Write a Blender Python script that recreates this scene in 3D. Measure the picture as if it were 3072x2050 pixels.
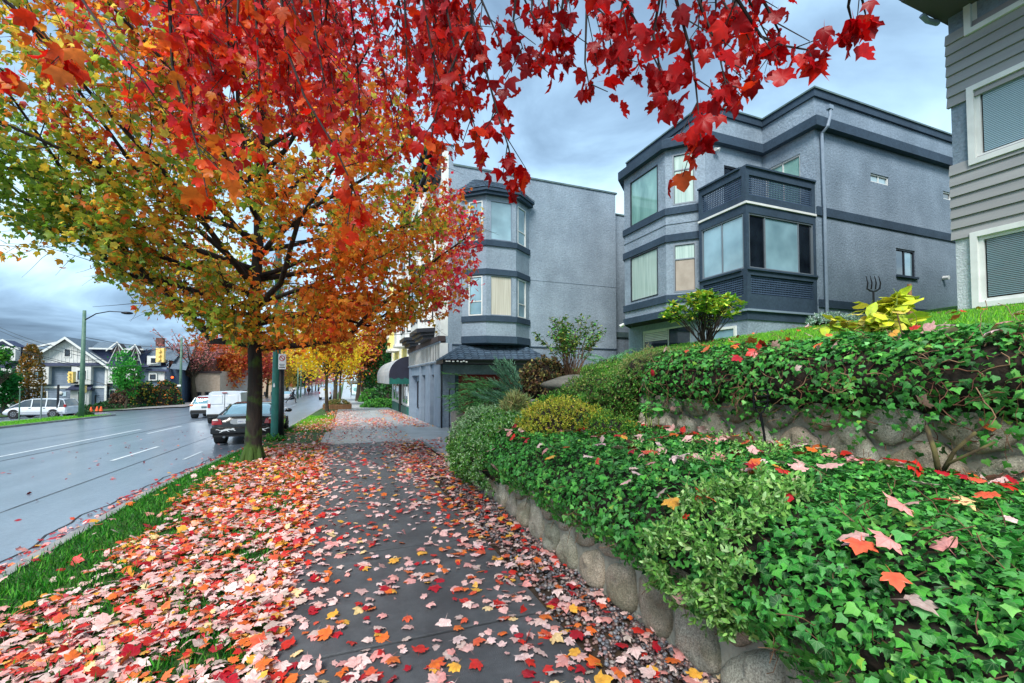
import bpy, math, random
import numpy as np
from mathutils import Vector, Matrix
random.seed(7); rng = np.random.default_rng(7)
for o in list(bpy.data.objects): bpy.data.objects.remove(o)
scene = bpy.context.scene; COL = scene.collection
rad = math.radians

# ------------------------------------------------------------------ camera
TH, PH, FPX, CX, CY, H = rad(21), math.atan(.033), 1310., 1536., 1095., 1.7
cam_d = bpy.data.cameras.new('camera'); cam = bpy.data.objects.new('camera', cam_d); COL.objects.link(cam)
cam_d.sensor_width = 36; cam_d.lens = FPX/3072*36; cam_d.shift_y = (CY-1025)/3072
cam_d.clip_start = .05; cam_d.clip_end = 3000
cam.location = (0, 0, H); cam.rotation_euler = (math.pi/2+PH, 0, -TH)
scene.camera = cam
# ------------------------------------------------------------------ sky, sun, exposure
def lin(c): c = c/255.; return c/12.92 if c <= .04045 else ((c+.055)/1.055)**2.4
def S(r, g, b): return (lin(r), lin(g), lin(b), 1)
w = bpy.data.worlds.new("World"); scene.world = w; w.use_nodes = True
N = w.node_tree.nodes; L = w.node_tree.links; N.clear()
SUN_EL, SUN_AZ = rad(48), rad(215)      # azimuth clockwise from +Y
out = N.new('ShaderNodeOutputWorld'); bg1 = N.new('ShaderNodeBackground'); bg2 = N.new('ShaderNodeBackground'); mx = N.new('ShaderNodeMixShader')
sky = N.new('ShaderNodeTexSky'); sky.sky_type = 'NISHITA'; sky.sun_disc = False; sky.sun_elevation = SUN_EL; sky.sun_rotation = SUN_AZ
L.new(sky.outputs[0], bg1.inputs[0]); bg1.inputs[1].default_value = .1
tc = N.new('ShaderNodeTexCoord'); sep = N.new('ShaderNodeSeparateXYZ'); L.new(tc.outputs['Generated'], sep.inputs[0])
def wm(op, a, b=None, c=None):
    n = N.new('ShaderNodeMath'); n.operation = op
    for i, v in enumerate((a, b, c)):
        if v is None: continue
        if isinstance(v, (int, float)): n.inputs[i].default_value = v
        else: L.new(v, n.inputs[i])
    return n.outputs[0]
zz = wm('ADD', wm('MAXIMUM', sep.outputs[2], 0.0), .22)
cmb = N.new('ShaderNodeCombineXYZ'); L.new(wm('DIVIDE', sep.outputs[0], zz), cmb.inputs[0]); L.new(wm('DIVIDE', sep.outputs[1], zz), cmb.inputs[1])
n1 = N.new('ShaderNodeTexNoise'); n1.inputs['Scale'].default_value = 1.5; n1.inputs['Detail'].default_value = 8; n1.inputs['Roughness'].default_value = .52; n1.inputs['Distortion'].default_value = .6
L.new(cmb.outputs[0], n1.inputs['Vector'])
n2 = N.new('ShaderNodeTexNoise'); n2.inputs['Scale'].default_value = .42; n2.inputs['Detail'].default_value = 3
mp = N.new('ShaderNodeMapping'); mp.inputs['Location'].default_value = (3.1, 1.7, 0); L.new(cmb.outputs[0], mp.inputs[0]); L.new(mp.outputs[0], n2.inputs['Vector'])
el = wm('MULTIPLY', sep.outputs[2], 1.0)
lowl = wm('MULTIPLY', wm('SUBTRACT', 1.0, wm('MINIMUM', wm('MULTIPLY', wm('MAXIMUM', el, 0), 4.6), 1.0)), wm('MINIMUM', wm('MAXIMUM', wm('MULTIPLY', wm('ADD', sep.outputs[0], -.05), -1.6), 0), 1))
v = wm('ADD', wm('MULTIPLY', n1.outputs[0], .75), wm('MULTIPLY', n2.outputs[0], .5))
v = wm('ADD', wm('SUBTRACT', v, wm('MULTIPLY', lowl, .44)), .03)
hi = wm('MULTIPLY', wm('MAXIMUM', wm('SUBTRACT', sep.outputs[2], .38), 0), .55)
v = wm('SUBTRACT', v, hi)
rp = N.new('ShaderNodeValToRGB'); L.new(v, rp.inputs[0]); e = rp.color_ramp.elements
e[0].position = .30; e[0].color = S(74, 96, 120); e[1].position = .74; e[1].color = S(218, 240, 248)
for p, c in ((.39, S(100, 126, 152)), (.48, S(136, 166, 194)), (.56, S(162, 196, 224)), (.65, S(194, 226, 244))):
    q = e.new(p); q.color = c
L.new(rp.outputs[0], bg2.inputs[0]); bg2.inputs[1].default_value = .86
mx.inputs[0].default_value = .93; L.new(bg1.outputs[0], mx.inputs[1]); L.new(bg2.outputs[0], mx.inputs[2]); L.new(mx.outputs[0], out.inputs[0])
sd = bpy.data.lights.new('sun', 'SUN'); sd.energy = 2.7; sd.angle = rad(24); sd.color = (1, .97, .93)
sun = bpy.data.objects.new('sun', sd); COL.objects.link(sun)
dv = Vector((math.sin(SUN_AZ)*math.cos(SUN_EL), math.cos(SUN_AZ)*math.cos(SUN_EL), math.sin(SUN_EL)))
sun.rotation_euler = dv.to_track_quat('Z', 'Y').to_euler(); sun.location = (0, -5, 30)
scene.view_settings.view_transform = 'Standard'; scene.view_settings.look = 'None'
scene.view_settings.exposure = .95; scene.view_settings.gamma = 1; scene.view_settings.use_curve_mapping = False
scene.cycles.max_bounces = 6; scene.cycles.transparent_max_bounces = 6; scene.cycles.diffuse_bounces = 3; scene.cycles.use_denoising = True

# ------------------------------------------------------------------ projection helpers (place things where the rays from the photo meet real planes)
FV = np.array((math.sin(TH)*math.cos(PH), math.cos(TH)*math.cos(PH), math.sin(PH)))
RV = np.array((math.cos(TH), -math.sin(TH), 0.)); UV = np.cross(RV, FV)
def ray(px, py): return FV+RV*((px-CX)/FPX)+UV*((CY-py)/FPX)
def at(px, py, d): r = ray(px, py); return Vector((r[0]*d, r[1]*d, H+r[2]*d))
def onX(px, py, x): return at(px, py, x/ray(px, py)[0])
def onY(px, py, y): return at(px, py, y/ray(px, py)[1])
def onZ(px, py, z): return at(px, py, (z-H)/ray(px, py)[2])
def project(P):
    V = P-np.array((0, 0, H)); d = V@FV; dd = np.where(d > .05, d, .05)
    return CX+FPX*(V@RV)/dd, CY-FPX*(V@UV)/dd, d
def KX(y):
    """where the near kerb runs"""
    return float(np.interp(y, (-12, 9, 19, 41, 90, 300), (-2.75, -2.7, -2.12, -1.7, -1.5, -1.3)))
def vx(x, y):
    """verge position: x = -2.3 .. -.42 stretched between kerb and walk"""
    k = KX(y); return np.where(x < -.42, k+(x+2.3)/1.88*(-.42-k), x) if x > -2.3 else x+2.3+k
def T(x, y):
    s = -.0225*(min(y, 60)-8) if y > 8 else 0
    if y > 60: s -= .01*(min(y, 160)-60)
    s -= .02*max(0, min(-2.3-x, 16.7))+.045*max(0, min(-19-x, 30))
    return s-(.13 if x < KX(y) else 0)
def onT(px, py):
    r = ray(px, py); d = 1.
    while d < 500:
        p = (r[0]*d, r[1]*d, H+r[2]*d)
        if p[2] < T(p[0], p[1]): return Vector(p), d
        d *= 1.004
    return Vector(p), d
# ------------------------------------------------------------------ materials
MATS = {}
def nn(m, t): return m.node_tree.nodes.new(t)
def mat(name, col, rough=.7, col2=None, scale=3., detail=5, bump=0., bscale=None, spec=.5, metal=0., coat=0., ramp=(.35, .65), rnd=0., emit=None, stretch=None, dist=0., crough=.1, trans=0., streak=0.):
    if name in MATS: return MATS[name]
    m = bpy.data.materials.new(name); m.use_nodes = True; MATS[name] = m
    nt = m.node_tree; p = nt.nodes['Principled BSDF']; lk = nt.links.new
    p.inputs['Roughness'].default_value = rough; p.inputs['Metallic'].default_value = metal
    p.inputs['Specular IOR Level'].default_value = spec; p.inputs['Coat Weight'].default_value = coat; p.inputs['Coat Roughness'].default_value = crough
    if trans: p.inputs['Transmission Weight'].default_value = trans
    p.inputs['Base Color'].default_value = col
    cs = None
    t = nn(m, 'ShaderNodeTexCoord'); vec = t.outputs['Object']
    if stretch:
        mp = nn(m, 'ShaderNodeMapping'); mp.inputs['Scale'].default_value = stretch; lk(vec, mp.inputs[0]); vec = mp.outputs[0]
    if col2 is not None:
        n = nn(m, 'ShaderNodeTexNoise'); n.inputs['Scale'].default_value = scale; n.inputs['Detail'].default_value = detail; n.inputs['Distortion'].default_value = dist; lk(vec, n.inputs['Vector'])
        r = nn(m, 'ShaderNodeValToRGB'); r.color_ramp.elements[0].position = ramp[0]; r.color_ramp.elements[1].position = ramp[1]
        r.color_ramp.elements[0].color = col; r.color_ramp.elements[1].color = col2; lk(n.outputs[0], r.inputs[0]); cs = r.outputs[0]
    if streak and cs:
        sm = nn(m, 'ShaderNodeMapping'); sm.inputs['Scale'].default_value = (.8, .8, .10); lk(t.outputs['Object'], sm.inputs[0]); sn = nn(m, 'ShaderNodeTexNoise'); sn.inputs['Scale'].default_value = 1.; sn.inputs['Detail'].default_value = 7; sn.inputs['Roughness'].default_value = .62; lk(sm.outputs[0], sn.inputs['Vector'])
        sr = nn(m, 'ShaderNodeMapRange'); sr.inputs[1].default_value = .36; sr.inputs[2].default_value = .66; sr.inputs[3].default_value = 1-streak; sr.inputs[4].default_value = 1+streak*.5; lk(sn.outputs[0], sr.inputs[0])
        fn = nn(m, 'ShaderNodeTexNoise'); fn.inputs['Scale'].default_value = 13; fn.inputs['Detail'].default_value = 6; fn.inputs['Roughness'].default_value = .75; lk(t.outputs['Object'], fn.inputs['Vector']); fr = nn(m, 'ShaderNodeMapRange'); fr.inputs[1].default_value = .35; fr.inputs[2].default_value = .65; fr.inputs[3].default_value = .80; fr.inputs[4].default_value = 1.14; lk(fn.outputs[0], fr.inputs[0])
        mu = nn(m, 'ShaderNodeMath'); mu.operation = 'MULTIPLY'; lk(sr.outputs[0], mu.inputs[0]); lk(fr.outputs[0], mu.inputs[1])
        hs0 = nn(m, 'ShaderNodeHueSaturation'); lk(mu.outputs[0], hs0.inputs['Value']); lk(cs, hs0.inputs['Color']); cs = hs0.outputs[0]
    if rnd:
        oi = nn(m, 'ShaderNodeObjectInfo'); hs = nn(m, 'ShaderNodeHueSaturation')
        mr = nn(m, 'ShaderNodeMapRange'); mr.inputs[3].default_value = 1-rnd; mr.inputs[4].default_value = 1+rnd; lk(oi.outputs['Random'], mr.inputs[0]); lk(mr.outputs[0], hs.inputs['Value'])
        if cs: lk(cs, hs.inputs['Color'])
        else: hs.inputs['Color'].default_value = col
        cs = hs.outputs[0]
    if cs: lk(cs, p.inputs['Base Color'])
    if bump:
        n = nn(m, 'ShaderNodeTexNoise'); n.inputs['Scale'].default_value = bscale or scale*4; n.inputs['Detail'].default_value = 4; lk(vec, n.inputs['Vector'])
        b = nn(m, 'ShaderNodeBump'); b.inputs['Strength'].default_value = bump; b.inputs['Distance'].default_value = .02; lk(n.outputs[0], b.inputs['Height']); lk(b.outputs[0], p.inputs['Normal'])
    if emit: p.inputs['Emission Color'].default_value = emit[0]; p.inputs['Emission Strength'].default_value = emit[1]
    return m
def leafmat(name, rough=.45, transl=.4, rnd=.12, sheen=.35, ns=18., vein=None, vamt=.35, vdark=False):
    """foliage: its own colour from attribute Col, with mottling; light passes through the blade"""
    m = bpy.data.materials.new(name); m.use_nodes = True; nt = m.node_tree; lk = nt.links.new
    p = nt.nodes['Principled BSDF']; p.inputs['Roughness'].default_value = rough; p.inputs['Specular IOR Level'].default_value = sheen
    a = nn(m, 'ShaderNodeAttribute'); a.attribute_name = 'Col'
    oi = nn(m, 'ShaderNodeObjectInfo'); hs = nn(m, 'ShaderNodeHueSaturation'); mr = nn(m, 'ShaderNodeMapRange'); mr.inputs[3].default_value = 1-rnd; mr.inputs[4].default_value = 1+rnd
    lk(oi.outputs['Random'], mr.inputs[0]); lk(mr.outputs[0], hs.inputs['Value']); lk(a.outputs['Color'], hs.inputs['Color'])
    g = nn(m, 'ShaderNodeNewGeometry'); n = nn(m, 'ShaderNodeTexNoise'); n.inputs['Scale'].default_value = ns; n.inputs['Detail'].default_value = 3; lk(g.outputs['Position'], n.inputs['Vector'])
    m2 = nn(m, 'ShaderNodeMapRange'); m2.inputs[1].default_value = .3; m2.inputs[2].default_value = .7; m2.inputs[3].default_value = .78; m2.inputs[4].default_value = 1.18; lk(n.outputs[0], m2.inputs[0])
    h2 = nn(m, 'ShaderNodeHueSaturation'); lk(hs.outputs[0], h2.inputs['Color']); lk(m2.outputs[0], h2.inputs['Value'])
    if vein:
        def mth(op, a, b=None):
            q = nn(m, 'ShaderNodeMath'); q.operation = op
            for i_, v_ in enumerate((a, b)):
                if v_ is None: continue
                if isinstance(v_, (int, float)): q.inputs[i_].default_value = v_
                else: lk(v_, q.inputs[i_])
            return q.outputs[0]
        va = nn(m, 'ShaderNodeAttribute'); va.attribute_name = 'LUV'; sp = nn(m, 'ShaderNodeSeparateXYZ'); lk(va.outputs['Vector'], sp.inputs[0]); ax_ = mth('ABSOLUTE', sp.outputs[0]); an = mth('ARCTAN2', ax_, sp.outputs[1])
        rr = mth('SQRT', mth('ADD', mth('MULTIPLY', ax_, ax_), mth('MULTIPLY', sp.outputs[1], sp.outputs[1]))); d = ax_
        for v_ in vein: d = mth('MINIMUM', d, mth('MULTIPLY', mth('ABSOLUTE', mth('SUBTRACT', an, v_)), rr))
        mv_ = nn(m, 'ShaderNodeMapRange'); mv_.inputs[1].default_value = .006; mv_.inputs[2].default_value = .026; mv_.inputs[3].default_value = vamt; mv_.inputs[4].default_value = 0; lk(d, mv_.inputs[0])
        mc = nn(m, 'ShaderNodeMixRGB'); lk(mv_.outputs[0], mc.inputs[0]); lk(h2.outputs[0], mc.inputs[1]); mc.inputs[2].default_value = vdark or (.75, .8, .55, 1); h2 = mc
    lk(h2.outputs[0], p.inputs['Base Color'])
    tr = nn(m, 'ShaderNodeBsdfTranslucent'); lk(h2.outputs[0], tr.inputs[0]); ms = nn(m, 'ShaderNodeMixShader'); ms.inputs[0].default_value = transl
    lk(p.outputs[0], ms.inputs[1]); lk(tr.outputs[0], ms.inputs[2]); lk(ms.outputs[0], nt.nodes['Material Output'].inputs[0])
    return m
M = MATS
# ------------------------------------------------------------------ objects
def tag(o, label=None, cat=None, group=None, kind=None):
    if label: o['label'] = label
    if cat: o['category'] = cat
    if group: o['group'] = group
    if kind: o['kind'] = kind
    return o
def empty(name, loc=(0, 0, 0), label=None, cat=None, group=None, rz=0):
    o = bpy.data.objects.new(name, None); COL.objects.link(o); o.location = loc; o.rotation_euler = (0, 0, rz); o.empty_display_size = .2
    return tag(o, label, cat, group)
def link(name, me, parent=None):
    o = bpy.data.objects.new(name, me); COL.objects.link(o)
    if parent is not None: o.parent = parent
    return o
def rootloc(p):
    v = Vector((0, 0, 0))
    while p is not None: v += p.location; p = p.parent
    return v
def kids(o): return [c for c in bpy.data.objects if c.parent == o]
def copy_tree(o, parent=None):
    c = o.copy(); COL.objects.link(c); c.parent = parent
    for k in kids(o): copy_tree(k, c)
    return c
class MB:
    """collects solids; build() links them as one mesh object. World coordinates unless local=True."""
    def __init__(s): s.v = []; s.f = []
    def poly(s, vs, fs): b = len(s.v); s.v += [tuple(q) for q in vs]; s.f += [tuple(b+i for i in q) for q in fs]; return s
    def box(s, x0, x1, y0, y1, z0, z1):
        return s.poly([(x0, y0, z0), (x1, y0, z0), (x1, y1, z0), (x0, y1, z0), (x0, y0, z1), (x1, y0, z1), (x1, y1, z1), (x0, y1, z1)],
                      [(0, 3, 2, 1), (4, 5, 6, 7), (0, 1, 5, 4), (1, 2, 6, 5), (2, 3, 7, 6), (3, 0, 4, 7)])
    def ob(s, O, u, n, a0, a1, b0, b1, z0, z1):
        """box in the frame of a wall: a along u, b along outward n, z up"""
        O = Vector(O); u = Vector(u); n = Vector(n); P = []
        for z in (z0, z1):
            for a, b in ((a0, b0), (a1, b0), (a1, b1), (a0, b1)): P.append(O+u*a+n*b+Vector((0, 0, z)))
        return s.poly(P, [(0, 3, 2, 1), (4, 5, 6, 7), (0, 1, 5, 4), (1, 2, 6, 5), (2, 3, 7, 6), (3, 0, 4, 7)])
    def prism(s, pts, z0, z1):
        n = len(pts); z0f = z0 if callable(z0) else (lambda x, y: z0); z1f = z1 if callable(z1) else (lambda x, y: z1)
        return s.poly([(x, y, z0f(x, y)) for x, y in pts]+[(x, y, z1f(x, y)) for x, y in pts],
                      [tuple(range(n-1, -1, -1)), tuple(range(n, 2*n))]+[(i, (i+1) % n, n+(i+1) % n, n+i) for i in range(n)])
    def extr(s, pts, d):
        """polygon of 3D points swept along vector d"""
        n = len(pts); d = Vector(d)
        return s.poly([Vector(p) for p in pts]+[Vector(p)+d for p in pts], [tuple(range(n-1, -1, -1)), tuple(range(n, 2*n))]+[(i, (i+1) % n, n+(i+1) % n, n+i) for i in range(n)])
    def tube(s, pts, rs, n=8, cap=True):
        pts = [Vector(p) for p in pts]
        if not hasattr(rs, '__len__'): rs = [rs]*len(pts)
        b = len(s.v); prev = None
        for i, p in enumerate(pts):
            t = (pts[min(i+1, len(pts)-1)]-pts[max(i-1, 0)])
            if t.length < 1e-9: t = Vector((0, 0, 1))
            t.normalize()
            a = Vector((1, 0, 0)) if prev is None else prev
            if prev is None and abs(t.x) > .9: a = Vector((0, 1, 0))
            a = (a-t*a.dot(t)).normalized(); prev = a; c = t.cross(a)
            for k in range(n): an = 2*math.pi*k/n; s.v.append(tuple(p+(a*math.cos(an)+c*math.sin(an))*rs[i]))
        for i in range(len(pts)-1):
            for k in range(n): k2 = (k+1) % n; s.f.append((b+i*n+k, b+i*n+k2, b+(i+1)*n+k2, b+(i+1)*n+k))
        if cap and n > 2: s.f.append(tuple(b+k for k in range(n-1, -1, -1))); s.f.append(tuple(b+(len(pts)-1)*n+k for k in range(n)))
        return s
    def ball(s, c, r, n=10, m=6, sq=(1, 1, 1)):
        b = len(s.v)
        for i in range(m+1):
            ph = math.pi*i/m
            for k in range(n): a = 2*math.pi*k/n; s.v.append((c[0]+r*sq[0]*math.sin(ph)*math.cos(a), c[1]+r*sq[1]*math.sin(ph)*math.sin(a), c[2]+r*sq[2]*math.cos(ph)))
        for i in range(m):
            for k in range(n): k2 = (k+1) % n; s.f.append((b+i*n+k, b+(i+1)*n+k, b+(i+1)*n+k2, b+i*n+k2))
        return s
    def build(s, name, m, parent=None, local=False, smooth=False, bevel=0.):
        me = bpy.data.meshes.new(name); off = Vector((0, 0, 0)) if (local or parent is None) else rootloc(parent)
        me.from_pydata([(x-off.x, y-off.y, z-off.z) for x, y, z in s.v], [], s.f); me.materials.append(m)
        if smooth: me.polygons.foreach_set('use_smooth', [True]*len(me.polygons))
        o = link(name, me, parent)
        if bevel:
            b = o.modifiers.new('edge', 'BEVEL'); b.width = bevel; b.segments = 2; b.limit_method = 'ANGLE'; b.angle_limit = rad(40)
        return o
def npmesh(name, V, F, m, parent=None, col=None, smooth=False, luv=None):
    """V (n,3), F (k,3 or 4) numpy"""
    me = bpy.data.meshes.new(name); V = np.asarray(V, np.float32); F = np.asarray(F, np.int32); k = F.shape[1]
    me.vertices.add(len(V)); me.vertices.foreach_set('co', V.ravel()); me.loops.add(F.size); me.loops.foreach_set('vertex_index', F.ravel())
    me.polygons.add(len(F)); me.polygons.foreach_set('loop_start', np.arange(0, F.size, k, dtype=np.int32))
    if smooth: me.polygons.foreach_set('use_smooth', np.ones(len(F), bool))
    me.update(calc_edges=True); me.materials.append(m)
    if col is not None:
        a = me.color_attributes.new('Col', 'FLOAT_COLOR', 'POINT'); c = np.ones((len(V), 4), np.float32); c[:, :3] = col; a.data.foreach_set('color', c.ravel())
    if luv is not None:
        a = me.attributes.new('LUV', 'FLOAT_VECTOR', 'POINT'); q = np.zeros((len(V), 3), np.float32); q[:, :2] = luv; a.data.foreach_set('vector', q.ravel())
    return link(name, me, parent)
def grid_sheet(name, xs, ys, zf, m, parent=None, smooth=False, xw=None):
    xs = np.asarray(xs, float); ys = np.asarray(ys, float)
    xw = xw or (lambda x, y: x); V = [(float(xw(x, y)), y, zf(float(xw(x, y)), y)) for y in ys for x in xs]; nx = len(xs)
    F = [(j*nx+i, j*nx+i+1, (j+1)*nx+i+1, (j+1)*nx+i) for j in range(len(ys)-1) for i in range(nx-1)]
    return npmesh(name, V, F, m, parent, smooth=smooth)
# ------------------------------------------------------------------ leaves
def half(o): return [(x, y) for x, y in o]+[(-x, y) for x, y in reversed(o[:-1]) if abs(x) > 1e-6]
SH = {
 'maple': dict(o=[(.05, .0), (.2, -.04), (.34, .0), (.46, .1), (.42, .26), (.56, .34), (.66, .56), (.44, .52), (.30, .54), (.31, .70), (.20, .80), (0, 1.05)], c=(0, .33)),
 'maple2': dict(o=[(.05, .02), (.22, .0), (.36, .12), (.40, .28), (.50, .44), (.50, .64), (.36, .58), (.24, .60), (.18, .78), (0, 1.0)], c=(0, .3)),
 'maples': dict(o=[(.06, 0), (.38, .02), (.42, .24), (.62, .52), (.27, .52), (0, 1.0)], c=(0, .3)),
 'ivy': dict(o=[(.04, .02), (.26, -.1), (.36, .06), (.60, .22), (.30, .46), (.18, .62), (0, 1.0)], c=(0, .28)),
 'ivy2': dict(o=[(.04, .0), (.3, -.08), (.44, .12), (.5, .34), (.24, .5), (0, .95)], c=(0, .3)),
 'oval': dict(o=[(.02, 0), (.16, .2), (.2, .5), (.12, .8), (0, 1)], c=(0, .5)),
 'broad': dict(o=[(.02, 0), (.22, .25), (.25, .55), (.14, .85), (0, 1)], c=(0, .5)),
 'blade': dict(o=[(.035, 0), (.05, .5), (0, 1)], c=(0, .4)),
 'quad': dict(o=[(.3, .0), (.36, .55), (0, 1)], c=(0, .4)),
}
def leaf_tpl(kind, curl=.15, fold=.1, seed=0, stem=0.):
    r = random.Random(seed*31+len(kind)); o = half(SH[kind]['o']); c = SH[kind]['c']; V = [(c[0], c[1], fold*.35)]; E = [0.]
    k1 = curl*(r.random()*1.2-.1); k2 = r.uniform(-.25, .25)*curl*3
    for i, (x, y) in enumerate(o):
        rr = math.hypot(x, y-c[1]); z = -k1*rr*rr*1.6+k2*x*(y-.3)+(fold*(-.6 if i % 2 else .5))*rr+fold*abs(x)*.9
        V.append((x, y, z)); E.append(1.)
    n = len(o); F = [(0, 1+i, 1+(i+1) % n) for i in range(n)]
    if stem:
        b = len(V); V += [(-.018, .1, fold*.3), (.018, .1, fold*.3), (r.uniform(-.15, .15), -stem, -.05+fold*.3)]; E += [1, 1, .5]; F.append((b, b+2, b+1))
    return np.array(V, np.float32), np.array(F, np.int32), np.array(E, np.float32)
def frames(nrm, spin, tipdir=None):
    n = nrm/np.linalg.norm(nrm, axis=1, keepdims=True)
    if tipdir is None:
        h = np.where(np.abs(n[:, 2:3]) < .9, np.array([[0, 0, 1.]]), np.array([[1., 0, 0]])); a = np.cross(h, n); a /= np.linalg.norm(a, axis=1, keepdims=True); b = np.cross(n, a)
        c, s = np.cos(spin)[:, None], np.sin(spin)[:, None]; t = a*c+b*s
    else:
        t = tipdir-n*(tipdir*n).sum(1, keepdims=True); t /= np.maximum(np.linalg.norm(t, axis=1, keepdims=True), 1e-6)
    return np.cross(t, n), t, n      # x, y(tip), z
VAR = {}
def leaves(tpls, pos, nrm, size, pal, pidx, m, parent=None, stuff_name='foliage', piece='leaf', nind=300, spin=None, tip=None, jit=.12, edge=None, ind=None, minpx=0, seed=3):
    """the leaves that show largest become objects of their own, the others one mesh"""
    r = np.random.default_rng(seed); K = len(pos)
    if spin is None: spin = r.uniform(0, 2*np.pi, K)
    X, Y, Z = frames(nrm, spin, tip); ti = r.integers(0, len(tpls), K); pal = np.asarray(pal, np.float32)[:, :3]
    off = np.array(rootloc(parent)) if parent is not None else np.zeros(3)
    chosen = np.zeros(K, bool)
    if nind:
        px, py, d = project(pos); face = np.abs(((pos-np.array((0, 0, H)))*Z).sum(1))/np.maximum(np.linalg.norm(pos-np.array((0, 0, H)), axis=1), 1e-6)
        sc = size/np.maximum(d, .2)*(.3+face); ok = (d > .2) & (px > -20) & (px < 3092) & (py > -20) & (py < 2070); sc = np.where(ok, sc, 0)
        idx = np.argsort(-sc)[:nind]; idx = idx[sc[idx]*FPX > minpx]; chosen[idx] = True
        for i in idx:
            key = (m.name, piece, tpls[ti[i]][0].shape[0], int(ti[i]), int(pidx[i]), tuple(np.round(pal[pidx[i]], 3)))
            me = VAR.get(key)
            if me is None:
                V, F, Eg = tpls[ti[i]]; c = np.repeat(pal[pidx[i]][None], len(V), 0)
                if edge is not None: c = c*(1-Eg[:, None]*.5)+np.asarray(edge)[pidx[i]][None, :3]*(Eg[:, None]*.5)
                o = npmesh(piece, V, F, m, None, c, luv=V[:, :2]); me = o.data; bpy.data.objects.remove(o); VAR[key] = me
            o = bpy.data.objects.new(piece, me); COL.objects.link(o)
            if parent is not None: o.parent = parent
            Mx = np.eye(4); Mx[:3, 0] = X[i]*size[i]; Mx[:3, 1] = Y[i]*size[i]; Mx[:3, 2] = Z[i]*size[i]; Mx[:3, 3] = pos[i]-off
            o.matrix_basis = Matrix(Mx.tolist())
            if ind is not None: ind(o, int(i), int(pidx[i]))
    rest = np.where(~chosen)[0]; Vs = []; Fs = []; Cs = []; Ls = []; base = 0
    for t, (V, F, Eg) in enumerate(tpls):
        q = rest[ti[rest] == t]
        if not len(q): continue
        s = size[q][:, None, None]
        W = (pos[q]-off)[:, None, :]+s*(V[None, :, 0:1]*X[q][:, None, :]+V[None, :, 1:2]*Y[q][:, None, :]+V[None, :, 2:3]*Z[q][:, None, :])
        c = pal[pidx[q]]*(1+r.normal(0, jit, (len(q), 1)))*(1+r.normal(0, jit*.4, (len(q), 3))); c = np.repeat(c[:, None, :], len(V), 1)
        if edge is not None: ec = np.asarray(edge, np.float32)[pidx[q]][:, None, :3]; wgt = Eg[None, :, None]*r.uniform(0, 1, (len(q), 1, 1))*.8; c = c*(1-wgt)+ec*wgt
        Vs.append(W.reshape(-1, 3)); Ls.append(np.tile(V[:, :2], (len(q), 1))); Cs.append(np.clip(c, 0, 1).reshape(-1, 3)); Fs.append((F[None]+(np.arange(len(q))*len(V))[:, None, None]+base).reshape(-1, 3)); base += len(q)*len(V)
    if Vs:
        o = npmesh(stuff_name, np.concatenate(Vs), np.concatenate(Fs), m, parent, np.concatenate(Cs), luv=np.concatenate(Ls)); o['kind'] = 'stuff'; return o
def rn(k, s=1.): return rng.normal(0, s, (k, 3))
LM = leafmat('maple_leaf', .42, .66, sheen=.4); LG = leafmat('fallen_leaf', .36, .10, sheen=.5, ns=34., vein=(.42, .86, 1.3), vamt=.30, vdark=(.35, .10, .08, 1)); LI = leafmat('ivy_leaf', .46, .18, sheen=.26, ns=25., vein=(.62, 1.22), vamt=.34, vdark=(.30, .45, .22, 1)); LGR = leafmat('grass_blade', .55, .3, ns=6.)
def noise2(x, y, s=1., o=0.):
    return (np.sin(x*1.7*s+o)+np.sin(y*2.3*s+1.3+o)+np.sin((x+y)*1.1*s+2.1*o)+np.sin((x*2.9-y*1.9)*s+.7+o)*.7+np.sin((x*4.3+y*5.1)*s+o*3)*.4)/4.1
# ================================================================== GROUND
mat('asphalt', S(92, 106, 120), .3, S(122, 134, 148), .8, 8, bump=.35, bscale=70, spec=.62, ramp=(.3, .7), coat=.5, crough=.22, stretch=(1.6, .16, 1), streak=.10)
mat('slab', S(66, 67, 70), .55, S(92, 95, 98), 2.2, 8, bump=.5, bscale=160, spec=.5, ramp=(.3, .7), rnd=.10, coat=.12, crough=.3, streak=.16)
mat('driveway', S(156, 162, 164), .45, S(180, 186, 188), 1.5, 7, bump=.3, bscale=90, coat=.2, crough=.2, rnd=.06)
mat('walk', S(120, 118, 118), .6, S(150, 146, 142), .8, 5, bump=.2, bscale=40)
mat('soil', S(44, 34, 26), .9, S(70, 54, 38), 6, 6, bump=.8, bscale=30)
mat('turf', S(34, 66, 20), .9, S(62, 96, 32), 3, 6, bump=.6, bscale=60)
mat('lawn_base', S(60, 112, 26), .9, S(86, 142, 40), 3, 6, bump=.6, bscale=60)
mat('kerb', S(120, 122, 122), .6, S(150, 150, 146), 3, 5, bump=.3, bscale=50)
mat('paint', S(226, 230, 230), .5, S(190, 200, 206), 5, 5)
mat('lane_crack', S(40, 42, 46), .8)
mat('far_ground', S(74, 84, 60), .95, S(104, 100, 76), .05, 5)
ys = list(np.arange(-12, 70, 1.))+list(np.arange(70, 165, 5.))+[180, 220, 300, 420, 560, 700]
ysf = list(np.arange(-12, 70, 2.))+list(np.arange(70, 165, 5.))+[200, 300, 500, 900, 1500]
g = grid_sheet('ground', [-1200, -600, -300, -150, -90, -60, -49, -40, -30, -24, -19, -14, -10, -6, -3.2, -2.4, -2, 0, 3, 10, 40, 120, 400, 1200], ysf, lambda x, y: T(min(x, -3.2) if x < -1.5 else x, y)-.17, M['far_ground']); tag(g, kind='structure')
road = grid_sheet('road', [-17.4, -14, -10, -6, -3.2, -2.301], ys, lambda x, y: T(min(x, KX(y)-.001), y), M['asphalt'], xw=lambda x, y: KX(y)-.001 if x == -2.301 else x); tag(road, 'wet asphalt street reflecting the cloudy sky', kind='structure')
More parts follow.
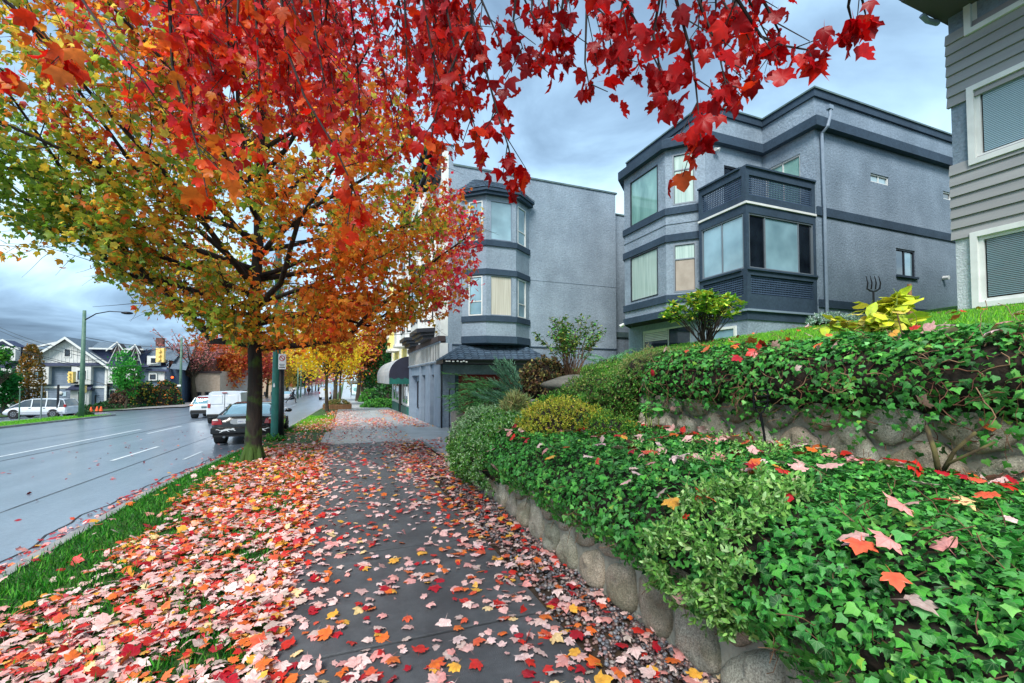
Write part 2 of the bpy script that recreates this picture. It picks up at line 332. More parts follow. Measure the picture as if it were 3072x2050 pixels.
cr = grid_sheet('side_road', [-90, -60, -49, -40, -30, -24, -19, -17.4], [45.5, 48, 51, 54, 57, 60, 61.5], lambda x, y: T(x, y)-.0, M['asphalt']); tag(cr, kind='structure')
vg = grid_sheet('verge', [-2.3, -2.0, -1.6, -1.2, -.8, -.42], ys, lambda x, y: T(max(x, KX(y)+.001), y)-.012+(.03 if KX(y)+.2 < x < -.6 else 0), M['turf'], xw=lambda x, y: vx(x, y)); tag(vg, 'grass verge between kerb and sidewalk', kind='structure')
gb = grid_sheet('gravel_bed', [1.42, 1.6, 1.8, 2.05], np.arange(-2, 12.5, .5), lambda x, y: T(x, y)-.03, M['soil']); tag(gb, 'strip of bare soil at foot of the stone wall', kind='structure')
# kerb stones: each a length of its own
kb = empty('kerb', (0, 0, 0)); tag(kb, 'concrete kerb along the right hand edge of street', kind='structure')
kz = lambda x, y, dz: (T(-2.0, y)+dz)
for i in range(30):
    y0 = -1+i*1.5; b = MB(); k0, k1 = KX(y0), KX(y0+1.5); pts = [(k0-.15, y0), (k0-.002, y0), (k1-.002, y0+1.485), (k1-.15, y0+1.485)]
    b.prism(pts, lambda x, y: T(-3, y)-.1, lambda x, y: T(-1.2, y)-.005+(-.02 if x < KX(y)-.1 else 0)); b.build('kerb_stone', M['kerb'], kb)
o = grid_sheet('kerb_run', [-.15, -.002], [y for y in ys if y >= 44], lambda x, y: T(-1.2, y)-.01, M['kerb'], kb, xw=lambda x, y: KX(y)+x)
# sidewalk slabs
sw = empty('sidewalk', (0, 0, 0)); tag(sw, 'dark wet concrete sidewalk strewn with maple leaves', kind='structure')
b = grid_sheet('bedding', [-.43, 1.43], ys, lambda x, y: T(x, y)-.03, M['soil'], sw)
y = -1.9; js = [];
while y < 13.2: js.append(y); y += 1.62
js[-1] = 13.25
for i in range(len(js)-1):
    for (xa, xb) in ((-.42, 1.42),):
        b = MB(); b.prism([(xa, js[i]+.013), (xb, js[i]+.013), (xb, js[i+1]-.013), (xa, js[i+1]-.013)], lambda x, y: T(x, y)-.05, lambda x, y: T(x, y))
        b.build('slab', M['slab'], sw, bevel=.006)
for (xa, xb, ya, yb) in ((-.42, 1.5, 13.25, 17.2), (1.514, 3.45, 13.25, 17.2), (-2.28, -.434, 13.4, 17.1), (-.42, 1.5, 17.215, 20.4), (1.514, 3.5, 17.215, 20.4), (3.465, 8.5, 9.35, 17.05), (2.2, 3.45, 9.4, 13.235)):
    b = MB(); n = 4
    for k in range(n):
        a0 = ya+(yb-ya)*k/n; a1 = ya+(yb-ya)*(k+1)/n
        b.prism([(xa, a0), (xb, a0), (xb, a1), (xa, a1)], lambda x, y: T(max(x, -2.2), y)-.08, lambda x, y: T(max(x, -2.2), y)+.003)
    b.build('driveway_slab', M['driveway'], sw)
k = 0
for ya in np.arange(20.415, 60, 3.2):
    for (xa, xb) in ((-.42, 1.5), (1.514, 3.5)):
        b = MB(); b.prism([(xa, ya), (xb, ya), (xb, ya+3.185), (xa, ya+3.185)], lambda x, y: T(x, y)-.08, lambda x, y: T(x, y)+.003); b.build('paving_slab', M['driveway'], sw)
grid_sheet('far_paving', [-.42, 3.5], [y for y in ys if y > 60], lambda x, y: T(x, y)+.003, M['driveway'], sw)
# far side pavement, island verge
fv = grid_sheet('island_verge', [-21.0, -20, -19.1, -18.2, -17.5], list(np.arange(-12, 45, 3))+[44.6], lambda x, y: T(-17.4, y)+.10+(-17.5-x)*-.03, M['lawn_base']); tag(fv, 'grass island strip across the street', kind='structure')
b = MB()
for yy in np.arange(-12, 44, 3): b.prism([(-17.5, yy), (-17.38, yy), (-17.38, yy+2.99), (-17.5, yy+2.99)], lambda x, y: T(-17.3, y)-.1, lambda x, y: T(-17.3, y)+.11)
b.prism([(-21, 44.6), (-17.5, 44.6), (-17.4, 44.9), (-21, 44.9)], lambda x, y: T(-17.3, y)-.3, lambda x, y: T(-17.3, y)+.11-(-17.5-x)*.03)
o = b.build('island_kerb', M['kerb']); tag(o, 'dark kerb edging the grass island across the street', kind='structure')
fs = grid_sheet('island_path', [-23.2, -22, -21.0], list(np.arange(-12, 45, 3))+[44.6], lambda x, y: T(x, y)+.10, M['walk']); tag(fs, kind='structure')
fw = grid_sheet('far_sidewalk', [-24, -21.5, -20.4, -19, -17.4], [61.5, 64, 68, 72, 78, 84, 90, 100, 120, 160, 250, 400], lambda x, y: T(x, y)+.12, M['walk']); tag(fw, 'leaf strewn sidewalk on far side of the street', kind='structure')
fw2 = grid_sheet('side_verge', [-70, -60, -49, -40, -32, -24.01], [61.5, 63.5, 66, 70, 76], lambda x, y: T(x, y)+.10, M['turf']); tag(fw2, kind='structure')
# lane paint
def stripe(name, x, y0, y1, wd, mt, label, dx=0., dz=.006):
    yy = np.linspace(y0, y1, max(2, int((y1-y0)/2)+2)); V = []; F = []
    for i, q in enumerate(yy):
        xx = x+dx*(q-y0); V += [(xx-wd/2, q, T(xx, q)+dz), (xx+wd/2, q, T(xx, q)+dz)]
        if i: F.append((2*i-2, 2*i-1, 2*i+1, 2*i))
    o = npmesh(name, V, F, mt, ln); return o
ln = empty('lane_markings'); tag(ln, 'white lane lines painted on the wet street', kind='structure')
stripe('centre_line', -8.9, 4, 25.5, .11, M['paint'], '', dx=0); stripe('centre_line', -7.6, 22.4, 26.5, .09, M['paint'], '')
for y0 in (-2.5, 5.6, 13.7, 30, 38.2, 46.4, 54.6): stripe('lane_dash', -5.35, y0, y0+2.9, .09, M['paint'], '')
stripe('parking_line', -3.65, 12.9, 14.4, .07, M['paint'], '')
stripe('tar_seam', -8.45, -5, 60, .035, M['lane_crack'], '', dx=.01); stripe('tar_seam', -4.4, -5, 60, .02, M['lane_crack'], '', dx=-.008); stripe('tar_seam', -11.5, -5, 60, .03, M['lane_crack'], '', dx=.01)
# meandering crack by the kerb
V = []; F = []; yy = np.arange(1, 13, .12)
for i, q in enumerate(yy):
    xx = KX(q)-.55+.05*math.sin(q*2.3)+.03*math.sin(q*7.1)+.02*random.random(); V += [(xx-.012, q, T(xx, q)+.005), (xx+.012, q, T(xx, q)+.005)]
    if i: F.append((2*i-2, 2*i-1, 2*i+1, 2*i))
npmesh('kerb_crack', V, F, M['lane_crack'], ln)

# ================================================================== GARDEN LEVELS
def lawnz(x, y):
    z = 2.10+(x-4.6)*.142
    if x < 4.9: z -= (4.9-x)*.25
    if y > 9: z -= (y-9)*.12
    if y > 5.2 and x < 7.5: z -= min(1., (y-5.2)*.5)*(7.5-x)*.10
    return z
def rampz(x, y):
    return min(1.0+max(0, x-2.4)*.5, lawnz(x, y)+.0)
t = grid_sheet('terrace', np.linspace(2.6, 4.45, 9), np.arange(-1, 5.81, .4), lambda x, y: .86+.05*noise2(x, y, 3), M['soil'], smooth=True); tag(t, 'bare soil of the lower planting terrace', kind='structure')
t = grid_sheet('garden_slope', np.linspace(2.1, 7.0, 20), np.linspace(5.6, 9.25, 14), lambda x, y: rampz(x, y)-.03+.03*noise2(x, y, 3), M['soil'], smooth=True); SK = MB(); SX = np.linspace(2.1, 7.0, 20); SK.poly([(x, 5.6, rampz(x, 5.6)-.03+.03*noise2(x, 5.6, 3)) for x in SX]+[(x, 5.6, .7) for x in SX], [(i, i+1, 21+i, 20+i) for i in range(19)]); SK.build('bank_face', M['soil'], t); tag(t, 'sloping garden bed at end of the terraces', kind='structure')
lw = grid_sheet('lawn', [4.32, 4.5, 4.7, 4.9, 5.3, 6, 7, 8, 9, 10, 11.2, 12.9, 14, 18, 26], [-3, -1, 0, 1, 2, 3, 4, 5, 5.6, 6.2, 7, 8, 9.2, 11, 13, 15.5], lambda x, y: lawnz(x, y) if y < 5.7 or x > 5.2 else min(lawnz(x, y), rampz(x, y)-.04), M['lawn_base'], smooth=True); tag(lw, 'bright green lawn sloping up towards the grey buildings', kind='structure')
mat('concrete', S(118, 118, 112), .75, S(150, 150, 142), 3, 6, bump=.3, bscale=40)
b = MB(); b.box(2.15, 2.33, 8.9, 9.3, -.2, 1.02); b.box(2.33, 9.5, 9.12, 9.3, -.3, .95); o = b.build('retaining_wall', M['concrete'], bevel=.01); tag(o, 'low grey concrete wall end beside the driveway', 'wall')
b = MB(); b.box(2.75, 3.9, 6.9, 7.02, .8, 1.35); b.box(3.8, 3.92, 7.0, 8.6, .9, 1.45); o = b.build('planter_wall', M['concrete'], bevel=.01); tag(o, 'plain grey concrete planter edge behind the straw coloured tuft', 'wall')

# ------------------------------------------------------------------ stone walls
mat('mortar', S(134, 132, 118), .85, S(166, 162, 146), 5, 7, bump=.7, bscale=35)
def stonemat():
    m = bpy.data.materials.new('field_stone'); m.use_nodes = True; nt = m.node_tree; p = nt.nodes['Principled BSDF']; lk = nt.links.new
    t = nn(m, 'ShaderNodeTexCoord'); oi = nn(m, 'ShaderNodeObjectInfo')
    r1 = nn(m, 'ShaderNodeValToRGB'); cr = r1.color_ramp; cr.interpolation = 'LINEAR'
    for i, (q, c) in enumerate(((0, S(150, 142, 122)), (.25, S(178, 172, 152)), (.5, S(160, 160, 146)), (.75, S(180, 162, 138)), (1, S(142, 140, 130)))):
        e = cr.elements[i] if i < 2 else cr.elements.new(q); e.position = q; e.color = c
    lk(oi.outputs['Random'], r1.inputs[0])
    g = nn(m, 'ShaderNodeNewGeometry')
    n = nn(m, 'ShaderNodeTexNoise'); n.inputs['Scale'].default_value = 95; n.inputs['Detail'].default_value = 4; n.inputs['Roughness'].default_value = .8; lk(g.outputs['Position'], n.inputs['Vector'])
    mr = nn(m, 'ShaderNodeMapRange'); mr.inputs[1].default_value = .36; mr.inputs[2].default_value = .64; mr.inputs[3].default_value = .42; mr.inputs[4].default_value = 1.5; lk(n.outputs[0], mr.inputs[0])
    hs = nn(m, 'ShaderNodeHueSaturation'); lk(r1.outputs[0], hs.inputs['Color']); lk(mr.outputs[0], hs.inputs['Value'])
    n2 = nn(m, 'ShaderNodeTexNoise'); n2.inputs['Scale'].default_value = 3.4; n2.inputs['Detail'].default_value = 6; lk(g.outputs['Position'], n2.inputs['Vector'])
    r2 = nn(m, 'ShaderNodeValToRGB'); r2.color_ramp.elements[0].position = .48; r2.color_ramp.elements[1].position = .62; lk(n2.outputs[0], r2.inputs[0])
    mxx = nn(m, 'ShaderNodeMixRGB'); lk(r2.outputs[0], mxx.inputs[0]); lk(hs.outputs[0], mxx.inputs[1]); mxx.inputs[2].default_value = S(74, 78, 44)
    mf = nn(m, 'ShaderNodeMath'); mf.operation = 'MULTIPLY'; mf.inputs[1].default_value = .5; lk(r2.outputs[0], mf.inputs[0]); lk(mf.outputs[0], mxx.inputs[0])
    lk(mxx.outputs[0], p.inputs['Base Color']); p.inputs['Roughness'].default_value = .55
    n3 = nn(m, 'ShaderNodeTexNoise'); n3.inputs['Scale'].default_value = 22; n3.inputs['Detail'].default_value = 8; n3.inputs['Roughness'].default_value = .7; lk(g.outputs['Position'], n3.inputs['Vector'])
    b = nn(m, 'ShaderNodeBump'); b.inputs['Strength'].default_value = .9; b.inputs['Distance'].default_value = .02; lk(n3.outputs[0], b.inputs['Height']); lk(b.outputs[0], p.inputs['Normal'])
    return m
STONE = stonemat()
def clip_cell(poly, ax, ay, bx, by):
    mx_, my_ = (ax+bx)/2, (ay+by)/2; dx, dy = bx-ax, by-ay; o = []
    for i in range(len(poly)):
        p, q = poly[i], poly[(i+1) % len(poly)]; sp = (p[0]-mx_)*dx+(p[1]-my_)*dy; sq = (q[0]-mx_)*dx+(q[1]-my_)*dy
        if sp <= 0: o.append(p)
        if sp*sq < 0: t = sp/(sp-sq); o.append((p[0]+(q[0]-p[0])*t, p[1]+(q[1]-p[1])*t))
    return o
def stone_wall(root, x, y0, y1, zf0, zf1, seeds, bulge, tilt, seed, gap=.022, xf=None):
    """boulders laid in mortar in the plane x = const facing -x"""
    r = random.Random(seed); H0 = lambda y: zf0(y); xf = xf or (lambda y, z: x)
    for i, (sy, sz) in enumerate(seeds):
        lo, hi = zf0(sy), zf1(sy); c = [(max(y0, sy-.9), lo), (min(y1, sy+.9), lo), (min(y1, sy+.9), hi), (max(y0, sy-.9), hi)]
        for j, (ty, tz) in enumerate(seeds):
            if j != i and abs(ty-sy) < 1.8 and c: c = clip_cell(c, sy, sz, ty, tz)
        if len(c) < 3: continue
        cy = sum(p[0] for p in c)/len(c); cz = sum(p[1] for p in c)/len(c)
        for _ in range(2):
            n = []
            for k in range(len(c)): p, q = c[k], c[(k+1) % len(c)]; n += [(p[0]*.75+q[0]*.25, p[1]*.75+q[1]*.25), (p[0]*.25+q[0]*.75, p[1]*.25+q[1]*.75)]
            c = n
        # resample radially
        A = 18; ring = []
        for k in range(A):
            a = 2*math.pi*k/A; ca, sa = math.cos(a), math.sin(a); best = .05
            for q in range(len(c)):
                p1, p2 = c[q], c[(q+1) % len(c)]; x1, y1_, x2, y2 = p1[0]-cy, p1[1]-cz, p2[0]-cy, p2[1]-cz
                den = ca*(y2-y1_)-sa*(x2-x1)
                if abs(den) < 1e-9: continue
                tt = (x1*(y2-y1_)-y1_*(x2-x1))/den; u = (x1*sa-y1_*ca)/-den if False else ((ca*tt-x1)*(x2-x1)+(sa*tt-y1_)*(y2-y1_))/max(1e-12, (x2-x1)**2+(y2-y1_)**2)
                if tt > 0 and -.01 <= u <= 1.01: best = tt; break
            ring.append(max(.03, best-gap)*(1+.045*r.uniform(-1, 1)))
        bl = bulge*(.7+.6*r.random()); V = []; F = []; ph1, ph2 = r.uniform(0, 6), r.uniform(0, 6)
        prof = [(1.0, -.35), (.985, .12), (.93, .42), (.80, .70), (.58, .88), (.30, .97)]
        for (q, hgt) in prof:
            for k in range(A):
                a = 2*math.pi*k/A; yy = cy+ring[k]*q*math.cos(a); zz_ = cz+ring[k]*q*math.sin(a)
                hh = bl*hgt*(1+.2*math.sin(a*2+ph1)+.14*math.sin(a*3+ph2)+r.uniform(-.09, .09)); V.append((xf(yy, zz_)-hh-r.uniform(-.006, .006), yy+r.uniform(-.004, .004), zz_+r.uniform(-.004, .004)))
        V.append((xf(cy, cz)-bl, cy, cz)); nr = len(prof)
        for q in range(nr-1):
            for k in range(A): k2 = (k+1) % A; F.append((q*A+k, (q+1)*A+k, (q+1)*A+k2, q*A+k2))
        for k in range(A): F.append(((nr-1)*A+k, nr*A, (nr-1)*A+(k+1) % A))
        bm = MB(); bm.poly(V, F); bm.build('stone', STONE, root, smooth=True)
lwz = lambda y: .46-.0*y
wl = empty('stone_wall', (1.98, 4, 0), 'knee high wall of rounded fieldstones in mortar along the gravel strip', 'wall')
wx = lambda y, z: 1.97+.03*math.sin(y*1.3)+.10*z
b = MB(); yy = np.arange(-.6, 8.81, .2); P = []
for y in yy: P += [(wx(y, 0), y, -.08), (wx(y, .6), y, .58), (2.3, y, .60)]
b.poly(P, [(3*i, 3*i+1, 3*i+4, 3*i+3) for i in range(len(yy)-1)]+[(3*i+1, 3*i+2, 3*i+5, 3*i+4) for i in range(len(yy)-1)]); n = len(P); b.poly([P[n-3], P[n-2], P[n-1], (2.3, yy[-1], -.08)], [(0, 1, 2, 3)])
b.build('mortar', M['mortar'], wl)
r_ = random.Random(5); seeds = []; y = -.5
while y < 8.7:
    wdt = r_.uniform(.26, .52) if y < 5 else r_.uniform(.22, .38); y += wdt/2
    if r_.random() < .55: seeds += [(y-.05+r_.uniform(-.04, .04), r_.uniform(.08, .16)), (y+.08, r_.uniform(.38, .48))]
    else: seeds += [(y, r_.uniform(.16, .24)), (y+.04, .56)]
    y += wdt/2
stone_wall(wl, 1.97, -.6, 8.8, lambda y: -.04, lambda y: .62, seeds, .058, 0, 3, xf=wx, gap=.014)
wu = empty('stone_wall', (4.2, 3.3, .9), 'upper terrace wall of large round grey boulders under hanging ivy', 'wall')
wx2 = lambda y, z: 4.2+.04*math.sin(y*2.1)+(z-1)*.08+(max(0, y-5.3)**2)*1.3
b = MB(); yy = np.arange(-.6, 6.3, .15); P = []
for y in yy: P += [(wx2(y, .8)+.03, y, .8), (wx2(y, 1.75)+.03, y, 1.75), (wx2(y, 1.75)+.6, y, 1.9)]
b.poly(P, [(3*i, 3*i+1, 3*i+4, 3*i+3) for i in range(len(yy)-1)]+[(3*i+1, 3*i+2, 3*i+5, 3*i+4) for i in range(len(yy)-1)]); b.build('mortar', M['mortar'], wu)
seeds = []; y = -.4; r_ = random.Random(11)
while y < 6.2:
    wdt = r_.uniform(.34, .62) if y < 4.2 else r_.uniform(.26, .40); y += wdt/2
    seeds += [(y+r_.uniform(-.06, .06), r_.uniform(1.0, 1.1)), (y+wdt*.45+r_.uniform(-.05, .05), r_.uniform(1.32, 1.42)), (y+r_.uniform(-.06, .06), 1.66)]
    y += wdt/2
stone_wall(wu, 4.2, -.5, 6.2, lambda y: .9, lambda y: 1.8, seeds, .07, 0, 4, xf=wx2, gap=.024)
# loose pebbles
mat('pebble', S(96, 84, 80), .3, S(150, 140, 134), 8, 3, spec=.6, ramp=(.3, .7))
def pebbles():
    K = 9000; yb = rng.uniform(0, 1, K)**1.6*10.2+.9; xb = rng.uniform(0, 1, K)
    lo = np.where(yb < 7, 1.42+.10*noise2(yb, yb*0, 2), 1.55); x = lo+(2.02-lo)*xb**.8
    t = (1+5**.5)/2; ico = np.array([(-1, t, 0), (1, t, 0), (-1, -t, 0), (1, -t, 0), (0, -1, t), (0, 1, t), (0, -1, -t), (0, 1, -t), (t, 0, -1), (t, 0, 1), (-t, 0, -1), (-t, 0, 1)])/math.hypot(1, t)
    F = np.array([(0, 11, 5), (0, 5, 1), (0, 1, 7), (0, 7, 10), (0, 10, 11), (1, 5, 9), (5, 11, 4), (11, 10, 2), (10, 7, 6), (7, 1, 8), (3, 9, 4), (3, 4, 2), (3, 2, 6), (3, 6, 8), (3, 8, 9), (4, 9, 5), (2, 4, 11), (6, 2, 10), (8, 6, 7), (9, 8, 1)])
    s = rng.uniform(.009, .021, K); sc = s[:, None]*rng.uniform(.7, 1.25, (K, 3)); sc[:, 2] *= .7
    a = rng.uniform(0, 6.28, K); P = ico[None]*sc[:, None, :]*rng.uniform(.88, 1.1, (K, 12, 1)); c, q = np.cos(a)[:, None], np.sin(a)[:, None]
    X = P[..., 0]*c-P[..., 1]*q; Y = P[..., 0]*q+P[..., 1]*c
    z = np.array([T(a_, b_) for a_, b_ in zip(x, yb)])-.025+rng.uniform(.0, .03, K)
    V = np.stack([X+x[:, None], Y+yb[:, None], P[..., 2]+z[:, None]], -1)
    pal = np.array([S(150, 118, 116), S(120, 92, 90), S(104, 102, 106), S(168, 158, 152), S(84, 74, 76), S(134, 138, 146), S(178, 142, 132)])[:, :3]; cc = pal[rng.integers(0, 7, K)]*rng.uniform(.6, 1.1, (K, 1))
    o = npmesh('gravel', V.reshape(-1, 3), (F[None]+(np.arange(K)*12)[:, None, None]).reshape(-1, 3), leafmat('pebble_col', .28, 0, sheen=.6, ns=60), None, np.repeat(cc[:, None], 12, 1).reshape(-1, 3), smooth=True)
    tag(o, 'strip of small rounded reddish grey river pebbles', kind='stuff')
pebbles()
# ================================================================== BUILDING MATERIALS
def stucco(name, c1, c2, sc=45, st=.5): return mat(name, c1, .85, c2, 1.1, 8, bump=st, bscale=sc, spec=.25, ramp=(.3, .72), streak=.13)
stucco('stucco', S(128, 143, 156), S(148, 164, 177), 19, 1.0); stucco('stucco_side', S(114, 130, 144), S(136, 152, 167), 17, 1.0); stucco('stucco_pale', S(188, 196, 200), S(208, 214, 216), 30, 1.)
stucco('slate_trim', S(48, 64, 80), S(60, 78, 94), 60, .25); mat('cap', S(70, 92, 96), .5, S(96, 116, 114), 4, 4)
mat('white_paint', S(222, 224, 220), .5, S(206, 208, 204), 3, 4); mat('grey_paint', S(120, 136, 152), .55, S(132, 148, 164), 3, 4); mat('frame_grey', S(118, 128, 136), .5, metal=.3)
mat('frame_dark', S(36, 42, 52), .5); mat('glass_painted_sky', S(96, 128, 140), .03, S(150, 186, 198), .9, 3, spec=.9, coat=1, crough=.02, ramp=(.3, .7)); mat('glass_teal', S(96, 140, 134), .05, S(150, 196, 186), 1.3, 4, spec=.8, coat=1, crough=.02, ramp=(.3, .7), stretch=(1.2, 1.2, .5), dist=.8)  # pale pane colours stand in for sky reflected in the glass
mat('glass_dark', S(14, 20, 28), .03, S(34, 44, 54), 1.5, 4, spec=.9, coat=1, crough=.02); mat('curtain', S(176, 172, 156), .8, S(200, 198, 184), 2, 4, coat=.8, crough=.03, stretch=(12, 12, .3)); mat('blind_tan', S(150, 138, 124), .8, S(168, 156, 142), 3, 3, coat=.5, crough=.05)
mat('glass_lace', S(150, 176, 166), .3, S(190, 210, 200), 2.2, 6, coat=1, crough=.03, ramp=(.35, .7), stretch=(9, 9, .25))
mat('shingle', S(52, 70, 88), .8, S(72, 92, 108), 9, 5, bump=.4, bscale=60, rnd=.22); mat('door_red', S(146, 16, 18), .6, S(110, 14, 18), 2, 4); mat('void', S(10, 10, 12), .9); mat('brown_trim', S(60, 48, 48), .7)
mat('black_paint', S(20, 20, 26), .5, S(30, 30, 38), 4, 4); mat('awning', S(18, 22, 40), .7, S(26, 30, 50), 3, 4); mat('awning_grey', S(150, 154, 158), .7, S(176, 178, 180), 3, 4); mat('green_paint', S(10, 76, 68), .5, S(16, 96, 84), 3, 4)
mat('yellow_paint', S(226, 212, 120), .7, S(238, 226, 150), 2, 4); mat('metal_dark', S(24, 26, 30), .45, metal=.5); mat('lattice', S(54, 74, 98), .7, S(66, 86, 110), 6, 4)
def wall_holes(name, O, u, n, a0, a1, z0, z1, holes, m, parent, th=.16):
    """a wall leaf with real openings"""
    A = sorted({a0, a1, *[h[0] for h in holes], *[h[1] for h in holes]}); Z = sorted({z0, z1, *[h[2] for h in holes], *[h[3] for h in holes]}); b = MB()
    O, u, n = Vector(O), Vector(u), Vector(n); inh = lambda a, z: any(h[0] < a < h[1] and h[2] < z < h[3] for h in holes)
    P = lambda a, z, d: O+u*a+n*d+Vector((0, 0, z))
    for i in range(len(A)-1):
        for j in range(len(Z)-1):
            if inh((A[i]+A[i+1])/2, (Z[j]+Z[j+1])/2): continue
            b.poly([P(A[i], Z[j], 0), P(A[i+1], Z[j], 0), P(A[i+1], Z[j+1], 0), P(A[i], Z[j+1], 0)], [(0, 1, 2, 3)])
    for h in holes:
        c = [(h[0], h[2]), (h[1], h[2]), (h[1], h[3]), (h[0], h[3])]
        for k in range(4): p, q = c[k], c[(k+1) % 4]; b.poly([P(*p, 0), P(*q, 0), P(*q, -th), P(*p, -th)], [(0, 1, 2, 3)])
    return b.build(name, m, parent)
def window(parent, O, u, n, a0, a1, z0, z1, fm, gm, fw=.05, dep=-.10, vb=(), hb=(), ft=.07, name='window', sill=None, gms=None):
    b = MB(); b.ob(O, u, n, a0, a1, dep, dep+ft, z0, z0+fw); b.ob(O, u, n, a0, a1, dep, dep+ft, z1-fw, z1)
    b.ob(O, u, n, a0, a0+fw, dep, dep+ft, z0+fw, z1-fw); b.ob(O, u, n, a1-fw, a1, dep, dep+ft, z0+fw, z1-fw)
    va = [a0+(a1-a0)*q for q in vb]; ha = [z0+(z1-z0)*q for q in hb]
    for q in va: b.ob(O, u, n, q-fw*.4, q+fw*.4, dep, dep+ft*.8, z0+fw, z1-fw)
    for q in ha: b.ob(O, u, n, a0+fw, a1-fw, dep, dep+ft*.75, q-fw*.4, q+fw*.4)
    w_ = b.build(name, fm, parent); e = [a0+fw]+va+[a1-fw]; f = [z0+fw]+ha+[z1-fw]; k = 0
    for i in range(len(e)-1):
        for j in range(len(f)-1):
            g_ = gm if gms is None else gms[k % len(gms)]; k += 1
            MB().ob(O, u, n, e[i]+fw*.3, e[i+1]-fw*.3, dep+.012, dep+.03, f[j]+fw*.3, f[j+1]-fw*.3).build('pane', g_, w_)
    if sill: MB().ob(O, u, n, a0-.05, a1+.05, 0, .07, z0-.06, z0).build('sill', sill, w_)
    return w_
Uy, Nx_, Ux, Ny_ = (0, 1, 0), (-1, 0, 0), (1, 0, 0), (0, -1, 0)
# ================================================================== GREY CONDO (right centre)
cd = empty('apartment_building', (10.5, 8.67, 2), 'grey stucco apartment block with blue trim bands and lattice corner balcony', 'building')
b = MB(); b.prism([(10.7, 10.6), (13.15, 10.6), (13.15, 8.87), (26, 8.87), (26, 16), (20, 15.6), (10.7, 14.4)], 1.2, 10.2); b.build('core', M['void'], cd)
ST, SS, TR = M['stucco'], M['stucco_side'], M['slate_trim']
hw = [(2.57, 3.5, 7.98, 8.26), (6.55, 7.4, 8.02, 8.3), (3.77, 4.8, 5.08, 5.98)]     # openings in the long side wall (a from x=12.95)
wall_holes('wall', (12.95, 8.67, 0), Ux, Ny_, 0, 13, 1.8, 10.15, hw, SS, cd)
window(cd, (12.95, 8.67, 0), Ux, Ny_, *hw[0], M['white_paint'], M['glass_painted_sky'], fw=.04, vb=(.5,)); window(cd, (12.95, 8.67, 0), Ux, Ny_, *hw[1], M['white_paint'], M['glass_dark'], fw=.04, vb=(.6,))
window(cd, (12.95, 8.67, 0), Ux, Ny_, *hw[2], M['frame_dark'], M['glass_painted_sky'], fw=.05, vb=(.5,), sill=M['slate_trim'], gms=[M['glass_dark'], M['glass_painted_sky']])
hn = [(0, 1.0, 6.5, 8.45)]
wall_holes('wall', (10.5, 10.4, 0), Ux, Ny_, 0, 2.45, 1.8, 10.15, [(.75, 1.95, 6.5, 8.55)], ST, cd); window(cd, (10.5, 10.4, 0), Ux, Ny_, .75, 1.95, 6.5, 8.55, M['frame_dark'], M['glass_dark'], vb=(.5,))
wall_holes('wall', (12.95, 8.67, 0), Uy, Nx_, 0, 1.73, 1.8, 10.15, [(.45, 1.65, 6.9, 8.62)], ST, cd); window(cd, (12.95, 8.67, 0), Uy, Nx_, .45, 1.65, 6.9, 8.62, M['white_paint'], M['glass_teal'], vb=(.5,))
wall_holes('wall', (10.5, 10.4, 0), Uy, Nx_, 0, 4.05, 1.8, 10.15, [(.75, 3.2, 2.2, 3.5)], ST, cd)
window(cd, (10.5, 10.4, 0), Uy, Nx_, .75, 3.2, 2.2, 3.5, M['white_paint'], M['glass_dark'], vb=(.45,), gms=[M['glass_dark'], M['glass_dark']])
b = MB(); [b.ob((10.5, 10.4, 0), Uy, Nx_, 1.9, 3.14, -.06, -.05, 3.10+.06*k, 3.145+.06*k) for k in range(6)]; b.build('blind', M['white_paint'], cd)
# street bay
BX = 9.67; bay = [(10.5, 10.42), (BX, 11.28), (BX, 13.52), (10.5, 14.3)]
def facet(p, q):
    p, q = Vector((*p, 0)), Vector((*q, 0)); u = (q-p).normalized(); return p, u, Vector((-u.y, u.x, 0)), (q-p).length
for i in range(3):
    p, u, n, ln_ = facet(bay[i], bay[i+1])
    if i == 0: hs = [(.30, ln_-.22, 7.30, 8.95), (.30, ln_-.22, 4.47, 6.03)]
    elif i == 1: hs = [(.36, 1.84, 7.24, 8.86), (.40, 1.86, 4.50, 6.08)]
    else: hs = []
    wall_holes('wall', p, u, n, 0, ln_, 3.72, 9.16, hs, ST, cd)
    for k, h in enumerate(hs):
        if i == 0: window(cd, p, u, n, *h, M['frame_grey'], M['glass_teal'], fw=.045, hb=(.68,), gms=[M['blind_tan'] if k else M['glass_lace'], M['glass_lace']], dep=-.06)
        else: window(cd, p, u, n, *h, M['frame_dark'], M['glass_teal'], fw=.025, dep=-.05, gms=[M['glass_teal'] if k == 0 else M['glass_lace']])
    for (z0, z1) in ((7.0, 7.22), (6.12, 6.35), (4.17, 4.40), (3.70, 3.92)): MB().ob(p, u, n, -.02, ln_+.02, 0.0, .06, z0, z1).build('trim_band', TR, cd)
    MB().ob(p, u, n, -.012, ln_+.012, .0, .022, 6.69, 6.705).build('joint_line', SS, cd)
b = MB(); b.prism([(10.7, 10.42), (9.75, 11.3), (9.75, 13.5), (10.7, 14.3)], 3.72, 9.1); b.build('core', M['void'], cd)
def offs(pts, d):
    r = []
    for i in range(len(pts)):
        p = Vector(pts[i]); e = []
        if i > 0: q = (p-Vector(pts[i-1])).normalized(); e.append(Vector((-q.y, q.x)))
        if i < len(pts)-1: q = (Vector(pts[i+1])-p).normalized(); e.append(Vector((-q.y, q.x)))
        n = sum(e, Vector((0, 0))).normalized(); k = 1/max(.3, n.dot(e[0])); r.append(tuple(p+n*d*k))
    return r
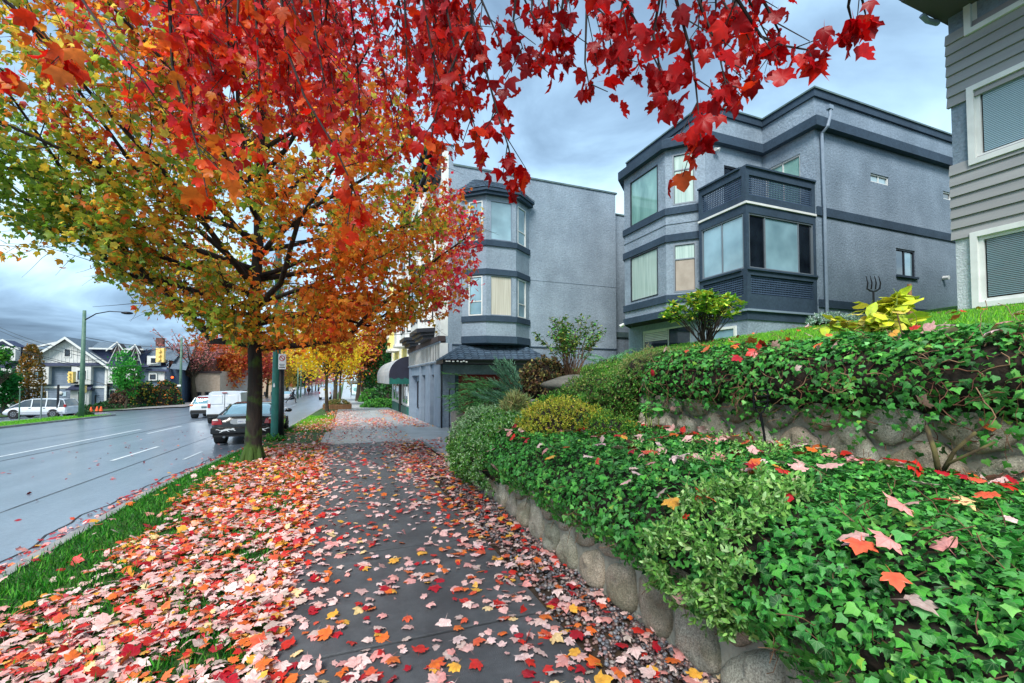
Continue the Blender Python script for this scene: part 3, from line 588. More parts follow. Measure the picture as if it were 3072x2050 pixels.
def run(name, pts, d0, d1, z0, z1, m, parent):
    """moulding following a polyline, from offset d0 to d1 outside it"""
    a, c = offs(pts, d0), offs(pts, d1); b = MB()
    for i in range(len(pts)-1): b.prism([a[i], a[i+1], c[i+1], c[i]][::-1], z0, z1)
    return b.build(name, m, parent)
line = [(26, 8.67), (12.95, 8.67), (12.95, 10.4), (10.5, 10.42), (BX, 11.28), (BX, 13.52), (10.5, 14.3)]
run('fascia', line, .005, .20, 9.13, 9.42, TR, cd)
pl = [(26, 8.67), (12.95, 8.67), (12.95, 10.4), (10.5, 10.4), (10.5, 14.42)]
run('parapet_trim', pl, .005, .07, 10.10, 10.31, TR, cd); run('parapet_cap', pl, -.18, .11, 10.31, 10.36, M['cap'], cd)
b = MB(); z = 9.43; f0 = offs(line[3:], .17); f1 = [(10.45, 10.75), (10.45, 11.5), (10.45, 13.3), (10.45, 14.2)]
b.poly([(*f0[i], z) for i in range(4)]+[(*f1[i], 9.95) for i in range(4)], [(i, i+1, 5+i, 4+i) for i in range(3)]); b.build('bay_roof', M['shingle'], cd)
for (z0, z1) in ((6.54, 6.80), (3.81, 4.04)): run('trim_band', [(26, 8.67), (12.95, 8.67)], .002, .045, z0, z1, TR, cd)
# downspout
b = MB(); b.tube([(13.16, 8.60, 9.0), (13.16, 8.57, 6.8), (13.18, 8.58, 2.6)], .045, 8); b.tube([(13.16, 8.60, 9.0), (13.2, 8.45, 9.15), (13.28, 8.42, 9.45), (13.30, 8.44, 9.72)], .045, 8); b.box(13.2, 13.38, 8.38, 8.5, 9.66, 9.78)
b.build('downspout', M['grey_paint'], cd)
MB().tube([(19.3, 8.66, 5.2), (19.3, 8.5, 5.18)], .07, 8).build('vent', M['white_paint'], cd)
def lampspot(p, n, parent):
    b = MB(); p = Vector(p); n = Vector(n); b.tube([p, p+n*.08], .05, 8); b.tube([p+n*.06, p+n*.16+Vector((.05, 0, -.05))], [.035, .06], 8); b.tube([p+n*.06, p+n*.12+Vector((-.1, -.02, -.06))], [.03, .055], 8); b.build('security_light', M['white_paint'], parent)
lampspot((10.85, 10.39, 8.95), (0, -1, 0), cd); lampspot((9.62, 13.5, 3.72), (-.3, 1, 0), cd)
# corner balcony
X0, X1, Y0, Y1 = 10.17, 12.94, 8.69, 10.39
b = MB(); b.box(X0-.04, X1, Y0-.04, Y1, 6.50, 6.56); b.build('balcony_flashing', M['white_paint'], cd)
MB().box(X0+.0, X1, Y0+.0, Y1, 6.26, 6.50).build('balcony_beam', TR, cd); MB().box(X0+.0, X1, Y0, Y1, 3.62, 3.93).build('balcony_beam', TR, cd)
O1 = (X0, Y0, 0); O2 = (X0, Y0, 0)
for (z0, z1, zz0, zz1) in ((6.56, 7.56, 6.76, 7.32), (3.93, 4.72, 4.03, 4.55)):
    bal = MB()
    for (O, u, n, Ln) in ((O1, Ux, Ny_, X1-X0), (O2, Uy, Nx_, Y1-Y0)):
        c = .0 if u == Ux else .121
        bal.ob(O, u, n, c, Ln, -.12, 0, z0, zz0); bal.ob(O, u, n, c, Ln, -.12, 0, zz1, z1-.04); bal.ob(O, u, n, c, .13, -.12, 0, zz0, zz1); bal.ob(O, u, n, Ln-.13, Ln, -.12, 0, zz0, zz1)
        bal.ob(O, u, n, c and .17, Ln, -.17, .05, z1-.04, z1+.01)
        lt = MB(); a = .15
        while a < Ln-.13: lt.ob(O, u, n, a, a+.028, -.07, -.058, zz0, zz1); a += .062
        z = zz0+.03
        while z < zz1: lt.ob(O, u, n, .13, Ln-.13, -.057, -.045, z, z+.026); z += .062
        lt.build('lattice_panel', M['lattice'], cd)
    bal.build('balcony_rail', TR, cd)

for (a, c) in ((X0, Y0), (X1-.1, Y0), (X0, Y1-.1)): MB().box(a+.001, a+.1, c+.001, c+.1, 4.70, 6.27).build('balcony_post', TR, cd)
window(cd, O1, Ux, Ny_, .1, X1-X0-.1, 4.74, 6.26, M['frame_grey'], M['glass_dark'], fw=.04, vb=(.25, .77), dep=-.09, name='sunroom_window', gms=[M['glass_dark'], M['glass_painted_sky'], M['glass_dark']])
window(cd, O2, Uy, Nx_, .1, Y1-Y0-.08, 4.74, 6.26, M['frame_grey'], M['glass_painted_sky'], fw=.04, vb=(.5,), dep=-.09, name='sunroom_window')
b = MB(); b.box(X0+.16, X1, Y0+.16, Y1-.0, 3.95, 6.24); b.build('sunroom_dark', M['void'], cd)
b = MB(); b.box(X0-.03, X1, Y0-.035, Y1, 3.56, 3.615); b.build('balcony_flashing', M['grey_paint'], cd)
b = MB(); b.box(X0+.06, X1, Y0+.07, Y1, 1.7, 3.56); b.build('wall', ST, cd)
b = MB(); b.box(X0+.03, X1, Y0+.03, Y1, 3.33, 3.558); b.build('trim_band', TR, cd)
window(cd, (X0+.06, Y0+.07, 0), Uy, Nx_, .35, 1.35, 2.5, 3.2, M['white_paint'], M['glass_painted_sky'], fw=.07, dep=-.02, name='basement_window')

# ================================================================== GREY MIXED BUILDING (centre)
mb = empty('corner_building', (3.53, 17.1, -.3), 'three storey grey stucco building with shingled bay and street shopfront', 'building')
YW = 17.1
b = MB(); b.box(3.75, 11.75, YW+.01, 26.0, 3.1, 10.36); b.box(3.53, 4.02, YW+.008, 26.0, 3.3, 11.15); b.build('wall', ST, mb)
b = MB(); b.box(11.75, 20, YW+.5, 27, -.5, 9.6); b.build('rear_wing', ST, mb)
b = MB(); b.box(4.02, 11.83, YW-.03, YW+.3, 10.36, 10.43); b.box(11.75, 20, YW+.46, YW+.7, 9.6, 9.67); b.box(11.75, 20, YW+.42, YW+.5, 3.7, 3.95); b.build('parapet_cap', M['cap'], mb)
b = MB(); b.box(3.5, 4.06, YW-.02, 26.0, 11.15, 11.2); b.build('parapet_cap', M['slate_trim'], mb)
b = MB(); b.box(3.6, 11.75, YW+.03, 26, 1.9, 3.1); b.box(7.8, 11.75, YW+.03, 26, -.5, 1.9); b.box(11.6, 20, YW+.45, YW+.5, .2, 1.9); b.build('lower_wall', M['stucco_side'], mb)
b = MB(); b.box(4.0, 11.76, YW-.005, YW+.02, 3.06, 3.11); b.build('joint_line', M['slate_trim'], mb)
b = MB(); b.box(4.0, 11.74, YW-.002, YW+.02, 5.96, 5.975); b.build('joint_line', SS, mb)
bay = [(4.40, YW), (5.2, 16.4), (6.47, 16.4), (7.35, YW)]
bay = bay[::-1]
for i in range(3):
    p, u, n, ln_ = facet(bay[i], bay[i+1]); n = n if n.y < .5 else -n
    if i == 1: hs = [(.17, ln_-.17, 7.28, 8.86), (.17, ln_-.17, 4.24, 5.84)]
    elif i == 0: hs = [(.30, ln_-.14, 7.26, 8.84), (.30, ln_-.16, 4.24, 5.82)]
    else: hs = [(.16, ln_-.30, 7.26, 8.84), (.16, ln_-.30, 4.24, 5.82)]
    wall_holes('wall', p, u, n, 0, ln_, 3.14, 9.1, hs, ST, mb)
    for k, h in enumerate(hs):
        if i == 1: window(mb, p, u, n, *h, M['grey_paint'], M['glass_painted_sky'], fw=.03, dep=-.06, gms=[M['glass_painted_sky'] if k == 0 else M['curtain']])
        else: window(mb, p, u, n, *h, M['white_paint'], M['glass_painted_sky'], fw=.045, dep=-.06, hb=(.36,), gms=[M['glass_dark'] if i == 2 and k == 0 else M['glass_painted_sky'], M['glass_painted_sky']])
run_ = [(q[0], q[1]) for q in bay]
for (z0, z1) in ((7.02, 7.24), (5.86, 6.09), (4.0, 4.22), (3.14, 3.42)): run('trim_band', run_, .002, .06, z0, z1, TR, mb)
b = MB(); b.prism([(7.0, YW+.1), (4.7, YW+.1), (5.3, 16.55), (6.4, 16.55)][::-1], 3.2, 9.0); b.build('core', M['void'], mb)
b = MB(); b.prism(bay, 3.10, 3.14); b.build('bay_floor', TR, mb)
run('fascia', run_, .01, .20, 9.04, 9.16, TR, mb); run('fascia', run_, .03, .27, 9.16, 9.27, TR, mb)
eave = offs(run_, .28)
def shingled(name, quads, parent, rows, wd, mt='shingle', base=None):
    """courses of separate shingles laid on sloping faces; quads = (low left, low right, high right, high left)"""
    rt = MB()
    for q in quads: rt.poly([Vector(c) for c in q], [(0, 1, 2, 3)])
    rf = rt.build(name, M['slate_trim'], parent); cache = {}; off = rootloc(parent)
    for (A, B, C, D) in quads:
        A, B, C, D = map(Vector, (A, B, C, D)); nrm = (B-A).cross(D-A).normalized(); nrm = nrm if nrm.z > 0 else -nrm
        for r in range(rows):
            t0, t1 = r/rows, (r+1.25)/rows; t1 = min(t1, 1); L0, R0 = A.lerp(D, t0), B.lerp(C, t0); L1, R1 = A.lerp(D, t1), B.lerp(C, t1); n = max(1, int(round((R0-L0).length/wd))); sh = (.5 if r % 2 else 0)
            for k in range(-1, n+1):
                a0, a1 = (k+sh)/n+.006, (k+1+sh)/n-.006; a0, a1 = max(0, a0), min(1, a1)
                if a1-a0 < .02: continue
                P = [L0.lerp(R0, a0), L0.lerp(R0, a1), L1.lerp(R1, a1), L1.lerp(R1, a0)]; lift = nrm*(.016+.004*random.random())
                P = [P[0]+lift*1.8, P[1]+lift*1.8, P[2]+lift*.5, P[3]+lift*.5]; dn = [P[0]-lift*1.2, P[1]-lift*1.2]
                MB().poly(P+dn, [(0, 1, 2, 3), (0, 4, 5, 1)]).build('shingle', M[mt], rf)
    return rf
tops = [(6.7, YW, 9.92), (6.35, YW-.02, 9.94), (5.2, YW-.02, 9.94), (4.9, YW, 9.92)]
Q = [((*eave[i+1], 9.27), (*eave[i], 9.27), tops[i], tops[i+1]) for i in range(3)]
shingled('bay_roof', Q, mb, 6, .27)
# entrance canopy with shingled roof
gz = lambda x, y: T(x, y)
ca = [(3.35, 15.85, 2.42), (7.75, 15.85, 2.50), (7.1, YW, 3.13), (4.55, YW, 3.08)]
shingled('canopy_roof', [ca, ((3.35, YW, 2.42), (3.35, 15.85, 2.42), (4.55, YW, 3.08), (4.4, YW, 3.08))], mb, 8, .28)
b = MB(); b.box(3.37, 7.75, 15.9, YW, 2.28, 2.42); b.build('canopy_fascia', M['black_paint'], mb)
b = MB(); b.tube([(3.36, 15.84, 2.40), (7.76, 15.84, 2.46)], .04, 6); b.build('gutter', M['metal_dark'], mb)
b = MB()
for k in range(7): b.ball((3.5+.13*k+.03*math.sin(k*5), 15.8, 2.36+.02*math.sin(k*3)), .05, 7, 5, (1, .4, .5))
b.build('white_ornament', M['white_paint'], mb)
# garage front below canopy
b = MB(); b.box(3.6, 4.12, YW-.02, 17.6, -.5, 2.28); b.box(4.12, 4.3, YW+.25, 17.6, -.5, 2.28); b.build('garage_pier', M['stucco_side'], mb); MB().box(7.5, 7.8, YW+.0, 17.6, -.5, 2.28).build('garage_pier', M['stucco_side'], mb)
b = MB(); b.box(4.3, 7.5, 17.45, 17.6, 1.95, 2.28); b.build('garage_lintel', M['void'], mb)
gd = MB();
for k in range(4): gd.box(4.3, 7.5, 17.5, 17.55, -.3+k*.56+.01, -.3+k*.56+.55)
gd.build('garage_door', M['door_red'], mb)
b = MB(); b.box(3.6, 4.3, YW+.1, YW+.12, -.4, 2.2); b.build('side_door', M['slate_trim'], mb)
b = MB(); b.tube([(3.72, 16.3, -.2), (3.72, 16.3, 1.35)], .02, 6); b.tube([(3.95, 16.3, -.2), (3.95, 16.3, 1.35)], .02, 6); [b.tube([(3.72, 16.3, z), (3.95, 16.3, z)], .016, 6) for z in (-.05, 1.1, 1.33)]; b.tube([(3.55, 16.9, -.25), (3.55, 16.9, 2.3)], .03, 6)
gt = b.build('iron_gate', M['metal_dark'], None); tag(gt, 'narrow black iron gate frame beside the garage entrance', 'gate')
# street front
XF = 3.53; F0 = lambda y: T(3.5, y)
b = MB(); b.box(XF+.35, 4.0, YW, 26, -.6, 3.12); b.build('shop_wall', M['grey_paint'], mb)
for (y0, y1) in ((YW, 18.4), (19.25, 20.5), (21.8, 22.3), (25.4, 26.0)):
    MB().box(XF, XF+.4, y0, y1, -.7, 2.36).build('pillar', M['grey_paint'], mb)
b = MB(); b.box(XF-.0, XF+.34, YW-.0, 26, 2.36, 2.44); b.box(XF-.02, XF+.3, YW-.01, 26, 2.44, 3.14); b.build('sign_board', M['white_paint'], mb)
for k in range(25): y = YW+.12+k*.355; MB().box(XF-.028, XF-.02, y, y+.12, 2.47, 3.12).build('sign_stripe', M['black_paint'], mb)
b = MB(); b.box(XF-.06, XF, YW-.03, 26, 3.14, 3.20); b.box(XF-.06, XF-.0, YW-.03, 26, 2.38, 2.44); b.build('sign_trim', M['grey_paint'], mb)
b = MB(); b.box(XF-.10, XF+.2, YW-.02, 26, 3.20, 3.42); b.build('cornice', M['brown_trim'], mb)
window(mb, (XF+.35, 18.4, 0), Uy, Nx_, .2, .75, .15, 1.55, M['frame_dark'], M['glass_painted_sky'], dep=.0, fw=.05, name='shop_window'); window(mb, (XF+.35, 22.4, 0), Uy, Nx_, .4, 2.4, .1, 1.6, M['frame_dark'], M['glass_dark'], dep=.0, fw=.05, name='shop_window')
b = MB(); b.box(XF+.2, XF+.36, 20.55, 21.75, -.5, 2.36); b.build('shop_door', M['slate_trim'], mb)
# black-and-white oriels over the shops
for (y0, y1) in ((18.1, 21.6), (22.3, 25.6)):
    x = XF; P = [(x, y1), (x-.62, y1-.7), (x-.62, y0+.7), (x, y0)][::-1]
    for i in range(3):
        p, u, n, ln_ = facet(P[i], P[i+1]); n = n if n.x < 0 else -n
        hs = [(.2, ln_-.2, 5.0, 6.6), (.2, ln_-.2, 7.5, 9.1)]
        wall_holes('oriel_wall', p, u, n, 0, ln_, 3.86, 9.7, hs, M['white_paint'], mb)
        for h in hs: window(mb, p, u, n, *h, M['black_paint'], M['glass_painted_sky'], fw=.06, dep=-.05)
        k = max(1, int(ln_/.7))
        for q in range(k):
            a0, a1 = ln_*q/k+.12, ln_*(q+1)/k-.12; bb = MB()
            for (zA, zB) in ((4.15, 4.62),): bb.ob(p, u, n, a0, a1, 0, .03, zA, zA+.05); bb.ob(p, u, n, a0, a1, 0, .03, zB, zB+.05); bb.ob(p, u, n, a0, a0+.05, 0, .03, zA+.05, zB); bb.ob(p, u, n, a1-.05, a1, 0, .03, zA+.05, zB)
            bb.build('timber_square', M['black_paint'], mb)
    for j, (d, z0, z1) in enumerate(((.05, 3.70, 3.86), (-.08, 3.56, 3.70), (-.22, 3.42, 3.56))):
        e = offs(P, d if offs(P, d)[1][0] < P[1][0] else -d) if d > 0 else P
        q = [(XF+.01, y0+.1*j), (x-.62-.06+.14*j, y0+.65), (x-.62-.06+.14*j, y1-.65), (XF+.01, y1-.1*j)]
        MB().prism(q[::-1], z0, z1).build('oriel_base', M['black_paint'], mb)
b = MB()
for k, (d, z0, z1) in enumerate(((.25, 9.7, 9.85), (.45, 9.85, 10.05), (.6, 10.05, 10.15), (.35, 10.5, 10.7), (.55, 10.7, 10.9), (.7, 10.9, 11.0))): b.box(XF-d, XF, YW+.0, 26, z0, z1)
b.build('cornice', M['black_paint'], mb)
for k in range(6): MB().box(XF-.42, XF, YW+.5+k*1.6, YW+.72+k*1.6, 10.15, 10.5).build('bracket', M['black_paint'], mb)
b = MB(); b.box(XF-.01, XF+.3, YW+.005, 26, 3.42, 10.9); b.build('front_wall', M['white_paint'], mb)

# neighbour with barrel awning and yellow upper storeys
yb_ = empty('yellow_building', (3.6, 26.1, -.5), 'narrow yellow fronted building with white columns beyond the grey one', 'building')
b = MB(); b.box(3.62, 12, 26.05, 36.5, 2.9, 9.0); b.build('wall', M['yellow_paint'], yb_)
b = MB(); b.box(3.62, 12, 26.05, 36.5, -.9, 2.9); b.build('lower_wall', M['white_paint'], yb_)
for (y0, y1) in ((27.2, 29.8), (31.8, 34.6)):
    P = [(3.62, y1), (3.0, y1-.6), (3.0, y0+.6), (3.62, y0)][::-1]
    MB().prism(P[::-1], 3.9, 8.4).build('bay', M['yellow_paint'] if y0 > 30 else M['white_paint'], yb_)
    MB().prism([(3.61, y1+.05), (2.92, y1-.55), (2.92, y0+.55), (3.61, y0-.05)], 3.72, 3.9).build('bay_base', M['white_paint'], yb_)
    for z in (4.7, 6.8): window(yb_, (3.0, y0+.7, 0), Uy, Nx_, 0, y1-y0-1.4, z, z+1.3, M['white_paint'], M['glass_painted_sky'], fw=.08, dep=.0, vb=(.5,))
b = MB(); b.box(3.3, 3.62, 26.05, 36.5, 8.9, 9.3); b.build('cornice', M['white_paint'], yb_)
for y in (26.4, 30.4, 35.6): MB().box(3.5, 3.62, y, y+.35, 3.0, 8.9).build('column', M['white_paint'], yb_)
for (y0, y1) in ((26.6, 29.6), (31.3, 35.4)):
    window(yb_, (3.62, y0, 0), Uy, Nx_, 0, y1-y0, .1, 1.9, M['white_paint'], M['glass_painted_sky'], fw=.10, dep=.0, vb=(.5,), name='shop_window')
    MB().box(3.52, 3.62, y0-.1, y1+.1, -.8, .0).build('shop_base', M['green_paint'], yb_)
b = MB(); b.box(3.55, 3.62, 29.75, 31.1, -.8, 2.0); b.build('shop_door', M['void'], yb_)
aw = empty('barrel_awning', (3.6, 26.2, 1.4), 'dark barrel awning with grey valance over the shopfront', 'awning')
pts = [(3.6, 1.42), (2.45, 1.42), (2.42, 1.9)]+[(3.6-1.18*math.cos(a), 1.95+1.1*math.sin(a)) for a in np.linspace(0, math.pi/2, 9)]
b = MB(); b.extr([(x, 26.2, z) for x, z in pts], (0, .04, 0)); b.build('awning_end', M['awning'], aw)
b = MB(); b.extr([(x, 36.0, z) for x, z in pts], (0, .04, 0)); b.build('awning_end', M['awning'], aw)
q = pts[1:]; V = [(x, y, z) for y in (26.24, 36.0) for x, z in q]; k = len(q); MB().poly(V, [(i, i+1, k+i+1, k+i) for i in range(k-1)]).build('awning_cover', M['awning_grey'], aw)
b = MB(); b.extr([(2.43, 26.18, 1.42), (3.6, 26.18, 1.42), (3.6, 26.18, 1.72)]+[(2.43+.13*i, 26.18, 1.74+.05*math.sin(i*2.)) for i in range(8, -1, -1)], (0, .02, 0)); b.build('green_lettering_band', M['green_paint'], aw)
# ================================================================== BEIGE-GREY SIDED HOUSE (far right)
sh = empty('sided_house', (11.3, 4.88, 2.9), 'tall house of grey lap siding and pale stucco with white windows', 'building')
XS, YS = 11.3, 4.86
mat('siding', S(138, 138, 138), .55, S(152, 152, 150), 2.4, 6, bump=.15, bscale=30, rnd=.06, stretch=(1, .15, 2.)); mat('soffit', S(78, 74, 72), .8)
O = (XS, -7, 0); HL = YS+7
b = MB(); b.box(XS+.2, XS+10, -7, YS-.02, 2.5, 9.0); b.build('core', M['void'], sh)
wn = [(4.52-1.75+7, 4.52+7, 3.16, 4.42), (4.50-1.75+7, 4.50+7, 5.93, 7.26), (4.5-1.75+7, 4.5+7, 8.5, 9.2)]
wall_holes('lower_wall', O, Uy, Nx_, 0, HL, 2.5, 4.47, [wn[0]], M['stucco_pale'], sh)
wall_holes('mid_wall', O, Uy, Nx_, 0, HL, 5.96, 7.15, [(wn[1][0], wn[1][1], 5.96, 7.15)], SS, sh)
b = MB(); b.box(XS+.02, XS+.2, -7, YS, 4.47, 5.96); b.box(XS+.02, XS+.2, -7, YS, 7.15, 8.6); b.box(XS+.0, XS+.2, -7, YS, 8.6, 9.0); b.build('upper_wall', SS, sh)
for (z0, z1) in ((4.46, 5.97), (7.14, 8.64)):
    n = 7; hh = (z1-z0)/n
    for k in range(n):
        za, zb2 = z0+k*hh, z0+(k+1)*hh; y1 = YS+.05
        if k == 0 and z0 > 7: pass
        for (ya, yb3) in ((-7, 2.9), (2.906, y1)):
            b = MB(); b.poly([(XS-.05, ya, za), (XS-.05, yb3, za), (XS-.012, yb3, zb2), (XS-.012, ya, zb2), (XS+.02, ya, za), (XS+.02, yb3, za), (XS+.02, yb3, zb2), (XS+.02, ya, zb2)], [(0, 1, 2, 3), (0, 4, 5, 1), (1, 5, 6, 2), (0, 3, 7, 4), (3, 2, 6, 7)])
            b.build('siding_board', M['siding'], sh)
for i, h in enumerate(wn):
    b = MB(); f = .10
    for (a0, a1, z0, z1) in ((h[0]-f, h[1]+f, h[3], h[3]+f), (h[0]-f, h[1]+f, h[2]-f, h[2]), (h[0]-f, h[0], h[2], h[3]), (h[1], h[1]+f, h[2], h[3])): b.ob(O, Uy, Nx_, a0, a1, -.02, .075, z0, z1)
    b.build('window_surround', M['white_paint'], sh)
    wdw = window(sh, O, Uy, Nx_, *h, M['white_paint'], M['glass_dark'], fw=.07, dep=-.06, vb=(.5,), name='window', gms=[M['glass_dark']]); bl = MB(); z = h[2]+.1
    while z < h[3]-.1: bl.ob(O, Uy, Nx_, h[0]+.1, h[1]-.1, -.028, -.012, z, z+.022); z += .034
    bl.build('blind', mat('blind_slat', S(112, 138, 146), .4, coat=.8, crough=.05) if i == 0 else mat('blind_slat2', S(140, 170, 182), .4, coat=.8, crough=.05), wdw)
b = MB(); b.box(9.95, XS+6, -7, YS+.10, 8.98, 9.04); b.build('soffit', M['soffit'], sh)
b = MB(); b.box(9.9, XS+6, -7, YS+.14, 9.05, 9.3); b.build('roof', M['slate_trim'], sh)
b = MB(); b.tube([(XS-.1, YS+.12, 8.95), (XS-.45, YS+.12, 8.9), (XS-.6, YS+.14, 8.98)], .05, 8); b.build('gutter', M['grey_paint'], sh)
# ================================================================== TREES
mat('bark', S(24, 20, 18), .9, S(50, 43, 36), 9, 7, bump=1.0, bscale=26, stretch=(1, 1, .25)); 
def barkmat():
    m = MATS['bark']; nt = m.node_tree; lk = nt.links.new; p = nt.nodes['Principled BSDF']; src = p.inputs['Base Color'].links[0].from_socket
    g = nn(m, 'ShaderNodeNewGeometry'); n = nn(m, 'ShaderNodeTexNoise'); n.inputs['Scale'].default_value = 3.2; n.inputs['Detail'].default_value = 7; lk(g.outputs['Position'], n.inputs['Vector'])
    s = nn(m, 'ShaderNodeSeparateXYZ'); lk(g.outputs['Position'], s.inputs[0]); mr = nn(m, 'ShaderNodeMapRange'); mr.inputs[1].default_value = 2.6; mr.inputs[2].default_value = -.1; mr.inputs[3].default_value = -.14; mr.inputs[4].default_value = .07; lk(s.outputs[2], mr.inputs[0])
    a = nn(m, 'ShaderNodeMath'); a.operation = 'ADD'; lk(n.outputs[0], a.inputs[0]); lk(mr.outputs[0], a.inputs[1])
    r = nn(m, 'ShaderNodeValToRGB'); r.color_ramp.elements[0].position = .47; r.color_ramp.elements[1].position = .6; lk(a.outputs[0], r.inputs[0])
    mm = nn(m, 'ShaderNodeMixRGB'); lk(r.outputs[0], mm.inputs[0]); lk(src, mm.inputs[1]); mm.inputs[2].default_value = S(58, 84, 26); lk(mm.outputs[0], p.inputs['Base Color'])
barkmat()
mat('twig', S(30, 22, 22), .85, S(50, 38, 34), 6, 4)
mat('far_bark', S(52, 42, 34), .9, S(76, 70, 50), 2, 5)
class Tree:
    def __init__(s, seed): s.r = random.Random(seed); s.anch = []
    def branch(s, p, d, L_, r0, n, lift, wob, mb, sides=8, taper=.25, ok=None):
        P = [p.copy()]; R = [r0]; d = d.normalized(); st = L_/n
        for i in range(n):
            d = (d+Vector((s.r.gauss(0, wob), s.r.gauss(0, wob), s.r.gauss(0, wob)+lift))).normalized(); 
            if ok and i > 1 and not ok(P[-1]+d*st): d = (d+Vector((0, 0, .9))).normalized()
            if ok and i > 1 and not ok(P[-1]+d*st*1.3): break
            P.append(P[-1]+d*st); R.append(r0*(1-(1-taper)*(i+1)/n))
        if len(P) <= n: R = [r0*(1-(1-taper)*i/max(1, len(P)-1)) for i in range(len(P))]
        mb.tube(P, R, sides, cap=True); return P, R
def pick(P, t):
    f = t*(len(P)-1); i = min(int(f), len(P)-2); return P[i].lerp(P[i+1], f-i), (P[i+1]-P[i]).normalized()
def side_dir(d, ang, az, up=Vector((0, 0, 1))):
    a = d.cross(up);
    if a.length < 1e-3: a = Vector((1, 0, 0))
    a.normalize(); b = d.cross(a); v = a*math.cos(az)+b*math.sin(az); return (d*math.cos(ang)+v*math.sin(ang)).normalized()
base = Vector((-1.80, 10.72, T(-1.8, 10.7)-.03))
mt = empty('maple_tree', base, 'street maple with dark mossy trunk and green, orange and red autumn crown', 'tree', 'street trees on the near verge')
tr = Tree(21); r_ = tr.r
tb = MB(); P = [base+Vector(q) for q in ((0, 0, -.1), (0, 0, .06), (.0, 0, .25), (.01, 0, .8), (.02, .0, 1.8), (-.02, .02, 2.8), (-.03, .03, 3.6), (.03, .02, 4.8), (.0, 0, 6.2), (.1, .05, 8.0), (.0, .1, 10.2))]
R = [.28, .215, .175, .155, .138, .128, .115, .10, .08, .05, .02]; tb.tube(P, R, 20)
for k in range(7):
    a = k*.9+.2; tb.tube([base+Vector((math.cos(a)*.13, math.sin(a)*.13, .38)), base+Vector((math.cos(a)*.20, math.sin(a)*.20, .10)), base+Vector((math.cos(a)*.30, math.sin(a)*.30, -.06))], [.04, .06, .03], 8)
tb.build('trunk', M['bark'], mt, smooth=True)
UX = (-300, 0, 150, 260, 330, 390, 460, 560, 640, 700, 790, 880, 950, 1050, 1130, 1200, 1300, 1400, 1450); UYb = (820, 800, 745, 800, 850, 915, 930, 985, 1005, 1045, 1060, 1060, 1105, 1080, 1035, 985, 975, 930, 860)
def inside(p, mrg=0.):
    """the shape of the crown: underside and right flank as pruned and grown in the photo"""
    px, py, d = project(np.array([tuple(p)])); px, py = float(px[0]), float(py[0])
    wob = 22*math.sin(px*.045)+16*math.sin(px*.11+1); return py < float(np.interp(px, UX, UYb))+wob-mrg and px < (1290 if py < 420 else 1290+min(1, (py-420)/180)*135)+wob*.7
anch = []      # (position, outward direction)
def leafy(P, mb, dens, r0, tw=(.35, .7), lift=.02):
    """twigs along a bough"""
    n = int(dens)
    for j in range(n):
        p, d = pick(P, .18+.82*(j+r_.random())/n)
        if not inside(p, 4): continue
        dd = side_dir(d, r_.uniform(.5, 1.1), r_.uniform(0, 6.28)); Lt = r_.uniform(*tw)
        Q, _ = tr.branch(p, dd, Lt, r0, 3, lift, .16, mb, 4, .3)
        k = int(Lt/.045)
        for i in range(k): q, e = pick(Q, (i+r_.random())/k); anch.append((q, e))
nl = 30; limb_specs = []
for i in range(nl):
    h = 2.45+(i/nl)**1.1*6.4; az = i*2.4+r_.uniform(-.3, .3); f = (h-2.4)/6.6; limb_specs.append((h, az, rad(6+54*f+r_.uniform(-8, 8)), 4.7*(1-f)**.55+1.3))
limb_specs += [(2.5, rad(185), rad(6), 4.2), (2.6, rad(240), rad(8), 3.2), (2.6, rad(215), rad(10), 4.2), (2.5, rad(-40), rad(-2), 2.6), (2.6, rad(-90), rad(6), 2.6), (2.7, rad(10), rad(2), 3.2), (2.6, rad(110), rad(0), 3.2), (2.9, rad(160), rad(12), 4.9), (3.6, rad(185), rad(26), 5.2), (3.3, rad(196), rad(22), 4.9), (3.9, rad(222), rad(30), 5.0), (4.6, rad(200), rad(38), 5.0), (5.2, rad(240), rad(48), 4.6), (3.05, rad(-25), rad(10), 4.2), (3.3, rad(-60), rad(14), 4.0), (4.0, rad(-10), rad(20), 4.4)]
tw_all = MB()
for (h, az, elv, Ln) in limb_specs:
    p, _ = pick(P, max(0, min(1, next((k+(h-(P[k].z-base.z))/(P[k+1].z-P[k].z) for k in range(len(P)-1) if P[k+1].z-base.z >= h), 9)/(len(P)-1))))
    d = Vector((math.cos(az)*math.cos(elv), math.sin(az)*math.cos(elv), math.sin(elv))); lb = MB()
    Q, _ = tr.branch(p, d, Ln, .020+.0085*Ln, 9, .035-.05*(h < 3.4), .10, lb, 8, .14, ok=lambda q_: inside(q_, 30))
    ns = int((Q[-1]-Q[0]).length*2.4)
    for j in range(ns):
        t = .2+.78*(j+.5*r_.random())/ns; q, e = pick(Q, t)
        if not inside(q, 25): continue
        sdir = side_dir(e, r_.uniform(.6, 1.1), r_.choice((0, math.pi))+r_.uniform(-.7, .7)); L2 = (Ln*.36)*(1.15-t*.7)*r_.uniform(.7, 1.2)
        if not inside(q+sdir*L2, 5): sdir = (sdir+Vector((0, 0, 1.1))).normalized(); L2 *= .6
        Q2, _ = tr.branch(q, sdir, L2, .010, 5, .02, .14, lb, 5, .25); leafy(Q2, tw_all, 4.6+L2*4.4, .005)
    leafy(Q[-6:], tw_all, 8, .005); lb.build('limb', M['bark'], mt, smooth=True)
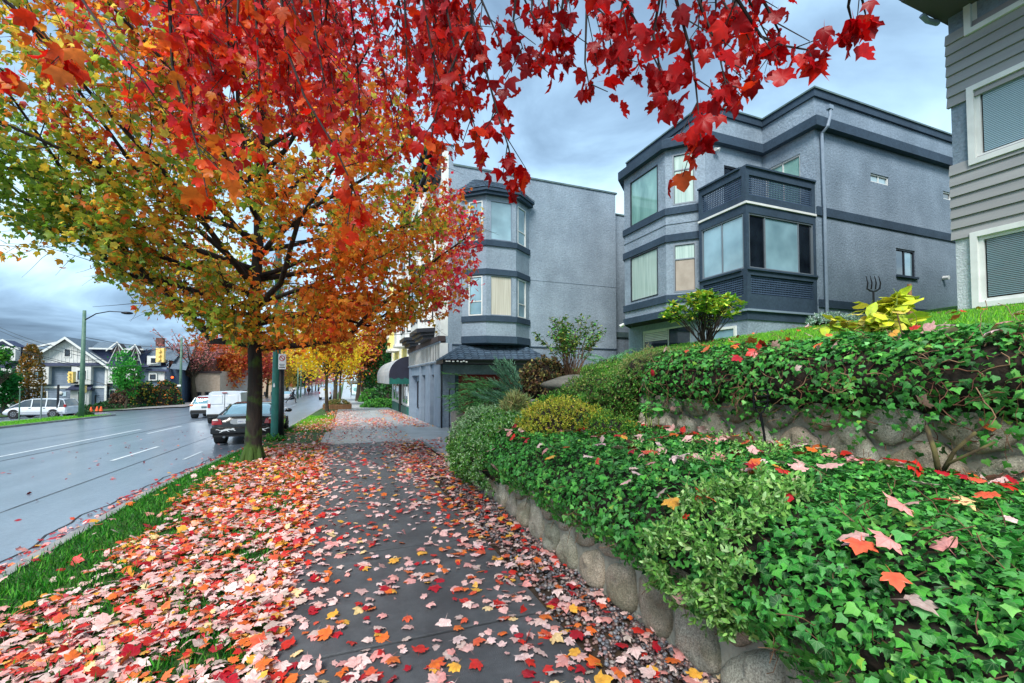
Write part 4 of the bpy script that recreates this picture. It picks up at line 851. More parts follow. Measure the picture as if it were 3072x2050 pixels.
for k in range(330):      # short sprays that hang from the lowest limbs
    px = 380+1040*r_.random(); yb = float(np.interp(px, UX, UYb)); py = yb-r_.uniform(8, 150); q = at(px, py, r_.uniform(7.6, 10.8)); up_ = q+Vector((r_.gauss(0, .12), r_.gauss(0, .12), r_.uniform(.25, .6))); tw_all.tube([up_, (up_+q)/2+Vector((r_.gauss(0, .03), r_.gauss(0, .03), 0)), q], [.005, .004, .002], 4, cap=False)
    for j in range(9): t = r_.random(); anch.append((up_.lerp(q, t)+Vector((r_.gauss(0, .06), r_.gauss(0, .06), r_.gauss(0, .04))), Vector((r_.gauss(0, 1), r_.gauss(0, 1), -.5)).normalized()))
o = tw_all.build('twigs', M['twig'], mt); o['kind'] = 'stuff'
A = np.array([tuple(a[0]) for a in anch]); E_ = np.array([tuple(a[1]) for a in anch])
keep = rng.random(len(A)) < min(1, 56000/len(A)); A = A[keep]; E_ = E_[keep]; K = len(A); print('maple leaves', K)
A = A+rn(K, .05)+np.array((0, 0, -.04))
_px, _py, _ = project(A); _w = 22*np.sin(_px*.045)+16*np.sin(_px*.11+1); _k = (_py < np.interp(_px, UX, UYb)+_w+10) & (_px < np.where(_py < 420, 1300, 1300+np.clip((_py-420)/180, 0, 1)*140)+_w*.7); A = A[_k]; E_ = E_[_k]; K = len(A); _px, _py = _px[_k], _py[_k]
nrm = rn(K, .75)+np.array((0, 0, .55)); tip = E_*.5+rn(K, .5)+np.array((0, 0, -.75))
rel = A-np.array(tuple(base)); hgt = rel[:, 2]; side = rel@RV; rad_ = np.linalg.norm(rel[:, :2], axis=1)
TP = [S(*c) for c in ((140, 176, 58), (182, 200, 70), (246, 206, 70), (255, 178, 62), (255, 142, 56), (250, 92, 60), (252, 124, 120), (242, 60, 88), (246, 226, 96), (148, 184, 98))]
u = .39+.48*noise2(A[:, 0], A[:, 1]+A[:, 2]*1.3, 1.1, 2)+rng.normal(0, .26, K)+np.clip((hgt-6.0)*.13, -.12, .5)+np.clip(side*.05, -.3, .10)+.12-np.clip((hgt-3.2)*-.12, 0, .3)*-1
u -= .04; u += np.where((side > 4.0) & (hgt > 3.0) & (hgt < 7), .34, 0); u -= np.where(side < -2.4, .20, 0)+np.where(_px < 420, .06, 0); u += np.where((_py > 700) & (_px > 500), .16, 0)
u = np.where((hgt < 5.2) & (side < 3.6), np.minimum(u, .64+rng.normal(0, .06, K)), u)
pid = np.clip((u*7).astype(int), 0, 7); pid = np.where((rng.random(K) < .10) & (pid < 4), 8, pid); pid = np.where((rng.random(K) < .12) & (pid < 3), 9, pid)
SM = [leaf_tpl('maples', .3, .14, i) for i in range(4)]+[leaf_tpl('maple2', .35, .12, i) for i in range(2)]
leaves(SM, A, nrm, rng.uniform(.06, .125, K), TP, pid, LM, mt, 'foliage', 'leaf', 300, tip=tip, jit=.14)

# ------------------------------------------------------------------ overhead maple: trunk behind the camera, boughs hang into view
ob_ = Vector((-1.75, -2.2, 0)); oh = empty('maple_tree', ob_, 'scarlet maple whose drooping twigs hang across the top of the view', 'tree', 'street trees on the near verge')
r_ = random.Random(4); tr.r = r_
b = MB(); b.tube([ob_+Vector(q) for q in ((0, 0, -.1), (0, 0, .4), (.03, .05, 2), (.1, .1, 3.6), (.1, .3, 5.6), (.2, .6, 8))], [.30, .22, .19, .17, .11, .03], 16); b.build('trunk', M['bark'], oh, smooth=True)
strands = [  # polylines in photo pixels with distance; they hang at real distances of 1.6 to 5 m
 ([(2000, -160), (2029, 0), (2080, 180), (2092, 300), (2104, 425)], 1.75, 1), ([(1820, -160), (1870, 0), (1934, 110), (1985, 225)], 1.7, 1), ([(1764, -150), (1761, 0), (1755, 190), (1768, 260)], 2.1, .5),
 ([(2180, -120), (2214, 0), (2284, 110), (2348, 137), (2425, 150), (2440, 185)], 1.8, .9), ([(1380, -120), (1420, 60), (1455, 200), (1490, 330), (1525, 440), (1545, 540)], 2.3, 1.2), ([(1430, -40), (1410, 80), (1347, 220), (1305, 350), (1292, 420)], 2.4, 1.1),
 ([(500, -160), (508, 0), (517, 200), (565, 350), (597, 460), (622, 590)], 1.9, 1), ([(830, -140), (844, 0), (861, 150), (913, 290), (1004, 440), (1050, 540), (1085, 640)], 2.1, 1.1), ([(180, -120), (247, 0), (344, 140), (436, 250), (517, 370)], 2.8, .5),
 ([(-60, -60), (60, 40), (120, 120), (190, 170)], 1.8, .9), ([(-90, 120), (-20, 190), (30, 230)], 1.7, .7), ([(2575, -120), (2585, -10), (2600, 60)], 1.8, .45), ([(2560, -60), (2545, 20), (2560, 85)], 1.75, .35), ([(1640, -120), (1650, 60), (1620, 160), (1600, 190)], 2.6, 1), ([(1560, -120), (1540, 60), (1570, 150)], 2.2, .9),
 ([(2230, -100), (2300, 20), (2340, 100), (2330, 140)], 2.0, .9), ([(2060, -100), (2110, 40), (2150, 130), (2170, 220), (2180, 260)], 2.2, 1), ([(1700, -60), (1680, 60), (1700, 130)], 2.3, .8), ([(1880, -60), (1850, 120), (1860, 200)], 2.5, .9), ([(1990, -60), (1960, 100), (1990, 260), (2010, 330)], 2.3, .9)]
for k in range(84):
    x0 = 470+900*r_.random()**.9 if k < 66 else r_.uniform(1300, 2250); dist = r_.uniform(2.6, 5.2) if k < 66 else r_.uniform(2.4, 4.2); ylen = (r_.uniform(60, 470)*(1 if 500 < x0 < 1450 else .5)) if k < 66 else r_.uniform(40, 190)
    dx = r_.uniform(-40, 120); strands.append(([(x0-dx, -200), (x0, 0), (x0+dx*.4, ylen*.5), (x0+dx*.9+r_.uniform(-30, 30), ylen)], dist, .95 if k < 66 else .6))
OA = []; OT = []; ODr = []; tips = []
tw = MB(); heads = []
for (pl_, dist, dens) in strands:
    Q = [at(px, py, dist*(1+.05*math.sin(i+dist*3))) for i, (px, py) in enumerate(pl_)]; rr = .0035+.0012*dist
    tw.tube(Q, [rr*1.5*(1-.75*i/(len(Q)-1)) for i in range(len(Q))], 5); heads.append(Q[0])
    Ltot = sum((Q[i+1]-Q[i]).length for i in range(len(Q)-1)); n = int(Ltot/.040*dens)
    for j in range(n):
        t = min(1, .06+.94*(j+r_.random())/n); p, d = pick(Q, t)
        if r_.random() < .25:
            dd = side_dir(d, r_.uniform(.5, 1.0), r_.uniform(0, 6.28)); l2 = r_.uniform(.08, .25); e = p+(dd+Vector((0, 0, -.35))).normalized()*l2; tw.tube([p, e], [rr*.5, rr*.3], 4, cap=False)
            for _ in range(3): OA.append(e+Vector((r_.gauss(0, .03), r_.gauss(0, .03), r_.gauss(0, .03)))); ODr.append(dd)
        else: OA.append(p+Vector((r_.gauss(0, .02), r_.gauss(0, .02), -.01))); ODr.append(d)
    for _ in range(5): OA.append(Q[-1]+Vector((r_.gauss(0, .02), r_.gauss(0, .02), r_.gauss(0, .015)))); ODr.append(Vector((0, 0, -1)))
o = tw.build('hanging_twigs', M['twig'], oh); o['kind'] = 'stuff'
# boughs that carry the strands
heads_s = sorted(heads, key=lambda q: math.atan2(q.y-ob_.y, q.x-ob_.x)); NG = 15; cnt = len(heads_s)
for g_ in range(NG):
    grp = sorted(heads_s[g_*cnt//NG:(g_+1)*cnt//NG], key=lambda q: (q-ob_).length)
    if not grp: continue
    st = ob_+Vector((.1, .2, 3.2+.16*g_)); far = grp[-1]+Vector((0, 0, .35)); path = [st]
    for i in range(1, 9): f = i/8; path.append(st.lerp(far, f)+Vector((.06*math.sin(i*1.7+g_), .06*math.cos(i*2.3+g_), 1.0*math.sin(math.pi*f)**.8)))
    b = MB(); b.tube(path, [.06*(1-.105*i)+.004 for i in range(9)], 8)
    for q in grp:
        j = min(range(2, 9), key=lambda i: (path[i]-q).length); s0 = path[max(1, j-1)]; m_ = (s0+q)/2+Vector((r_.gauss(0, .06), r_.gauss(0, .06), .22)); b.tube([s0, m_, q], [.014, .010, .006], 5)
        for t in (.35, .7, .9):
            if t > 0: p_ = s0.lerp(m_, t); OA.extend([p_+Vector((r_.gauss(0, .06), r_.gauss(0, .06), r_.gauss(-.03, .05))) for _ in range(5)])
    b.build('bough', M['bark'], oh, smooth=True)
OA = np.array([tuple(q) for q in OA]); K = len(OA); print('overhead leaves', K)
ax, ay, ad = project(OA)
RP = [S(*c) for c in ((206, 16, 16), (228, 34, 20), (238, 62, 26), (244, 98, 34), (236, 128, 42), (172, 8, 16), (226, 56, 60))]
u = rng.random(K)+np.clip((ay-250)/700, 0, .45)+np.clip((1550-ax)/2000, 0, .5)-.12
pid = np.select([u < .22, u < .48, u < .74, u < 1.02, u < 1.25], [5, 0, 1, 2, 3], 4); pid = np.where((rng.random(K) < .3) & (ax < 1500) & (ad > 2.4), 6, pid); pid = np.where((ax > 1450) & (pid > 0) & (pid < 5) & (rng.random(K) < .75), rng.choice([0, 5, 5, 1], K), pid)
hd = rn(K, 1.) ; hd[:, 2] *= .35; tip = rn(K, .32)+np.array((0, 0, -1.)); BG = [leaf_tpl('maple2', .5, .16, i, stem=.45) for i in range(4)]+[leaf_tpl('maple', .45, .15, i, stem=.4) for i in range(3)]+[leaf_tpl('maples', .5, .16, 9, stem=.4)]
LO = leafmat('scarlet_leaf', .4, .5, sheen=.35, ns=26.)
leaves(BG, OA, hd, rng.uniform(.042, .086, K)*np.where(ax > 1750, 1.08, 1), RP, pid, LO, oh, 'foliage', 'leaf', 300, tip=tip, jit=.12)

# ================================================================== HEDGES AND GROUND COVER
mat('undergrowth_shade', S(22, 22, 14), .95, S(44, 32, 22), 12, 5, bump=.8, bscale=30); mat('stem', S(84, 58, 40), .8, S(120, 90, 62), 6, 4)  # first colour: soil and undergrowth darkened to act as shade between leaves
def surf(prof, y0, y1, n, seed, wob=.06, endround=None, sh=None):
    """random points on a planting mound whose cross-section is prof [(x,z)...]; returns pos, normal"""
    pr = np.array(prof, float); seg = np.linalg.norm(np.diff(pr, axis=0), axis=1); cs = np.concatenate([[0], np.cumsum(seg)]); r = np.random.default_rng(seed)
    t = r.uniform(0, cs[-1], n); i = np.clip(np.searchsorted(cs, t)-1, 0, len(seg)-1); f = ((t-cs[i])/seg[i])[:, None]; q = pr[i]*(1-f)+pr[i+1]*f; dq = (pr[i+1]-pr[i])/seg[i][:, None]
    nx = -dq[:, 1]; nz = dq[:, 0]; y = r.uniform(y0, y1, n); P = np.stack([q[:, 0], y, q[:, 1]], 1); Nn = np.stack([nx, np.zeros(n), nz], 1)
    if endround: endround(P, Nn)
    wv = wob*noise2(P[:, 0]*1.5+P[:, 2]*2.2, P[:, 1]*2., 2., 1.)[:, None]; P = P+Nn*wv
    return P, Nn, t/cs[-1]
PF = [(1.99, .42), (1.87, .48), (1.80, .62), (1.88, .78), (2.08, .92), (2.45, 1.0), (3.2, 1.02), (4.3, .99)]
PF_FRONT = 1.15  # arc length of the hanging face, for tip direction
def farend(P, Nn):
    m = P[:, 1] > 7.0; k = np.clip((P[:, 1]-7.0)/1.5, 0, 1)
    P[:, 0] += k**2.2*.95*np.clip((3.2-P[:, 0])/1.4, 0, 1); Nn[m, 1] += .5*k[m]
def mound(name, PF, y0, y1, parent, inset=.08, er=None):  # dark sheet inset below the leaves, coloured as the shade in their gaps
    q = np.array(PF, float); dq = np.gradient(q, axis=0); dq /= np.linalg.norm(dq, axis=1, keepdims=True); q = q-np.stack([-dq[:, 1], dq[:, 0]], 1)*inset
    q = np.concatenate([[[q[0, 0]+.15, q[0, 1]-.02]], q]); t = np.linspace(0, len(q)-1, len(q)*3); q = np.stack([np.interp(t, np.arange(len(q)), q[:, c]) for c in (0, 1)], 1)
    ys_ = np.arange(y0, y1, .12); V = np.array([(x, y, z) for y in ys_ for x, z in q], float); Nn = np.zeros_like(V); Nn[:, 0] = -1
    if er: er(V, Nn)
    V[:, 2] += .02*noise2(V[:, 0]*2, V[:, 1]*2, 2); k = len(q)
    F = [(j*k+i, (j+1)*k+i, (j+1)*k+i+1, j*k+i+1) for j in range(len(ys_)-1) for i in range(k-1)]
    off = rootloc(parent); V -= np.array(off); return npmesh(name, V, F, M['undergrowth_shade'], parent, smooth=True)
IV = [leaf_tpl('ivy', .25, .10, i) for i in range(3)]+[leaf_tpl('ivy2', .2, .12, i) for i in range(3)]
IP = [S(*c) for c in ((44, 116, 44), (58, 140, 52), (78, 160, 58), (112, 184, 82), (28, 82, 34), (152, 200, 74), (88, 162, 84), (176, 168, 66))]
hv = empty('ivy_hedge', (2.2, 4, .9), 'dark green ivy spilling over the front of the low stone wall', 'hedge')
mound('shade_underlay', PF, -.6, 8.75, hv, er=farend)
def ivy_pid(P, n, light=0.):
    u = rng.random(n)+.35*noise2(P[:, 0]*3, P[:, 1]*3+P[:, 2], 2, 3)+light
    return np.select([u < .06, u < .28, u < .58, u < .80, u < .93, u < 1.1], [4, 0, 1, 2, 6, 3], 5)
nP, nN, nt_ = surf(PF, -.3, 2.4, 19000, 1); mP, mN, mt_ = surf(PF, 2.4, 6.2, 20000, 2); P_ = np.concatenate([nP, mP]); N_ = np.concatenate([nN, mN]); tt_ = np.concatenate([nt_, mt_])
def in_patch(P): px, py, d = project(P); return (np.abs((px-2180+ (py-1600)*-.35)) < 120+60*noise2(P[:, 1]*4, P[:, 2]*5, 2)) & (py > 1380) & (py < 1960) & (P[:, 0] < 2.6)
patch = ((P_[:, 1] > 1.62+.12*noise2(P_[:, 2]*7, P_[:, 0]*5, 2, 5)) & (P_[:, 1] < 2.15+.2*noise2(P_[:, 2]*5, P_[:, 1]*0, 2)) & (P_[:, 0] < 2.5)) & (noise2(P_[:, 1]*5, P_[:, 2]*5+P_[:, 0]*4, 2.2) > -.02)
pI = P_[~patch]; nI = N_[~patch]; K = len(pI); dep = rng.uniform(-.06, .05, K)[:, None]; tI = tt_[~patch]
hang = np.clip(1-(pI[:, 0]-1.8)/.5, 0, 1)[:, None]; tip = rn(K, .7)+np.array((-.3, 0, -.2))*(1-hang)+np.array((0, 0, -1.2))*hang
pid = ivy_pid(pI, K); leaves(IV, pI+nI*dep+rn(K, .008), nI+rn(K, .5), rng.uniform(.028, .054, K)*rng.choice([.55, .75, 1., 1., 1.45], K, p=[.2, .22, .3, .2, .08]), IP, pid, LI, hv, 'ivy_leaves', 'ivy_leaf', 300, tip=tip, jit=.14)
b = MB(); r_ = random.Random(8)
for k in range(900):
    i = r_.randrange(K); p = Vector(pI[i]); n = Vector(nI[i]); d = Vector((r_.gauss(0, .3), r_.gauss(0, 1), -.6*float(hang[i, 0])+r_.gauss(0, .4))); q = p-n*.03; Q = [q]
    for _ in range(4): d = (d+Vector((r_.gauss(0, .5), r_.gauss(0, .5), r_.gauss(0, .4)))).normalized(); q = q+d*.05+n*r_.uniform(-.0, .014); Q.append(q)
    b.tube(Q, .0022, 4, cap=False)
o = b.build('vine_stems', M['stem'], hv); o['kind'] = 'stuff'
def tufts(name, P, Nn, m, pal, root, per=14, L_=(.05, .09), kind='oval', wid=1., up=.6, label=None, cat=None, stem=True, droop=0.):
    """leafy sprigs: short narrow leaves in whorls round an upright stem"""
    n = len(P); k = per; c = np.repeat(P, k, 0); d = np.repeat(Nn, k, 0); t = rng.random((n*k, 1)); sp = np.repeat(Nn*.6+np.array((0, 0, up))+rn(n, .35), k, 0); sp /= np.linalg.norm(sp, axis=1, keepdims=True)
    ln = np.repeat(rng.uniform(.06, .13, (n, 1)), k, 0); c = c+sp*ln*t; out_ = rn(n*k, 1.); tip = out_+sp*.8+np.array((0, 0, -droop)); nr = np.cross(tip, rn(n*k, 1.)); pi_ = rng.integers(0, len(pal), n*k)
    tp = [leaf_tpl(kind, .4, .1, i) for i in range(2)]; o = leaves(tp, c, nr, rng.uniform(L_[0], L_[1], n*k), pal, pi_, m, root, name, 'leaf', 0, tip=tip, jit=.16); return o
LP = [S(*c) for c in ((128, 186, 84), (156, 206, 108), (104, 164, 70), (176, 214, 140), (88, 146, 64))]
pg = empty('trailing_shrub', (1.9, 2, .7), 'light green fine leaved trailing shrub growing through the ivy over the stone wall', 'shrub'); q = P_[patch]; qn = N_[patch]; sel = rng.random(len(q)) < .42; tufts('leaves', q[sel]+qn[sel]*.03, qn[sel], LI, LP, pg, per=16, L_=(.024, .05))
q2, qn2, _ = surf(PF, 2.6, 3.4, 160, 77); s2 = q2[:, 0] > 2.4; tufts('leaves', q2[s2]+qn2[s2]*.02, qn2[s2], LI, LP, pg, per=14, L_=(.02, .04))
# far end of the hedge: silvery fine foliage, then a leafy patch
GPs = [S(*c) for c in ((138, 178, 120), (166, 200, 148), (108, 154, 88), (184, 208, 168), (84, 138, 68))]; GPg = [S(*c) for c in ((66, 128, 40), (88, 150, 50), (50, 108, 36), (110, 160, 60))]
sv = empty('silver_shrub', (2.0, 7.6, .6), 'grey green feathery shrub at far end of the stone wall', 'shrub')
fP, fN, _ = surf([(1.95, .02), (1.72, .25), (1.70, .6), (1.82, .9), (2.1, 1.08), (2.6, 1.12), (3.1, 1.1)], 6.9, 8.7, 1500, 5, .09, farend); gr = fP[:, 2] > .72+.2*noise2(fP[:, 1], fP[:, 0], 3)
tufts('leaves', fP[gr], fN[gr], LI, GPs, sv, per=13, L_=(.025, .05), up=.9); tufts('leaves', fP[~gr], fN[~gr], LI, GPg, sv, per=13, L_=(.03, .055), up=.2)
mound('shade_underlay', [(2.0, .02), (1.8, .25), (1.78, .6), (1.9, .85), (2.1, 1.0), (2.6, 1.05), (3.1, 1.03)], 6.9, 8.8, sv, er=farend)
gs = empty('green_shrub', (1.9, 6.4, .6), 'bushy bright green shrub hanging over the wall between ivy and feathery shrub', 'shrub')
fP, fN, _ = surf([(1.93, .15), (1.74, .4), (1.76, .7), (1.95, .92), (2.3, 1.04), (2.8, 1.05)], 5.7, 7.1, 950, 6, .10); tufts('leaves', fP, fN, LI, GPg+GPs[:2], gs, per=14, L_=(.03, .05), up=.3)
mound('shade_underlay', [(1.97, .15), (1.8, .4), (1.82, .7), (1.98, .88), (2.3, .98), (2.8, 1.0)], 5.6, 7.2, gs)
fP, fN, _ = surf([(2.3, 1.02), (2.9, 1.06), (3.4, 1.04)], 6.3, 7.6, 700, 7, .05); hp = empty('leafy_perennial', (2.8, 7, 1.0), 'patch of drooping mid green pointed leaves behind the feathery shrub', 'plant')
leaves([leaf_tpl('broad', .6, .12, i) for i in range(3)], fP+rn(len(fP), .03), fN+rn(len(fP), .3), rng.uniform(.08, .14, len(fP)), [S(52, 120, 56), S(70, 142, 70), S(44, 100, 46)], rng.integers(0, 3, len(fP)), LI, hp, 'leaves', 'leaf', 60, tip=rn(len(fP), .4)+np.array((-.8, -.3, -.5)))
def blob(root, c, rx, ry, rz, n, seed, lumps=.14):
    r = np.random.default_rng(seed); v = r.normal(0, 1, (n, 3)); v /= np.linalg.norm(v, axis=1, keepdims=True); v[:, 2] = np.abs(v[:, 2])*1.02-.12
    k = 1+lumps*noise2(v[:, 0]*3, v[:, 1]*3+v[:, 2]*2, 1.6, seed); return np.array(c)+v*np.array((rx, ry, rz))*k[:, None]*r.uniform(.86, 1.02, (n, 1)), v
def bush(name, label, c, rx, ry, rz, n, pal, seed, per=12, L_=(.03, .05), kind='oval', m=None, up=.6, core=.86, cat='bush', droop=0.):
    o = empty(name, c, label, cat); P, Nn = blob(o, c, rx, ry, rz, n, seed); MB().ball(c, 1, 14, 9, (rx*core, ry*core, rz*core)).build('shade_core', M['undergrowth_shade'], o, smooth=True); tufts('leaves', P, Nn, m or LI, pal, o, per=per, L_=L_, kind=kind, up=up, droop=droop); return o  # dark ball inside the foliage, its colour standing for inner shade
YP = [S(*c) for c in ((204, 204, 50), (220, 214, 76), (170, 184, 50), (122, 156, 48), (226, 196, 84))]
bush('golden_heather', 'yellow green heather mound on the terrace before the boulders', (2.85, 5.45, 1.0), .62, .62, .42, 950, YP, 31, per=12, L_=(.02, .036), up=.9)
bush('green_heather', 'low green and gold mound beside the yellow heather', (3.2, 4.95, .98), .42, .4, .24, 420, YP[2:4]+GPg, 32, per=12, L_=(.02, .036), up=.9)
bush('parsley_shrub', 'small bright green ferny mound below the rose bush', (3.25, 6.35, 1.15), .45, .4, .28, 330, GPg, 33, per=14, L_=(.03, .05), up=.5)
# upper bank
PU = [(4.28, 1.34), (4.10, 1.42), (4.00, 1.64), (4.04, 1.88), (4.18, 2.00), (4.45, 2.05), (4.75, 2.08)]
def upend(P, Nn):
    k = np.clip((P[:, 1]-4.9)/1.6, 0, 1); m = k > 0; P[:, 0] += k**2*1.7; Nn[m, 1] += k[m]*.7; P[:, 2] -= k*.08
hu = empty('ivy_hedge', (4.3, 3.3, 2), 'upper bank of ivy with bare brown stems hanging over the round boulders', 'hedge')
mound('shade_underlay', PU, -.6, 6.4, hu, inset=.06, er=upend)
P_, N_, _ = surf(PU, -.4, 6.3, 17000, 12, .07, upend); thin = (P_[:, 2] < 1.85) & (rng.random(len(P_)) < .55+.4*noise2(P_[:, 1]*2, P_[:, 2]*2, 2)); P_ = P_[~thin]; N_ = N_[~thin]; K = len(P_); hang = np.clip((2.05-P_[:, 2])/.25, 0, 1)[:, None]
low = (rng.random(K) < np.where(P_[:, 1] < 2.9, .5, .2))[:, None]*rng.uniform(0, .42, (K, 1)); Pd = P_+N_*rng.uniform(-.06, .05, (K, 1))-np.array((0, 0, 1))*low*(hang > .5)
leaves(IV, Pd, N_+rn(K, .4), rng.uniform(.038, .072, K)*rng.choice([.6, .8, 1.], K), IP, ivy_pid(P_, K, -.03), LI, hu, 'ivy_leaves', 'ivy_leaf', 300, tip=rn(K, .6)+np.array((0, 0, -1.2))*hang, jit=.18)
b = MB(); b2 = MB(); r_ = random.Random(18)
for k in range(1300):
    i = r_.randrange(K)
    if P_[i, 2] > 2.06: continue
    p = Vector(P_[i]); q = p+Vector((r_.uniform(-.02, .04), 0, 0)); d = Vector((0, r_.gauss(0, .8), r_.gauss(-.5, .5))); Q = [q]
    for _ in range(5): d = (d+Vector((r_.gauss(0, .25), r_.gauss(0, .6), r_.gauss(-.12, .5)))).normalized(); q = q+d*.055; Q.append(q)
    (b if r_.random() < .7 else b2).tube(Q, r_.choice((.0018, .0025, .004)), 4, cap=False)
o = b.build('vine_stems', mat('vine', S(86, 48, 34), .8, S(112, 74, 50), 5, 3), hu); o['kind'] = 'stuff'; o = b2.build('vine_stems', mat('vine_pale', S(132, 104, 76), .8), hu); o['kind'] = 'stuff'
bush('dry_grass_clump', 'fine green and straw coloured growth at end of the upper ivy bank', (4.75, 5.75, 1.82), .62, .6, .36, 620, GPg[:2]+[S(150, 150, 84), S(176, 160, 100)], 41, per=13, L_=(.03, .06), kind='blade', up=.2)
# lawn grass
def grass(name, xy, zf, h, pal, label, lean=.35, m=LGR):
    n = len(xy); z = np.array([zf(a, b) for a, b in xy]); P = np.stack([xy[:, 0], xy[:, 1], z-.005], 1); tip = rn(n, lean)+np.array((0, 0, 1.)); nr = np.cross(tip, rn(n, 1.))
    o = leaves([leaf_tpl('blade', .3, .02, 1)], P, nr, rng.uniform(h*.5, h*1.2, n), pal, rng.integers(0, len(pal), n), m, None, name, 'blade', 0, tip=tip, jit=.2); return tag(o, label, kind='stuff')
GL = [S(*c) for c in ((96, 170, 24), (120, 196, 36), (76, 146, 22), (150, 206, 60), (110, 180, 40))]
n = 34000; x = 4.5+rng.random(n)**1.5*8.3; y = rng.uniform(.5, 9.2, n); grass('lawn_grass', np.stack([x, y], 1), lawnz, .055, GL, 'short bright green lawn grass')

n = 1500; x = rng.uniform(2.6, 6.4, n); zt = np.array([rampz(a, 5.6) for a in x]); z = .9+(zt+.03-.9)*rng.random(n)**.8; gc = empty('bank_groundcover', (4, 5.5, 1), 'tangled green groundcover clothing the short bank where the upper ivy ends', 'groundcover')
tufts('leaves', np.stack([x, 5.56-.05*rng.random(n), z], 1), np.tile(np.array((0, -1., .3)), (n, 1)), LI, GPg+[S(96, 130, 56), S(130, 120, 70), S(56, 110, 44)], gc, per=11, L_=(.03, .055), up=.1)
n = 2600; x = rng.uniform(2.4, 6.6, n); y = rng.uniform(5.6, 9.0, n); z = np.array([min(rampz(a, b_), lawnz(a, b_)) for a, b_ in zip(x, y)]); tufts('leaves', np.stack([x, y, z-.02], 1), np.tile(np.array((0, -.2, 1.)), (n, 1)), LI, GPg+[S(120, 150, 70), S(140, 140, 80)], gc, per=8, L_=(.03, .055), up=.5)
# ================================================================== VERGE GRASS AND FALLEN LEAVES
vz = lambda a, b_: T(max(a, KX(b_)+.001), b_)-.012+(.03 if KX(b_)+.2 < a < -.6 else 0)
VX = lambda x, y: np.array([float(vx(a, b_)) for a, b_ in zip(x, y)])
def cover(x, y):
    """how thickly leaves lie on the verge: thin along the kerb, thick towards the walk"""
    e = -1.88+.32*noise2(y*1.1, y*.3, 1.6)+np.where(y < 3.2, (3.2-y)*-.02, 0)+np.clip((y-5)*-.0, 0, 1); c = np.clip((x-e)/.28, 0, 1)
    p = noise2(x*2.6, y*2.0, 1.7, 4.) ; c = c*np.where((p < -.34), .30, 1); return c
n = 90000; y = .5+rng.random(n)**1.7*19; x = rng.uniform(-2.31, -.44, n); cv = cover(x, y); k = rng.random(n) < np.where(y > 13.3, np.where(y > 17.2, .7, 0), 1.06-.93*cv); xy = np.stack([VX(x[k], y[k]), y[k]], 1)
GV = [S(*c) for c in ((30, 104, 24), (44, 126, 28), (60, 142, 34), (24, 84, 24), (92, 160, 48))]
grass('verge_grass', xy, vz, .085, GV, 'dark green verge grass showing between fallen leaves', .55)
n = 5000; y = rng.uniform(19.6, 27, n); x = rng.uniform(-2.2, -.5, n); k = noise2(x*2, y*1.2, 1.5, 9) > -.25; x = VX(x, y); grass('verge_grass', np.stack([x, y], 1)[k], vz, .13, GL, 'tall bright green tufts on the verge beyond the driveway', .5)
n = 9000; xx = rng.uniform(-21, -17.5, n); yy = rng.uniform(26, 44.5, n); grass('island_grass', np.stack([xx, yy], 1), lambda a, b_: T(-17.4, b_)+.10+(-17.5-a)*-.03, .14, [S(96, 170, 30), S(126, 196, 44), S(70, 140, 26)], 'bright green grass of the island strip across the street', .5)
FP = [S(*c) for c in ((238, 200, 194), (232, 182, 176), (226, 160, 154), (206, 40, 36), (172, 20, 40), (226, 106, 44), (236, 168, 60), (206, 186, 176), (222, 84, 56), (140, 20, 36), (244, 214, 160))]
FE = [S(*c) for c in ((244, 222, 214), (240, 190, 178), (236, 150, 138), (216, 60, 40), (196, 30, 46), (236, 134, 60), (240, 190, 80), (190, 160, 150), (232, 120, 80), (160, 26, 40), (240, 196, 120))]
NMS = ['pale pink', 'pink', 'dusty pink', 'bright red', 'crimson', 'orange', 'golden yellow', 'greyish pink', 'orange red', 'dark maroon', 'cream']
n = 26000; y = .55+rng.random(n)**1.55*24; x = rng.uniform(-2.3, 2.0, n); p = np.zeros(n)
vg_ = x < -.42; gv = (x > 1.42); wk = ~vg_ & ~gv
dens = np.where(y < 12.6, 1., np.where(y < 17.5, .14, .5)); cl = .5+.9*noise2(x*2.2, y*1.7, 1.3, 7.)
edge_l = np.clip(1-(x+.42)/.35, 0, 1); edge_r = np.clip((x-.75)/.6, 0, 1)
pw = (.10+.24*np.clip(cl, 0, 1)+.6*edge_l+.40*edge_r)
p = np.where(vg_, cover(x, y)*1.0+.05, np.where(wk, pw, np.where(y < 4.5, .28, .34)+.1*cl)); p = np.where((y > 12.6) & (y < 17.5), .16, p)
w_ = (.55+rng.random(n)*0) ; 
# y sampling above thins with distance; correct the density so the cover stays even
f_y = (((y-.55)/24)**(1-1/1.55)); p = p*np.clip(f_y*2.6, 0, 1)
k = rng.random(n) < p*1.0; X, Y = x[k], y[k]
